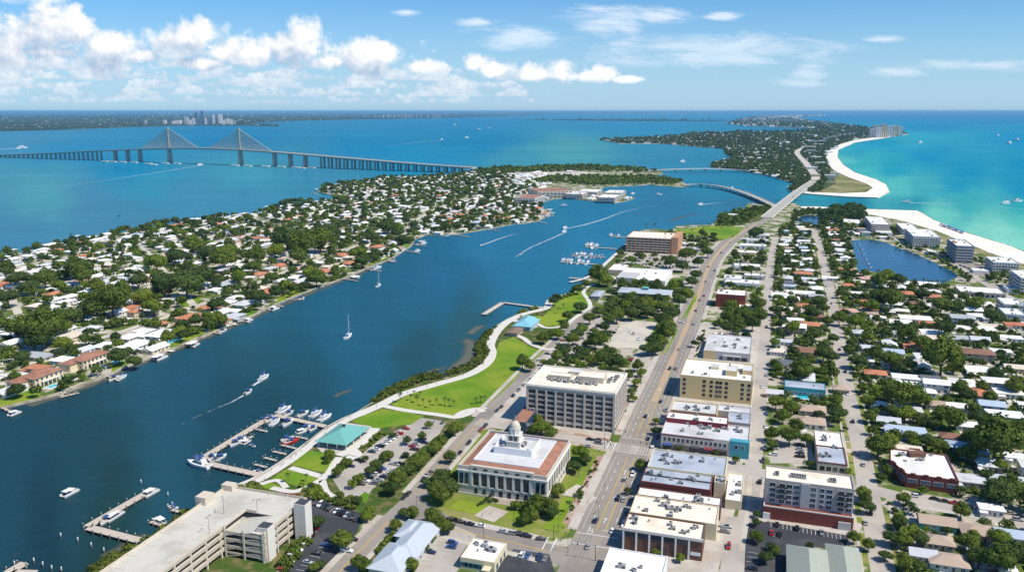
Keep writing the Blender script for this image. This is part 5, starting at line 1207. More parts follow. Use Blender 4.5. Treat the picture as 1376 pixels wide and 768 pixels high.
M['pylon_stone'] = mat('pylon_concrete', (.46, .43, .35), .85, .08, .05)
main_bridge()
def low_bridge(name, label, px, hw, z, npier, m='bridge', pz=-3., phrase=None):
    """deck along photo points; z is one height or a list"""
    zl = z if isinstance(z, (list, tuple)) else [z]*len(px)
    pts = [(*P(x, y, q), q) for (x, y), q in zip(px, zl)]; line = smooth_line(pts, 5); c = line[0]
    t = thing(name, label, 'bridge', (c[0], c[1], 0)); q = [(p[0]-c[0], p[1]-c[1]) for p in line]; zs = [p[2] for p in line]
    b = MB(); slab_strip(b, q, -hw, hw, [v-1.1 for v in zs], zs); b.build('deck', m, t)
    for a in (-hw-.3, hw-.1): b = MB(); slab_strip(b, q, a, a+.4, [v-.9 for v in zs], [v+.95 for v in zs]); b.build('parapet', 'stone_pale', t)
    L = cut_line([(p[0]-c[0], p[1]-c[1], p[2]) for p in line], sum(hypot(line[i+1][0]-line[i][0], line[i+1][1]-line[i][1]) for i in range(len(line)-1))/(npier+1))
    dd = np.array([hypot(*p) for p in q])
    for i, (x, y, h) in enumerate(L[1:-1] if len(L) > 2 else []):
        zt = zs[int(np.argmin([hypot(p[0]-x, p[1]-y) for p in q]))] - 1.05; b = MB()
        for s in (-1, 1): b.tube((x - sin(h)*hw*.6*s, y + cos(h)*hw*.6*s, pz), (x - sin(h)*hw*.6*s, y + cos(h)*hw*.6*s, zt-.8), 1.1, n=6)
        n = (-sin(h)*hw*.95, cos(h)*hw*.95); d = (cos(h)*1., sin(h)*1.)
        b.prism([(x-n[0]-d[0],y-n[1]-d[1]),(x+n[0]-d[0],y+n[1]-d[1]),(x+n[0]+d[0],y+n[1]+d[1]),(x-n[0]+d[0],y-n[1]+d[1])], zt-1.2, zt-.02); b.build('pier', m, t)
    LINES.append(([(p[0], p[1]) for p in line], hw+2))
    if phrase: landmark(phrase, line[len(line)//2])
    return t
low_bridge('channel_bridge', 'low pale bridge linking the peninsula to the wooded island', [(866,229.5),(905,227.4),(948,226.5),(990,228),(1030,231.5)], 7, [4,9,11,8,4], 7, phrase='low bridge to the island')
low_bridge('causeway_bridge', 'curving causeway bridge on many piers sweeping to the main road', [(918,248.5),(943,247.5),(972,251),(1001,259),(1034,273),(1046,281)], 6.5, [4,7,7,6.5,5.5,3.5], 24, phrase='curving causeway bridge')
low_bridge('pass_bridge', 'road bridge carrying the main road over the pass to the barrier island', [(1030,292),(1045,279.5),(1058,269),(1071,259),(1084,249.5),(1095,242.5)], 9.5, [2.2,5.5,8,9,7,3.5], 8, phrase='bridge over the pass')
r = smooth_line([(*P(x, y, 3.), 3.) for x, y in ((1096,242),(1095,235),(1088,226),(1081,217),(1074,210),(1071,205),(1074,201),(1082,198))], 5)
b = MB(); strip(b, r, -11, 11, 3.2); setting(b.build('island_road', 'concrete'), label='pale road winding along the barrier island'); LINES.append((r, 16))
# ================================================================== PIERS AND DOCKS
def pier(name, label, px, hw, z=1.5, step=5., m='wood', posts=True, phrase=None, group=None, lamps=0, cat='pier'):
    line = [P(x, y, z) for x, y in px]; c = line[0]; t = thing(name, label, cat, (c[0], c[1], 0), 0, group); q = [(p[0]-c[0], p[1]-c[1]) for p in line]
    b = MB(); slab_strip(b, q, -hw, hw, z-.35, z); b.build('deck', m, t)
    if posts:
        me = UNIT.setdefault('pile', MB().tube((0,0,-4),(0,0,0),.2,n=6).tube((0,0,0),(0,0,1.1),.2,n=6).tube((0,0,1.1),(0,0,1.35),.24,.04,6,1).mesh('pile', ['pile', 'white']))
        k = 0
        for x, y, h in cut_line(q, step):
            for s in (-1, 1):
                if k < 70: link('pile', me, t, (x - sin(h)*(hw+.15)*s, y + cos(h)*(hw+.15)*s, z)); k += 1
    if lamps:
        for i, (x, y, h) in enumerate(cut_line(line, lamps)): lamp_post((x - sin(h)*(hw-.3), y + cos(h)*(hw-.3), z), 4.5, 'short pier lamp post')
    if phrase: landmark(phrase, line[len(line)//2])
    return t
pier('marina_pier', 'long planked marina walkway running out to the moored cruiser', [(268,617),(367,557)], 2.2, phrase='marina walkway end', lamps=12)
pier('marina_pier', 'planked marina arm joining the walkway to the esplanade', [(369,557),(437,572)], 2., lamps=14, phrase='marina arm near the pavilion'); pier('marina_pier', 'railed near arm of the marina leading to the esplanade', [(281,622),(352,638)], 2.2, lamps=14, phrase='near arm of the marina')
for q, l in (([(342,575.5),(359,579)], 'short finger dock in the marina below the walkway corner'), ([(396.5,585.5),(413,589)], 'short finger dock right below the pavilion terrace'), ([(378,597),(398,602)], 'finger dock carrying the red boat'), ([(367,605.6),(384,609.5)], 'empty finger dock second below the red boat'), ([(355,614),(371,618)], 'empty finger dock third below the red boat'), ([(342,623),(358,627)], 'empty finger dock beside the near marina arm'), ([(326,592),(340,585)], 'short floating jetty off the marina walkway')):
    pier('finger_dock', l, q, .8, .9, 4, 'walk', True, None, 'marina finger docks', 0, 'dock')
pier('garage_pier', 'L shaped pier arm running away from the corner in front of the garage', [(117,706.5),(200.5,659)], 2.1, lamps=13, phrase='L shaped pier by the garage'); pier('garage_pier', 'L shaped pier arm running from the corner to the garage shore', [(119,707.5),(191,726)], 2.1)
pier('stub_pier', 'stub pier poking in at the lower frame edge', [(2,775),(14,766),(33,755)], 2.2, lamps=9, phrase='stub pier at the frame edge'); pier('stub_pier', 'short jetty arm beside the stub pier', [(16,767),(48,768)], 1.6); pier('small_dock', 'tiny dock against the garage seawall', [(231,684),(246,688)], .9, 1.2, 3, 'wood', True, None, None, 0, 'dock'); pier('small_dock', 'narrow dock holding a blue boat by the garage', [(202,700),(224,707)], .9, 1.2, 3, 'wood', True, None, None, 0, 'dock')
pier('park_pier', 'pale park pier arm reaching out into the channel', [(650,422),(676,406)], 2.6, lamps=7, phrase='park pier head', m='concrete'); pier('park_pier', 'narrow park pier arm tied to the park shore', [(676,406),(732,413.5)], 1.9, lamps=12, m='concrete')
pier('seawall_jetty', 'short grey jetty off the seawall north of the park', [(765,373),(788,374.5)], 2., 1.4, 5, 'concrete'); 
pier('marina_dock', 'nearest of the far marina docks with white boats', [(753,351.5),(803,355)], 1.6, 1.2, 8, phrase='far marina docks'); pier('marina_dock', 'middle far marina dock crowded with white boats', [(768,343),(813,345)], 1.6, 1.2, 8); pier('marina_dock', 'farther marina dock ending at large white yachts', [(787,331.5),(828,334)], 1.8, 1.2, 8); pier('marina_dock', 'farthest marina dock before the orange condominium', [(820,317.5),(846,319)], 1.6, 1.2, 8)
# private docks along the peninsula
PD = [((3,547),(20,555)),((88,526),(80,533)),((80,533),(106,527)),((143,504),(160,511)),((205,478),(210,484)),((248,461),(262,466)),((284,446),(297,448)),((325,430),(336,433)),((370,408),(380,412)),((392,402),(408,402)),((460,374),(480,377)),((490,361),(512,364)),((520,350),(532,352)),((543,336),(564,340)),((551,328),(572,330)),((610,315),(630,318)),((655,308),(672,310)),((723,297),(735,300)),((739,287),(744,290)),((352,283),(362,279)),((26,343),(14,336)),((104,322),(110,319)),((432,258),(424,255)),((195,304),(190,301)),((420,258),(428,262))]
for a, b_ in PD:
    t = pier('private_dock', None, [a, b_], .9, 1.2, 5, 'wood', a[1] > 300, None, 'private docks along the peninsula', 0, 'dock'); auto(t, 'small private timber dock', P(*b_))
def piling(px, py, look='lone timber piling with a white cap'):
    p = P(px, py, 0); o = MB().tube((0,0,-3),(0,0,2.0),.24,n=7).tube((0,0,2.0),(0,0,2.6),.34,.05,7,1).tube((0,0,1.2),(0,0,1.7),.27,n=7,m=1).build('piling', ['pile', 'white']); o.location = (*p, 0)
    tag(o, None, 'piling', 'lone pilings in the channel'); auto(o, look, p)
for q in ((226,667),(226,683),(82,722),(105,728),(123,735),(140,742),(46,756),(58,761),(70,766),(232,680),(20,760),(83,768),(190,650)): piling(*q)
# ================================================================== BOATS
def hull_rings(L, W, D, fine=2.2, n=9):
    R_ = []
    for k in range(n):
        t = k/(n-1); x = -L/2 + L*t; w_ = W/2*(1 - max(0, (t-.45)/.55)**fine)*(.88 + .12*min(1, t*4)); w_ = max(w_, .03); zt = D*(.86 + .34*t*t); zb = .05 + D*.55*max(0, (t-.7)/.3)**2
        R_.append([(x, -w_*.72, zb), (x, w_*.72, zb), (x, w_, zt), (x, -w_, zt)])
    return R_
BT = {}
def boat_proto(kind):
    if kind in BT: return BT[kind]
    t = bpy.data.objects.new(kind, None); COL.objects.link(t); t.location = (0, -500, -60)
    if kind == 'motorboat':
        MB().loft(hull_rings(7, 2.5, 1.1)).build('hull', 'hullwhite', t); MB().box(-2.9,.6,-.9,.9,1.0,1.06,0).build('cockpit', 'walk', t); MB().loft([[(.2,-.8,1.05),(1.5,-.6,1.1),(1.5,.6,1.1),(.2,.8,1.05)],[(.1,-.7,1.75),(.8,-.5,1.7),(.8,.5,1.7),(.1,.7,1.75)]]).build('windscreen', 'blueglass', t)
        MB().box(-1.3,.7,-.95,.95,2.3,2.38).build('canopy', 'canvas_blue', t)
        for x in (-1.2,.6):
            for y in (-.9,.9): MB().tube((x,y,1.),(x,y,2.3),.04,n=4).build('canopy_post', 'metal', t)
        MB().box(-3.9,-3.4,-.3,.3,.2,1.5).build('outboard', 'darkmetal', t)
    if kind == 'cabin_cruiser':
        MB().loft(hull_rings(12, 4, 1.7)).build('hull', 'hullwhite', t); MB().loft([[(-3.5,-1.5,1.5),(3,-1.2,1.7),(3,1.2,1.7),(-3.5,1.5,1.5)],[(-3.2,-1.3,3.0),(1.4,-1.0,3.0),(1.4,1.0,3.0),(-3.2,1.3,3.0)]]).build('cabin', 'hullwhite', t)
        MB().loft([[(-3.3,-1.52,2.1),(2.3,-1.22,2.1),(2.3,1.22,2.1),(-3.3,1.52,2.1)],[(-3.2,-1.44,2.6),(1.9,-1.14,2.6),(1.9,1.14,2.6),(-3.2,1.44,2.6)]]).build('cabin_window', 'glass', t)
        MB().box(-2.8,.6,-1.2,1.2,3.02,3.5).build('flybridge', 'hullwhite', t); MB().box(-2.6,.2,-1.25,1.25,4.6,4.7).build('bimini', 'canvas_blue', t); MB().box(-5.6,-3.6,-1.5,1.5,1.5,1.56).build('cockpit', 'walk', t)
        for x in (-2.4,0): 
            for y in (-1.1,1.1): MB().tube((x,y,3.4),(x,y,4.6),.05,n=4).build('bimini_post', 'metal', t)
        MB().tube((1,0,3),(.6,0,6),.05,n=5).build('antenna', 'white', t)
    if kind == 'pontoon_boat':
        for y in (-1.1,1.1): MB().tube((-4,y,.3),(3.6,y,.3),.38,n=8).tube((3.6,y,.3),(4.4,y,.6),.38,.05,8).build('float', 'metal', t)
        MB().box(-4,4,-1.5,1.5,.7,.85).build('deck', 'walk', t); MB().box(-4,3.4,-1.5,-1.42,.85,1.6).box(-4,3.4,1.42,1.5,.85,1.6).box(3.34,3.4,-1.42,1.42,.85,1.6).build('railing', 'hullwhite', t); MB().box(-3.2,1.2,-1.45,1.45,2.6,2.72).build('canopy', 'roof_white', t)
        for x in (-3,1):
            for y in (-1.35,1.35): MB().tube((x,y,.85),(x,y,2.6),.04,n=4).build('canopy_post', 'metal', t)
        MB().box(-2.5,.4,-1.3,-.7,.86,1.35).box(-2.5,.4,.7,1.3,.86,1.35).build('bench', 'canvas_blue', t)
    if kind == 'sailboat':
        MB().loft(hull_rings(12.5, 3.7, 1.5, 1.8)).build('hull', 'hullwhite', t); MB().loft([[(-2,-1.1,1.4),(3,-.8,1.5),(3,.8,1.5),(-2,1.1,1.4)],[(-1.8,-.95,2.1),(2.3,-.6,2.0),(2.3,.6,2.0),(-1.8,.95,2.1)]]).build('cabin', 'hullwhite', t); MB().box(-1.2,1.9,-1.0,-.94,1.6,1.9).box(-1.2,1.9,.94,1.0,1.6,1.9).build('cabin_window', 'glass', t)
        MB().tube((.9,0,1.9),(.9,0,16.5),.16,.10,8).tube((.9,-1.2,10.5),(.9,1.2,10.5),.05,n=5).build('mast', 'hullwhite', t); MB().tube((.8,0,3.),(-4.6,0,3.1),.11,n=6).tube((.6,0,3.25),(-4.2,0,3.3),.28,.18,7).build('boom', 'hullwhite', t)
        MB().tube((6.2,0,1.9),(.9,0,16.3),.035,n=4).tube((-6.,0,1.4),(.9,0,16.4),.03,n=4).tube((.7,1.7,1.4),(.9,0,15),.03,n=4).tube((.7,-1.7,1.4),(.9,0,15),.03,n=4).build('rigging', 'metal', t); MB().box(-5.4,-2.2,-1.,1.,1.35,1.42).build('cockpit', 'wood', t); MB().box(-3.6,-2.0,-1.1,1.1,2.5,2.6).build('bimini', 'canvas_blue', t)
    if kind == 'boat_lift':
        for x in (-4,4):
            for y in (-2.2,2.2): MB().tube((x,y,-3),(x,y,3.6),.18,n=6).build('post', 'pile', t)
        hip_mesh(MB(), -4.3, 4.3, -2.4, 2.4, 3.6, .5, .3).build('roof', 'roof_white', t)
    BT[kind] = t; return t
BG = {'motorboat': 'motorboats', 'cabin_cruiser': 'cabin cruisers', 'pontoon_boat': 'pontoon boats', 'sailboat': 'sailboats', 'boat_lift': 'covered boat lifts'}
def boat(kind, px, py, head, look=None, s=1., z=0., label=None, color=None):
    """HEAD: photo pixel the bow points at, or an angle"""
    p = P(px, py, 0); h = head if not isinstance(head, tuple) else atan2(P(*head, 0)[1]-p[1], P(*head, 0)[0]-p[0])
    o = dup(boat_proto(kind), (p[0], p[1], z), h, (s, s, s)); o['category'] = 'boat' if kind != 'boat_lift' else 'boat lift'; o['group'] = BG[kind]
    if label: o['label'] = label
    else: auto(o, look or {'motorboat': 'small white motorboat', 'cabin_cruiser': 'white cabin cruiser', 'pontoon_boat': 'white canopied pontoon boat', 'sailboat': 'white sailboat', 'boat_lift': 'white roofed boat lift'}[kind], p)
    return o
boat('sailboat', 468.5, 453, (478,446), 0, 1.15, 0, 'larger white sailboat with bare mast anchored in mid channel'); boat('sailboat', 509, 384.5, (514,381), 0, 1.05, 0, 'smaller white sailboat with bare mast near the peninsula seawall')
boat('cabin_cruiser', 355, 509, (364,504), 0, 1., 0, 'white cruiser underway leading the pair in the channel'); boat('motorboat', 334, 528, (343,522), 0, 1.3, 0, 'open motorboat underway trailing foam behind the leading cruiser'); boat('pontoon_boat', 94.5, 664, (108,657), 0, 1.1, 0, 'white launch floating alone off the garage pier')
boat('cabin_cruiser', 267, 626, (250,622), 0, 1.25, 0, 'big white cruiser moored at the outer end of the marina walkway'); boat('motorboat', 647, 329.5, (640,332), 0, 1.2, 0, 'white motorboat with wake near the far peninsula shore')
for x, y, h in ((725,327.5,(716,332)),(758,312.5,(748,317)),(759,307.5,(750,311)),(699,342,(690,347)),(941,275.2,(930,276)),(982,253,(972,252)),(757,277,(750,277)),(850,261,(860,260)),(885,262,(895,262))): boat('motorboat' if y > 320 else 'cabin_cruiser', x, y, h, 'white boat underway on the upper channel', 1.3)
for x, y, h, s in ((1217,272.3,(1190,272),1.6),(269,222.4,(290,221),2.2),(30,199.4,(50,199.2),4.),(1236,192.5,(1250,192),4.),(1341,182.5,(1355,182),3.5),(1355,193,(1340,192),4.),(1367,189,(1380,190),4.),(594,188.2,(610,186),3.),(627,185.3,(610,186),3.),(611,168.5,(620,168),5.),(738,162.5,(730,162.5),6.),(1351,274,(1340,275),2.),(1367,271.3,(1380,271),2.),(917,218,(905,219),2.5),(643,174,(655,174),4.),(658,173,(650,173),4.)): boat('cabin_cruiser', x, y, h, 'white boat far out on open water', s)
# moored in the near marina
for x, y, h, k, s in ((382,553,(398,545),'cabin_cruiser',1.1),(388,557,(402,550),'motorboat',1.3),(407,558,(420,552),'motorboat',1.5),(425,558,(436,552),'cabin_cruiser',1.),(437,563,(447,558),'cabin_cruiser',1.),(387,570,(396,565),'motorboat',1.6),(363,565,(374,559),'motorboat',1.4),(370,569,(380,562),'cabin_cruiser',.9),(354,566,(364,560),'motorboat',1.2),(411,577,(424,571),'motorboat',1.3),(406,581,(418,577),'pontoon_boat',.9),(421,577,(432,571),'motorboat',1.2),
    (317,597,(326,593),'motorboat',1.3),(324,593,(334,588),'motorboat',1.3),(331,595,(340,590),'pontoon_boat',.8),(285,616,(294,610),'motorboat',1.2),(290,619,(300,616),'motorboat',1.),(297,616,(305,612),'motorboat',1.2),(152,697,(160,692),'pontoon_boat',1.),(158,693,(166,688),'pontoon_boat',.9),(144,700,(152,695),'motorboat',1.2),(203,664,(212,659),'pontoon_boat',1.1),(214,702,(206,697),'pontoon_boat',1.),(234,683,(240,685),'motorboat',.9),(262,618,(268,613),'motorboat',1.),(340,600,(346,603),'motorboat',.8),(347,635,(340,634),'motorboat',.9)): boat(k, x, y, h, None, s)
o = boat('motorboat', 391, 595, (402,592), 0, 1.4, 0, 'bright red hulled motorboat on its finger dock below the pavilion')
for c in list(o.children):
    if c.name.startswith('hull'): c.data = c.data.copy(); c.data.materials[0] = M['red']; c['label'] = 'red hull'
boat('motorboat', 386, 591, (396,588), 'small white motorboat', 1.2)
# private docks
for x, y, h, k, s in ((20,557,(30,553),'pontoon_boat',1.),(153,510,(163,506),'motorboat',1.4),(165,508,(175,503),'cabin_cruiser',.8),(216,483,(228,478),'pontoon_boat',1.5),(262,465,(272,460),'pontoon_boat',1.2),(299,446,(308,443),'motorboat',1.5),(334,432,(342,429),'pontoon_boat',1.2),(369,416.5,(378,413),'pontoon_boat',1.4),(405,402,(412,400),'motorboat',1.3),(400,403,(408,401),'motorboat',.9),(476,375,(486,373),'pontoon_boat',1.5),(507,361,(516,359),'cabin_cruiser',1.2),(501,363,(510,361),'motorboat',1.4),(527,351,(535,349),'motorboat',1.5),(561,338,(570,336),'cabin_cruiser',1.),(569,328,(578,326),'cabin_cruiser',1.2),(560,329,(568,327),'motorboat',1.4),(600,317,(608,316),'motorboat',1.3),(645,309.5,(655,308),'motorboat',1.4),(735,291,(744,291),'cabin_cruiser',1.1),(740,287,(748,287),'cabin_cruiser',1.2),(736,283,(745,283),'motorboat',1.5),(734,293,(742,294),'motorboat',1.4)): boat(k, x, y, h, None, s)
for x, y, h in ((212,484,(222,479)),(258,466,(268,461)),(567,327,(577,325)),(478,376,(488,374)),(104,320,(112,318)),(18,339,(30,337)),(358,280,(366,278)),(425,256,(433,255)),(739,284,(748,284))): boat('boat_lift', x, y, h, None, 1.1)
# far marina
for (x0, y0, x1, y1, n, sz) in ((754,350,792,353,7,1.),(757,353.5,790,356,4,.9),(769,341.5,811,343.3,9,1.),(770,346,809,347.5,6,.9),(787,330,804,331.3,4,1.25),(789,333.8,806,335,2,1.),(820,316.5,833,317.6,4,1.1)):
    for i in range(n):
        f = (i + rnd.uniform(.2,.8))/n; boat(rnd.choice(('cabin_cruiser','cabin_cruiser','motorboat','sailboat') if sz > 1.25 and i % 4 == 0 else ('cabin_cruiser','motorboat')), x0+(x1-x0)*f, y0+(y1-y0)*f, HV + rnd.choice((0, pi)) + rnd.uniform(-.1,.1), None, sz*rnd.uniform(.8,1.15))
# lagoon docks
for x, y in ((1149,331),(1153,338),(1155,344),(1158,351),(1161,357),(1164,362),(1217,340),(1247,352)):
    t = pier('private_dock', None, [(x-5, y+1), (x+4, y)], .9, 1.0, 6, 'wood', False, None, 'lagoon docks', 0, 'dock'); auto(t, 'small dock on the lagoon', P(x, y)); boat('motorboat', x+3, y-1.5, 0., 'white boat on the lagoon', 1.2)
landmark('blue lagoon behind the beach', P(1225, 355)); landmark('row of beach umbrellas', P(1275, 307))
# ================================================================== THE FAR CITY
rc = random.Random(5)
for i, (px, h, w_) in enumerate(((249.5,9,2.6),(253,9,2),(256,6,3),(260.5,8,3),(264.5,15,2.6),(269,7,3),(272.5,17,3.4),(277,8,3),(280,9.5,2.6),(284,6,3),(287.5,12,2.6),(291,8,2),(296.5,12,5),(301,6,3),(306,7,4),(311,7,3),(315,5,3),(240,5,8),(233,4,3),(222,5,4),(210,5,6),(196,4,3))):
    y = 166.6 + rc.uniform(-.6,.6); p = P(px, y, 3); s = EYE/(y-149.3); o = MB(); W_ = w_*s*.9; Hh = h*s*.98; o.box(-W_/2, W_/2, -W_/2, W_/2, 0, Hh)
    if h > 8: o.box(-W_*.3, W_*.3, -W_*.3, W_*.3, Hh, Hh*1.06)
    o = o.build('skyscraper', rc.choice(('far_white','far_white','far_grey','far_blue')) if i != 6 else 'far_blue'); o.location = (*p, 3); tag(o, None, 'tower', 'towers of the far city'); auto(o, 'hazy far city tower', p)
landmark('tallest tower of the far city', P(272.5, 166.6)); landmark('far white towers across the bay', P(540, 156))
for px, h in ((510,3),(515,3),(522,4.5),(526,4),(530,3),(535,4),(540,4.5),(545,4),(549,4),(553,3),(560,3),(566,3),(582,4),(588,4),(591,3.5),(575,2.5),(505,2.5)):
    y = 157.6; p = P(px, y, 3); s = EYE/(y-149.3); o = MB().box(-s*.8, s*.8, -s*.8, s*.8, 0, h*s); o = o.build('skyscraper', rc.choice(('far_white','far_grey'))); o.location = (*p, 3); tag(o, None, 'tower', 'towers of the far city'); auto(o, 'small white tower on the far shore', p)
# ================================================================== HOUSES
SH0, SH1 = P(56, 534), P(344, 421)
SA = -atan2(SH1[1]-SH0[1], SH1[0]-SH0[0])       # street direction on the peninsula
ROOFC = {'white': (.82,.81,.79), 'offwhite': (.74,.71,.65), 'cream': (.68,.60,.49), 'grey': (.40,.42,.44), 'pale grey': (.55,.56,.58), 'dark grey': (.13,.14,.16), 'terracotta': (.50,.20,.105), 'tan': (.44,.34,.26), 'brown': (.25,.13,.085), 'blue grey': (.42,.50,.60), 'pink': (.56,.33,.27)}
WALLC = {'white': (.74,.73,.70), 'cream': (.66,.56,.40), 'pale blue': (.46,.58,.68), 'tan': (.50,.41,.31), 'teal': (.08,.40,.40), 'grey': (.44,.44,.44)}
HP = {}
def house_proto(kind, wall):
    k = (kind, wall)
    if k in HP: return HP[k]
    t = bpy.data.objects.new('house', None); COL.objects.link(t); t.location = (0, -600, -60); PROTOS.append(t)
    two = kind.endswith('2'); h = 5.8 if two else 3.0; w, d = 14., 10.; wm = MATS.get('wall_' + wall) or mat('wall_' + wall, WALLC[wall], .85, .05, .3)
    wl = MB().box(-w/2, w/2, -d/2, d/2, 0, h); rf = MB()
    if kind[0] == 'h': hip_mesh(rf, -w/2, w/2, -d/2, d/2, h+.01, 1.9, .7)
    elif kind[0] == 'g': 
        hip_mesh(rf, -w/2, w/2, -d/2, d/2, h+.01, 2.2, .6, 0, True)
        for s in (-1, 1): wl.face([(s*w/2,-d/2,h),(s*w/2,d/2,h),(s*w/2,0,h+1.9)] if s > 0 else [(s*w/2,d/2,h),(s*w/2,-d/2,h),(s*w/2,0,h+1.9)])
    elif kind[0] == 'l':
        wl.box(w/2-6, w/2-.01, -d/2-5, -d/2+.5, 0, h-.05); hip_mesh(rf, -w/2, w/2, -d/2, d/2, h+.01, 1.9, .7); hip_mesh(rf, w/2-6, w/2-.02, -d/2-5, -d/2+4, h-.03, 1.5, .65)
    else:
        rf.box(-w/2-.5, w/2+.5, -d/2-.6, d/2+.6, h, h+.35); rf.box(-w*.1, w*.12, -d*.2, d*.1, h+.35, h+.6); wl.box(-w/2-.4, -w/2+3.8, -d/2-4, -d/2-3.8, 0, 2.5); rf.box(-w/2-.8, -w/2+4, -d/2-4.4, -d/2-.6, 2.5, 2.7)
    o = wl.build('wall', wm, t)
    o = rf.build('roof', 'oroof', t); o['tint'] = 1
    wmsh = win_mesh(1.7, 1.3, 2)
    for x in (-.32, -.12, .34): 
        if not (kind[0] == 'l' and x > 0): put_on(t, 'window', wmsh, 'f', w, d, w*x, 1.1)
        if two: put_on(t, 'window', wmsh, 'f', w, d, w*x, 3.9)
    for f in 'lr':
        for y in (-.22, .22):
            put_on(t, 'window', wmsh, f, w, d, d*y, 1.1)
            if two: put_on(t, 'window', wmsh, f, w, d, d*y, 3.9)
    put_on(t, 'door', MB().box(-.5, .5, -.08, 0, .05, 2.15).mesh('door', ['brown']), 'f', w, d, w*.1, 0)
    HP[k] = t; return t
HOUSES = []     # x, y, w, d, angle, kind, roof colour, wall, phrase or None
HCELL = {}
def add_house(x, y, w, d, a, kind, rc, wall, phrase=None, label=None):
    HOUSES.append((x, y, w, d, a, kind, rc, wall, phrase, label))
    for i in (-1, 0, 1):
        for j in (-1, 0, 1): HCELL.setdefault((int(x//30)+i, int(y//30)+j), []).append((x, y, w, d, a))
def near_house(p, r, k=.5):
    for (x, y, w, d, a) in HCELL.get((int(p[0]//30), int(p[1]//30)), ()):
        u, v = uv((p[0]-x, p[1]-y), a)
        if abs(u) < w*k + r and abs(v) < d*k + r: return True
    return False
HAND = [ # photo x, y of the roof, its width in photo px, kind, roof, wall
 (1041,526,22,'g','pale grey','tan'),(1081.5,468.6,36,'h','brown','tan'),(1053,485.6,32,'g','dark grey','white'),(1176.5,499,28,'h','terracotta','cream'),(1217,505,34,'f','white','white'),(1249.5,507,25,'g','dark grey','grey'),(1293,511,32,'l','white','white'),(1339,515,34,'h2','white','pale blue'),
 (1313,476,38,'h2','brown','tan'),(1323,496,46,'f','white','cream'),(1166,466,25,'g','pale grey','white'),(1198.7,471,29,'g','blue grey','white'),(1159.6,445,25,'l','pale grey','white'),(1260,453,30,'g','cream','tan'),(1290,453,28,'g','grey','white'),(1316,459,24,'g2','pale grey','white'),(1256,541,25,'g','tan','tan'),(1290,544,35,'f','white','white'),
 (1331.5,547,32,'g2','blue grey','pale blue'),(1181.7,541,20,'l','white','white'),(1193.5,563,30,'g','pale grey','grey'),(1217,577,52,'f','blue grey','pale blue'),(1278,584,28,'l','brown','tan'),(1090.6,547,36,'h','tan','tan'),(1089,563.5,38,'h','tan','white'),(1259,697,46,'g','tan','teal'),(1261,723,38,'h','tan','tan'),(1274,749,48,'h','tan','pale blue'),
 (1316,710,46,'h','tan','tan'),(1357,715,40,'g','blue grey','grey'),(1300,641,44,'f','pale grey','grey'),(1352,642,42,'g','pale grey','grey'),(1365,611,30,'f','white','white'),(1222,601,32,'f','cream','white'),(1141,416,26,'h','pink','white'),(1292,429,30,'g2','grey','white'),(1232.5,406,21,'h','brown','tan'),(1230,426,40,'f','offwhite','white'),(1252,409,18,'h','white','white'),
 (1226,380,24,'g','white','white'),(1249.5,380,27,'f','white','white'),(1079,366,22,'h','terracotta','cream'),(1079,355,20,'f','white','white'),(1081.5,409,20,'h','terracotta','cream'),(1048,394,22,'f','white','white'),(1076,392,36,'f','offwhite','white'),(1086.7,434,27,'h','terracotta','tan'),(1136,362,21,'h','terracotta','cream'),(1162,373,18,'h','pink','white'),(1139,382,16,'h','terracotta','cream'),
 (1126,326,16,'f','white','white'),(1128,334,16,'f','white','white'),(1130,341,16,'f','white','white'),(1132,349,16,'f','white','white'),(1115,372,20,'f','white','white'),(1054,457,24,'f','pale grey','white'),(1045,470,20,'h','cream','white'),(1335,590,24,'f','white','white'),(1130,520,16,'h','tan','tan'),(1069,428,22,'f','white','white'),(1246,524,22,'h','white','white'),(1298,569,26,'g','white','white'),(1352,575,30,'f','offwhite','white'),(1345,470,26,'f','white','white'),(1362,492,24,'g','cream','cream'),
 (1240,741,16,'g','pale grey','white'),(1332,680,14,'f','white','white'),(1312,585,18,'f','offwhite','white'),(1180,425,20,'f','offwhite','white'),(1200,446,22,'h','grey','white'),(1226,446,20,'h','tan','cream'),(1332,436,30,'f','cream','cream'),(1358,452,28,'f','white','white')]
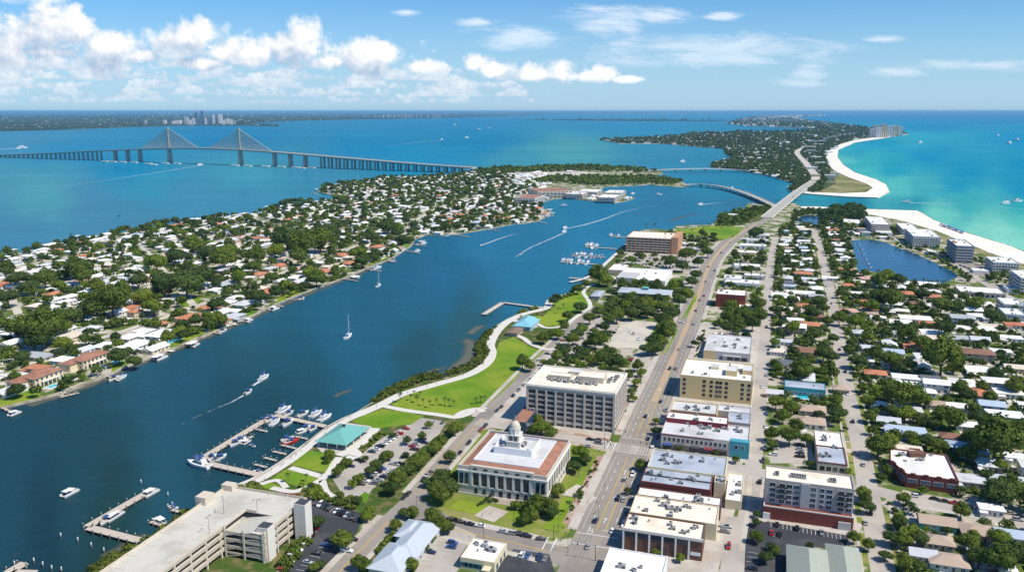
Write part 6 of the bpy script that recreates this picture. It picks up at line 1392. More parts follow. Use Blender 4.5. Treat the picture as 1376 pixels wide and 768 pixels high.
HANDL = [(255,424,36,'h','terracotta','cream'),(243.5,434,24,'h','terracotta','cream'),(182,421,20,'h2','terracotta','cream'),(301,380,34,'g','grey','white'),(297,417,37,'l','white','white'),(328,406,33,'h','pale grey','white'),(232,399,33,'f','offwhite','white'),(157.5,386,27,'g','white','white'),(216,446,44,'l','white','white'),(180,462,50,'f','white','white'),(94,450,46,'f','cream','cream'),(120,440,32,'h','pale grey','white'),
 (182,310,21,'h2','terracotta','white'),(234,302,26,'h','terracotta','cream'),(16,427,30,'f','white','white'),(142,367,25,'g','pale grey','white'),(81,356,18,'h','blue grey','white'),(88.5,404,27,'f','white','white'),(114.6,404,22,'f','white','white'),(208,407,26,'h','cream','cream'),(348,402,24,'g','white','white'),(360,390,34,'h','terracotta','white'),(384,382,32,'h','terracotta','cream'),(402,377,30,'g','pale grey','white'),(435,363,33,'h','terracotta','cream'),(468,352,22,'h','terracotta','white'),(507,333,23,'h2','terracotta','white'),(376.5,355,24,'h','terracotta','cream'),(526,327,17,'g','white','white'),(534,319,19,'h','pink','white'),(607,300,28,'h','terracotta','white'),
 (12,522,44,'g','pale grey','white'),(470,344,22,'h','cream','cream'),(560,300,20,'f','white','white'),(586,303,24,'f','white','white'),(640,300,18,'h2','blue grey','pale blue'),(668,291,22,'h','terracotta','cream'),(684,292,18,'h','terracotta','cream'),(712,286,24,'h','terracotta','cream'),(722,279,20,'h','terracotta','white'),(70,330,26,'h2','offwhite','white'),(146,318,24,'f','white','white'),(250,306,14,'f','white','white'),(452,248,16,'h','terracotta','cream'),(530,262,24,'h','terracotta','white'),(545,268,22,'f','pale grey','pale blue'),(512,256,18,'h','pink','white')]
for lst, a in ((HAND, GA), (HANDL, SA)):
    for (px, py, wp, kind, rc_, wl) in lst:
        p = P(px, py, LZ + 3.5); s = mpp(py); w = max(10, wp*s*(.95 if a == GA else .85)); d = w*(.62 if kind[0] in 'fg' else .72)
        add_house(p[0], p[1], w, min(d, 15), a, kind, rc_, wl)
# every segment of every road in one array
SEG = []
for l, hw in LINES:
    for i in range(len(l)-1): SEG.append((l[i][0], l[i][1], l[i+1][0], l[i+1][1], hw))
SEG = np.array(SEG)
def near_road(p, r):
    vx, vy = SEG[:,2]-SEG[:,0], SEG[:,3]-SEG[:,1]; L = np.maximum(vx*vx+vy*vy, 1e-6); t = np.clip(((p[0]-SEG[:,0])*vx+(p[1]-SEG[:,1])*vy)/L, 0, 1)
    return bool(np.any(np.hypot(p[0]-SEG[:,0]-vx*t, p[1]-SEG[:,1]-vy*t) < SEG[:,4] + r))
PB = [(min(x for x, y in q), max(x for x, y in q), min(y for x, y in q), max(y for x, y in q), q) for q in PATCH]
def in_patch(p): return any(a < p[0] < b and c < p[1] < d and inside(p, q) for a, b, c, d, q in PB)
def in_rect(p, r):
    for (u0, u1, v0, v1, a) in RECTS:
        u, v = uv(p, a)
        if u0-r < u < u1+r and v0-r < v < v1+r: return True
    return False
def free(p, r, patches=True): return not (in_rect(p, r) or near_road(p, r) or (patches and in_patch(p)))
WP = {n: [P(x, y) for x, y in q] for n, q in (('pen', PENIN), ('main', MAIN), ('isle', ISLE))}
def edge_dist(p, q): return min(seg_dist(p, q[i], q[(i+1) % len(q)]) for i in range(len(q)))
SUBR = [P(x, y) for x, y in [(1037,345),(1050,306),(1068,303),(1112,303),(1132,306),(1142,330),(1150,372),(1215,384),(1285,396),(1400,430),(1560,560),(1500,830),(1210,830),(1196,700),(1170,652),(1130,575),(1092,572),(1034,575),(1026,520),(1030,430)]]
def rpick(*ws): return rnd.choices([k for k, _ in ws], [v for _, v in ws])[0]
def fill_houses(poly, a, du, dv, prob, cols, walls, lim=None, keep=6., kinds=(('h',3),('g',2),('f',4),('l',2))):
    us = [uv(p, a) for p in poly]; u0, u1 = min(u for u, v in us), max(u for u, v in us); v0, v1 = min(v for u, v in us), max(v for u, v in us)
    u = u0
    while u < u1:
        v = v0
        while v < v1:
            q = xy(u + rnd.uniform(-.18,.18)*du, v + rnd.uniform(-.18,.18)*dv, a); v += dv
            if rnd.random() > prob or not inside(q, poly): continue
            sx, sy, dd = proj(q[0], q[1])
            if not (-120 < sx < 1540 and sy < 900): continue
            if lim and not lim(sx, sy): continue
            w, d = rnd.uniform(12, 18.5), rnd.uniform(9, 12.5)
            if not free(q, 7.5) or near_house(q, 8.): continue
            if edge_dist(q, poly) < keep: continue
            k = rpick(*kinds); k = k + ('2' if rnd.random() < .1 and k != 'l' else '')
            add_house(q[0], q[1], w, d, a + (pi/2 if rnd.random() < .25 else 0) + rnd.uniform(-.05,.05), k, rpick(*cols), rpick(*walls))
        u += du
RC = (('white',44),('offwhite',16),('cream',7),('pale grey',12),('grey',6),('dark grey',3),('terracotta',9),('tan',6),('brown',3),('blue grey',3))
WC = (('white',6),('cream',3),('tan',1.5),('pale blue',1),('grey',1))
# mansions on the seawall
def mansion(px, w, d, label, pools):
    p = P(*px); t = thing('mansion', label, 'house', (p[0], p[1], LZ), -SA); wl, rf = MB(), MB()
    wl.box(-w/2, w/2, -d/2, d/2, 0, 6.4); wl.box(-w/2-7, -w/2+1, -d*.1, d/2+3, 0, 5.2); hip_mesh(rf, -w/2, w/2, -d/2, d/2, 6.42, 2.2, .9); hip_mesh(rf, -w/2-7, -w/2+2, -d*.1, d/2+3, 5.22, 1.8, .8); wl.box(w*.1, w*.35, d*.3, d/2+5, 0, 5.6); hip_mesh(rf, w*.1, w*.35, d*.2, d/2+5, 5.62, 1.6, .7)
    wl.build('wall', 'cream', t); rf.build('roof', 'tile', t)
    n = int(w/3.4)
    for k in range(n):
        x = w*((k+.5)/n-.5); put_on(t, 'upper_window', win_mesh(1.8, 2.0, 2), 'f', w, d, x, 3.7); put_on(t, 'arched_door', win_mesh(2.0, 2.7, 1, 'stone_pale', 'glass', True), 'f', w, d, x, .2)
    MB().box(-w*.3, w*.3, -d/2-2.4, -d/2, 3.1, 3.35).build('balcony', 'stone_pale', t)
    for k in range(5): MB().box(-w*.3+k*w*.15-.25, -w*.3+k*w*.15+.25, -d/2-2.35, -d/2-1.9, 0, 3.1).build('column', 'stone_pale', t)
    windows(t, 'r', w, d, 3, 2, 1.6, 1.7, .9, 3.0); windows(t, 'l', w, d, 3, 2, 1.6, 1.7, .9, 3.0)
    c = xy(*uv(p, SA), SA); u, v = uv(p, SA); occupy(u-w/2-9, u+w/2+2, v-d/2-13, v+d/2+6, SA); landmark(label_short(label), p)
    for (ox, pw, pd) in pools:
        q = xy(u+ox, v-d/2-7.2, SA); s = thing('swimming_pool', None, 'pool', (q[0], q[1], LZ), -SA, 'pools'); swim(s, pw, pd); auto(s, 'turquoise swimming pool in a pale deck', q)
def label_short(l): return 'terracotta mansion ' + ('with two pools' if 'two pools' in l else 'with one long pool')
def swim(s, w, d):
    MB().prism([(-w/2-2.4,-d/2-1.6),(w/2+2.4,-d/2-1.6),(w/2+2.4,d/2+1.6),(-w/2-2.4,d/2+1.6)], -.3, .1).build('pool_deck', 'concrete_pale', s); MB().box(-w/2-.3, w/2+.3, -d/2-.3, d/2+.3, .05, .2).build('coping', 'white', s); MB().box(-w/2, w/2, -d/2, d/2, .05, .23).build('pool_basin', 'pool', s)
mansion((57,513), 23, 13, 'terracotta roofed cream mansion behind two pools on the seawall', [(-4.5, 7, 4.5), (7.5, 7, 4.5)]); mansion((122,489), 25, 12, 'longer terracotta roofed cream mansion behind one long pool', [(4, 17, 4.5)])
for q, a, w, d in (((234,457), SA, 15, 6), ((1081,534), GA, 9, 5), ((1341,586), GA, 8, 4.5)):
    p = P(*q); u, v = uv(p, a); occupy(u-w/2-2, u+w/2+2, v-d/2-2, v+d/2+2, a); s = thing('swimming_pool', None, 'pool', (p[0], p[1], LZ), -a, 'pools'); swim(s, w, d); auto(s, 'turquoise swimming pool in a pale deck', p)
t, w, d = block('motel', 'long turquoise walled motel with flat grey roof beside a pool', 'motel', [(1053,519),(1108,524.5),(1110,516),(1056,510.5)], 5.2, 'turq', 'roof_grey', .3, 1, 'turquoise motel')
windows(t, 'f', w, d, 9, 1, 1.6, 1.5, 1.2, 1, 2, 'white', 'glass')
# white flat roofed workshops between the main road and the alley
for i, (px, py, wp, dp, h, rf, wl, l) in enumerate(((998,378,44,9,5,'roof_white','white','large white workshop'),(985,372,22,8,7,'roof_white','white','tall white block'),(1014,369,26,6,4.5,'roof_white','grey','low white shed'),(1004,356,34,7,4.5,'roof_white','grey','white flat roofed shop'),(1013,347,30,5,4,'roof_lgrey','cream','pale grey shop'),(1006,338,36,6,5,'roof_white','cream','white shop with cream walls'),(1012,329,34,5,4.5,'roof_white','white','small white shop'),(1018,322,28,4,4.5,'roof_lgrey','white','pale roofed shop'),(1022,315,24,4,4.5,'roof_white','white','small white shop'),(988,358,16,6,4,'bluemetal','grey','blue grey metal shed'),(1008,411,28,10,3.6,'roof_cream','beige','beige low building'),(968,448,16,6,3.5,'roof_cream','tan2','small tan hut'),(905,316,14,3,4,'roof_white','white','low white cabin'),(930,327,34,5,3.5,'roof_white','white','long low white cabin row'),(928,333,30,4,3.5,'roof_lgrey','white','long low grey cabin row'),(870,312,20,4,6,'roof_white','white','white flat roofed wing'),(985,288,12,3,4,'roof_white','white','lone white hut by the bridge'))):
    M.setdefault('tan2', mat('tan_stucco', (.50,.38,.28), .85, .05, .3)); p = uv(P(px, py, LZ+h)); s = mpp(py); W_ = wp*s; D_ = dp*s*s*F/EYE*.55
    D_ = min(max(D_, 9), 34)
    t, w, d = block_uv('workshop', None, 'shop building', p[0]-W_/2, p[0]+W_/2, p[1]-D_/2, p[1]+D_/2, h, wl, rf, .5, 3 if py > 330 else 1, None, None, 1., 'low commercial buildings')
    windows(t, 'f', w, d, max(2, int(w/6)), 1, 2.4, 1.6, 1., 1, 2, 'darkmetal'); auto(t, l, P(px, py))
landmark('row of white workshops by the main road', P(998, 368))
# yellow pavilion-like houses round the park
h1 = hip_house('park_pavilion', 'light blue roofed pavilion with several gables at the park head', 'pavilion', [[(694,437),(716,440),(721,429),(700,426.5)], [(699,431),(712,432.5),(716,426),(704,424.5)]], 3.6, 3.4, 'bluewall', 'blueroof', 'light blue park pavilion') if not M.update({'blueroof': mat('light_blue_metal_roof', (.22, .48, .56), .45, .06, .3)}) else None
hip_house('park_restroom', 'brown roofed hut next to the light blue park pavilion', 'hut', [[(683,446),(697,448),(700,441),(688,439)]], 3.2, 2.4, 'tan2', 'brownroof') if not M.update({'brownroof': mat('brown_shingles', (.22, .15, .11), .9, .15, .6)}) else None
hip_house('park_shed', 'small grey roofed shed among trees by the teal hall', 'shed', [[(797,397),(808,398.5),(810,391),(799,389.5)]], 3.2, 2., 'grey', 'roof_grey')
NLAG = [P(x, y) for x, y in [(1104,306),(1120,291),(1160,299),(1204,308),(1206,324),(1186,322),(1160,317),(1142,319),(1134,306)]]
fill_houses(NLAG, GA, 20., 20., .95, RC, WC, None, 3.)
fill_houses(SUBR, GA, 22., 25., .92, RC, WC)
fill_houses(WP['pen'], SA, 21., 23., .88, (('white',36),('offwhite',22),('cream',10),('pale grey',14),('grey',6),('terracotta',10),('tan',3),('pink',3),('blue grey',2)), WC, lambda x, y: not (x > 735 and y < 262) and y < 560 and not (x > 640 and y < 233.5))
sheet('clearing', [(660,234),(700,231),(770,229),(800,232),(770,237),(700,239)], LZ + .03, 'concrete', label='pale clearing on the peninsula tip'); sheet('clearing', [(808,238),(838,236),(862,238),(840,242)], LZ + .03, 'concrete', label='pale clearing on the peninsula tip'); sheet('clearing', [(690,245),(730,240),(745,243),(710,250)], LZ + .03, 'lawn_dry', label='dry grass clearing on the peninsula tip')
for (px, py, w_, d_) in ((706,236,34,16),(722,232,60,14),(742,229,26,14),(690,243,22,14),(700,248,30,16),(716,245,24,14),(735,247,26,14),(750,226,30,14),(765,231,36,14),(822,238,40,16),(842,236,30,14),(812,241,24,14),(672,232,40,14),(655,236,30,14),(640,240,24,14),(785,226,26,12),(668,243,24,14),(684,238,22,12),(760,243,24,14),(850,226,22,12)):
    q = P(px, py)
    if not in_rect(q, 8): add_house(q[0], q[1], w_, d_, SA + rnd.uniform(-.2,.2), 'f', rnd.choice(('white','offwhite','white','cream')), 'white')
MOUNT = sorted(HOUSES, key=lambda h: -h[2]/max(hypot(h[0], h[1]), 1))
nind = 0; rest = []
for (x, y, w, d, a, kind, rc_, wall, ph, lb) in MOUNT:
    sx, sy, dd = proj(x, y)
    if nind < 292 and -8 < sx < 1384 and sy < 775:
        o = dup(house_proto(kind, wall), (x, y, LZ), -a, (w/14., d/10., 1.), ROOFC[rc_]); o['category'] = 'house'; o['group'] = 'houses of the neighbourhood'
        auto(o, rc_ + {'h': ' hip-roofed', 'g': ' gabled', 'f': ' flat-roofed', 'l': ' L-shaped'}[kind[0]] + (' two-storey' if kind.endswith('2') else '') + ' house', (x, y)); nind += 1
    else: rest.append((x, y, w, d, a, kind, rc_, wall))
dr = MB()
for (x, y, w, d, a, kind, rc_, wall, ph, lb) in MOUNT[:200]:
    u, v = uv((x, y), a); s_ = rnd.choice((-1, 1)); k0 = rnd.uniform(.1, .3)*w*s_
    for (ua, ub, va, vb) in ((u+k0-1.7, u+k0+1.7, v-d/2-8, v-d/2-.1), (u-k0-.7, u-k0+.7, v-d/2-6, v-d/2-.1)):
        c_ = [xy(p_, q_, a) for p_, q_ in ((ua,va),(ub,va),(ub,vb),(ua,vb))]
        if not near_house(c_[0], .2) and not in_rect(c_[0], .5): dr.face([(*p_, LZ + .012 + .0002*len(dr.f)/4) for p_ in c_])
setting(dr.build('driveways', 'concrete_pale'), label='pale driveways and front walks of the houses')
landmark('residential street by the grass verges', P(1132, 480)); landmark('lagoon end of the side street', P(1230, 400)); landmark('grey gabled houses below the lagoon', P(1320, 470)); landmark('cross street end', P(1345, 690)); landmark('terracotta pair of roofs on the seawall', P(250, 428)); landmark('pale blue gabled house', P(1331, 547)); landmark('brown-roofed tall house', P(1313, 476)); landmark('three terracotta roofs by the private docks', P(400, 376)); landmark('peninsula lane crossing', P(230, 378))
# houses too far to single out: one mass
def house_mass(lst, name, label):
    keys = list(ROOFC); b = MB(); mats = ['wall_white'] + ['far_roof_' + k.replace(' ', '_') for k in keys]
    M['wall_white'] = MATS['wall_white']
    for k in keys: M.setdefault('far_roof_' + k.replace(' ', '_'), mat('far_roof_' + k.replace(' ', '_'), ROOFC[k], .8, .12, .3))
    for (x, y, w, d, a, kind, rc_, wall, *zz) in lst:
        z = zz[0] if zz else LZ; c = MB(); h = (5.8 if kind.endswith('2') else 3.) * (1 if not zz else max(1, w/16))
        c.box(-w/2, w/2, -d/2, d/2, 0, h, 0)
        if kind[0] == 'f': c.box(-w/2-.5, w/2+.5, -d/2-.5, d/2+.5, h+.01, h+.4, 1)
        else: hip_mesh(c, -w/2, w/2, -d/2, d/2, h+.01, 1.9, .6, 1, kind[0] == 'g')
        n = len(b.v); ca, sa = cos(-a), sin(-a); mi = 1 + keys.index(rc_)
        b.v += [(x + p[0]*ca - p[1]*sa, y + p[0]*sa + p[1]*ca, z + p[2]) for p in c.v]; b.f += [tuple(i+n for i in f) for f in c.f]; b.m += [0 if m == 0 else mi for m in c.m]
    o = b.build(name, mats); setting(o, 'stuff', label); return o
house_mass(rest, 'distant_houses', 'mass of small white roofed houses farther up the peninsula and along the lagoon')
# the island's houses, all far off
lst = []
for k in range(5200):
    px, py = rnd.uniform(800, 1170), rnd.choice((rnd.uniform(155, 262), rnd.uniform(155, 183), rnd.uniform(183, 262)))
    q = P(px, py)
    if not inside(q, WP['isle']) or near_road(q, 6) or in_rect(q, 8): continue
    if inside(q, [P(x, y) for x, y in [(1084,266),(1086,240),(1112,231),(1112,208),(1130,192),(1222,178),(1260,170),(1260,280),(1084,280)]]): continue
    s = max(1., mpp(py)/2.2); lst.append((q[0], q[1], rnd.uniform(13, 22)*s, rnd.uniform(10, 13)*s, GA + rnd.uniform(-.4,.4), rnd.choice('fhgf'), rpick(*RC), 'white', 1.6))
    if len(lst) > 950: break
for k in range(40):
    px = 1010 + 60*rnd.random(); q = P(px, 233 + (px-1010)*.1 + rnd.uniform(-4, 3)); 
    if inside(q, WP['isle']): lst.append((q[0], q[1], rnd.uniform(16, 30), 12, GA, 'f', 'white', 'white', 1.6))
house_mass(lst, 'island_houses', 'mass of tiny white houses scattered through the island woods')
lst = []
for k in range(900):
    py = 150.8 + 22*rnd.random()**1.8; px = rnd.uniform(-20, 700) if rnd.random() < .8 else rnd.gauss(280, 60); q = P(px, py, 3.)
    if not inside(q, [P(x, y, 3.) for x, y in BAYL]): continue
    s = mpp(py); lst.append((q[0], q[1], s*rnd.uniform(.6, 2.4), s*rnd.uniform(1, 2), 0, rnd.choice('ff2'[0:2]), rnd.choice(('white','offwhite','cream','pale grey')), 'white', 3.))
b = MB()
for (x, y, w, d, a, *_r) in lst: b.box(x-w/2, x+w/2, y-d/2, y+d/2, 3, 3 + w*rnd.uniform(.15,.4))
setting(b.build('distant_town', 'far_white'), 'stuff', 'pale speckled town spread over the far shore')
# ================================================================== TREES
NR = np.random.default_rng(3)
def crown_quads(n, lobes, seed, flat=.9):
    """leaf sprays on the skins of a few overlapping lobes; unit radius, centred on the origin"""
    r = np.random.default_rng(seed)
    L = []
    for k in range(lobes):
        a = 2*pi*k/max(lobes-1, 1) + r.uniform(-.4, .4); q = 0 if k == 0 else r.uniform(.38, .62)
        L.append((q*cos(a), q*sin(a), r.uniform(-.12, .25) + (.28 if k == 0 else 0), r.uniform(.42, .60)))
    L = np.array(L); pk = r.choice(len(L), n, p=L[:,3]**2/np.sum(L[:,3]**2))
    d = r.normal(size=(n, 3)); d[:,2] = d[:,2]*.8 + .25; d /= np.linalg.norm(d, axis=1, keepdims=True)
    c = L[pk,:3] + d*(L[pk,3:4]*r.uniform(.80, 1.12, (n, 1))); c[:,2] *= flat
    nn = d + r.normal(size=(n, 3))*.38; nn /= np.linalg.norm(nn, axis=1, keepdims=True)
    e = np.cross(nn, r.normal(size=(n, 3))); e /= np.linalg.norm(e, axis=1, keepdims=True); f = np.cross(nn, e)
    s = sqrt(13./n)*.55*r.uniform(.6, 1.35, (n, 1))
    q = np.stack([c-e*s-f*s*.75, c+e*s*.9-f*s, c+e*s+f*s*.8, c-e*s*.8+f*s], 1)
    return q, L
def quads_mesh(name, q, m, mi=None, mats=None):
    n = len(q); me = bpy.data.meshes.new(name); me.vertices.add(n*4); me.loops.add(n*4); me.polygons.add(n)
    me.vertices.foreach_set('co', q.reshape(-1).astype(np.float32)); me.loops.foreach_set('vertex_index', np.arange(n*4, dtype=np.int32))
    me.polygons.foreach_set('loop_start', np.arange(0, n*4, 4, dtype=np.int32)); me.polygons.foreach_set('loop_total', np.full(n, 4, np.int32))
    for x in (mats or [m]): me.materials.append(M[x])
    if mi is not None: me.polygons.foreach_set('material_index', mi.astype(np.int32))
    me.update(); me.validate(); return me
def blob(L, sub, k, flat, seed):
    """dark irregular core inside the leaves, one lump per lobe"""
    r = random.Random(seed); b = MB()
    for (x, y, z, rad) in L:
        R_ = rad*k; rings = []; n = 7
        for i in range(1, 5):
            t = pi*i/5; rings.append([(x + R_*sin(t)*cos(2*pi*j/n)*r.uniform(.85,1.1), y + R_*sin(t)*sin(2*pi*j/n)*r.uniform(.85,1.1), (z - R_*cos(t))*flat) for j in range(n)])
        b.loft(rings)
    return b
TP = {}
def tree_proto(i):
    if i in TP: return TP[i]
    kind = ('leaf','leaf_dark','leaf','leaf_bright','leaf_dark','leaf')[i % 6]; nl = (6, 8, 5, 6, 9, 7)[i % 6]; fl = (.95, .8, 1.1, .9, .85, 1.)[i % 6]
    t = bpy.data.objects.new('tree', None); COL.objects.link(t); t.location = (0, -700, -80); PROTOS.append(t)
    q, L = crown_quads(1300, nl, 100+i, fl); zc = fl*.55 + .62
    core = blob(L, 1, .80, fl, i); v = np.array(core.v)
    me = quads_mesh('crown', q + np.array([0, 0, zc]), kind)
    b = MB(); b.v = [tuple(p) for p in me.vertices and [tuple(x.co) for x in me.vertices]]; b.f = [tuple(p.vertices) for p in me.polygons]; b.m = [0]*len(b.f)
    n0 = len(b.v); b.v += [(p[0], p[1], p[2]+zc) for p in core.v]; b.f += [tuple(k+n0 for k in f) for f in core.f]; b.m += [0]*len(core.f)
    bpy.data.meshes.remove(me); b.build('crown', kind, t)
    tr = MB().tube((0,0,-.02),(.02,.01,.62),.075,.05,7)
    for (x, y, z, rad) in L[1:5]: tr.tube((.02,.01,.5),(x*.8,y*.8,z*fl+zc-.05),.035,.015,5)
    tr.build('trunk', 'bark', t); TP[i] = t; return t
TREES = []      # x, y, radius, proto
def tree_px(px, py, rp, kind=None):
    s = mpp(py); r = max(1.8, rp*s*(.84 if py < 560 else .98)); p = P(px, py, LZ + r*1.0); TREES.append((p[0], p[1], r, rnd.randrange(6) if kind is None else kind, True))
HT = [(610,578,9),(612,572,10),(591,594,11),(584,602,10),(568,615,11),(560,620,12),(547,630,11),(534,643,13),(526,654,12),(521,611,8),(515,615,7),(505,625,9),(497,631,8),(482,643,8),(474,650,7),(547,591,7),(576,570,6),(604,615,8),(594,641,13),(602,654,14),(586,659,13),(615,643,11),(594,667,12),(576,646,9),(625,648,8),(492,693,9),(498,685,8),(479,672,8),(469,669,7),(458,664,6),(459,724,16),(427,701,11),(422,761,8),(430,757,8),(542,688,8),(555,690,9),(581,695,12),(594,706,12),(602,708,10),(531,706,9),(482,755,12),(492,761,10),(552,758,11),(543,754,9),(578,724,8),(571,735,7),(443,609,8),(440,617,6),(417,651,5),
 (780,607,13),(771,625,10),(787,617,8),(749,659,10),(722,677,14),(737,680,13),(714,690,12),(743,688,10),(704,698,9),(693,677,8),(779,662,6),(861,624,9),(844,659,6),(881,741,6),(914,749,7),(1017,690,6),(1017,701,7),(1017,722,9),(1029,748,10),(727,573,13),(740,581,10),(722,565,8),(717,578,9),(748,479,10),(758,471,10),(737,489,9),(702,487,12),(712,492,9),(800,458,13),(776,479,10),(784,474,10),(774,487,9),(795,484,10),(808,482,11),(821,485,12),(831,487,12),
 (870,468,12),(881,466,13),(886,461,13),(894,448,14),(896,440,12),(857,492,9),(855,513,8),(849,526,8),(846,505,7),(861,500,8),(852,535,6),(883,565,6),(881,578,7),(934,461,7),(942,455,8),(914,602,5),(963,609,5),(989,617,6),(849,420,13),(857,413,12),(875,411,13),(894,413,13),(904,420,13),(913,404,10),(826,406,9),(821,409,10),(870,417,12),(922,394,14),(891,430,14),(899,438,13),(881,456,13),(862,412,12),(843,411,11),
 (805,370,15),(800,362,9),(815,375,12),(787,381,8),(776,388,9),(748,399,8),(743,404,8),(780,411,11),(763,425,9),(758,438,9),(750,448,10),(730,454,10),(739,449,8),(829,425,12),(818,430,11),(805,417,11),(792,428,10),(782,441,10),(769,456,11),(776,448,11),(800,459,13),(812,440,9),(849,349,8),(862,345,7),(901,352,10),(917,357,10),(922,342,11),(935,368,10),(930,378,10),(938,352,9),(951,339,9),(945,330,8),(980,425,14),(1000,425,16),(1019,425,14),(977,440,11),(1011,435,12),(1019,409,12),(1016,313,12),(990,432,12),
 (1079,497,18),(1107,474,15),(1118,479,12),(1266,482,28),(1199,484,16),(1219,489,14),(1152,484,14),(1178,476,13),(1214,531,27),(1238,536,15),(1217,554,16),(1199,552,12),(1063,547,13),(1071,573,10),(1123,539,10),(1180,599,17),(1196,591,12),(1339,591,32),(1316,586,20),(1277,560,18),(1318,560,12),(1256,568,10),(1360,591,15),(1160,662,10),(1165,680,11),(1163,670,9),(1147,722,9),(1167,732,9),(1214,670,9),(1209,701,11),(1225,716,14),(1199,722,12),(1235,724,12),(1212,724,13),(1347,659,22),(1358,654,18),(1342,750,22),(1365,745,20),(1316,748,16),(1308,722,10),(1303,729,12),(1042,740,8),(1036,733,7),(1087,732,6),(1084,591,9),(1061,586,13),(1037,597,8),(1037,584,10),(1087,623,7),(1139,632,6),
 (1041,416,9),(1094,420,10),(1101,404,12),(1095,447,12),(1112,432,9),(1183,400,15),(1198,403,17),(1170,410,14),(1150,432,13),(1128,428,12),(1265,412,14),(1285,414,13),(1240,395,12),(1310,408,13),(1335,425,15),(1270,440,16),(1218,452,15),(1240,462,13),(1338,500,12),(1362,520,14),(1300,530,14),(1320,520,11),(1330,535,10),(1175,395,9),(1162,398,8),(1190,372,14),(1180,377,11),(1207,376,12),(1065,440,12),(1052,435,11),(1042,490,9),(1062,503,9),(1095,540,9),(1105,500,9),(1100,555,8),(1120,455,9),(1090,483,9),(1140,470,9),(1165,540,10),(1160,520,9),(1170,560,9),(1150,505,8),(1245,590,12),(1262,600,11),(1300,610,12),(1345,625,9),(1325,637,10),(1370,575,12),(1235,560,10),(1300,590,10),(1190,525,9),(1225,585,9),(1205,620,8),(1185,640,8),(1215,627,8),(1192,632,8),(1190,745,9),(1215,755,12),(1235,760,10),(1260,775,9)]
for q in HT: tree_px(*q)
# peninsula's big crowns
for q in ((150,405,26),(130,413,20),(165,395,16),(60,440,30),(30,440,22),(90,425,20),(45,460,14),(96,508,8),(160,478,16),(180,485,12),(56,458,16),(85,460,14),(205,412,16),(225,384,22),(250,378,26),(270,372,20),(190,398,16),(185,378,15),(110,372,16),(100,360,18),(210,352,16),(300,350,18),(308,340,14),(290,410,14),(240,445,12),(262,432,10),(345,345,14),(370,338,14),(400,345,14),(425,374,14),(416,366,12),(405,330,20),(385,322,22),(430,322,20),(440,310,16),(365,372,9),(480,340,14),(487,350,12),(500,318,12),(540,322,12),(535,312,10),(520,305,14),(10,400,16),(40,385,14),(60,375,16),(20,375,14),(280,340,16),(260,330,16),(235,345,14),(320,370,12),(340,360,12),(30,480,12),(80,385,12),(130,385,13),(20,505,10),(12,470,9)): tree_px(*q)
TC = {}
for i, (x, y, r, k, h) in enumerate(TREES): TC.setdefault((int(x//20), int(y//20)), []).append((x, y, r))
def near_tree(p, r, k=.75):
    i, j = int(p[0]//20), int(p[1]//20)
    for a in (i-1, i, i+1):
        for b_ in (j-1, j, j+1):
            for (x, y, q) in TC.get((a, b_), ()):
                if hypot(p[0]-x, p[1]-y) < (q + r)*k: return True
    return False
def grow(poly_px, tries, r0, r1, lim=None, avoid_patch=True, k=.75, rk=.4, sub=None, kinds=None, z=LZ):
    poly = [P(x, y) for x, y in poly_px]; x0, x1 = min(p[0] for p in poly), max(p[0] for p in poly); y0, y1 = min(p[1] for p in poly), max(p[1] for p in poly); n = 0
    for _ in range(tries):
        p = (rnd.uniform(x0, x1), rnd.uniform(y0, y1))
        if not inside(p, poly): continue
        sx, sy, dd = proj(*p)
        if not (-120 < sx < 1540 and sy < 900) or (lim and not lim(sx, sy)): continue
        r = r0 + (r1-r0)*rnd.random()**1.7
        if near_tree(p, r, k) or near_house(p, r*rk) or not free(p, r*.55, avoid_patch): continue
        TREES.append((p[0], p[1], r, rnd.choice(kinds) if kinds else rnd.randrange(6), False)); TC.setdefault((int(p[0]//20), int(p[1]//20)), []).append((p[0], p[1], r)); n += 1
    return n
SUBPX = [(1036,345),(1050,306),(1068,303),(1112,303),(1132,306),(1142,325),(1148,366),(1215,384),(1285,393),(1400,425),(1560,560),(1500,840),(1205,840),(1190,700),(1168,652),(1130,575),(1092,572),(1034,575),(1024,520),(1030,430)]
grow(SUBPX, 11000, 1.7, 5.4, None, True, .76, .62)
inpen = lambda x, y: not (y > 560)
grow([(-40,560)] + PENIN[1:], 34000, 2.4, 7.2, lambda x, y: y < 556 and not (690 < x), True, .66, .5)
grow([(688,302),(690,252),(720,250),(726,258),(700,262),(728,272),(724,296)], 500, 2.4, 6, None, True, .7, .45)
grow([(700,248),(735,238),(800,238),(870,238),(893,239),(917,245),(905,249),(870,247),(844,249),(800,250),(780,248),(745,245)], 1500, 3, 6.5, lambda x, y: True, True, .75, .5, None, (0, 3, 3, 5)); grow([(640,233),(688,226.5),(735,223),(792,223),(855,226),(888,230),(868,233),(800,230),(735,232)], 1300, 3, 6.5, None, True, .75, .5, None, (1, 3, 0))
grow([(965,305),(967,292),(998,283),(1030,279),(1046,282),(1010,304),(985,303)], 900, 2.5, 6, None, False, .7, .3, None, (3, 0, 2)); grow([(1105,300),(1108,288),(1140,283),(1158,285),(1160,298),(1135,304)], 900, 6, 10, None, False, .5, .3, None, (1, 4)); grow([(1064,298),(1068,285),(1100,284),(1108,290),(1112,303)], 700, 2.5, 5, None, True, .7, .3)
grow([(965,420),(985,345),(1036,318),(1030,440),(1022,470),(960,450)], 900, 2.5, 6, None, True, .8, .5); grow([(832,345),(850,322),(905,312),(960,312),(985,318),(950,345),(940,395),(918,392),(940,345)], 900, 2.5, 5.5, None, True, .8, .5); grow([(820,400),(838,378),(905,385),(925,395),(900,432),(840,425),(812,432)], 600, 3, 6, None, True, .7, .4)
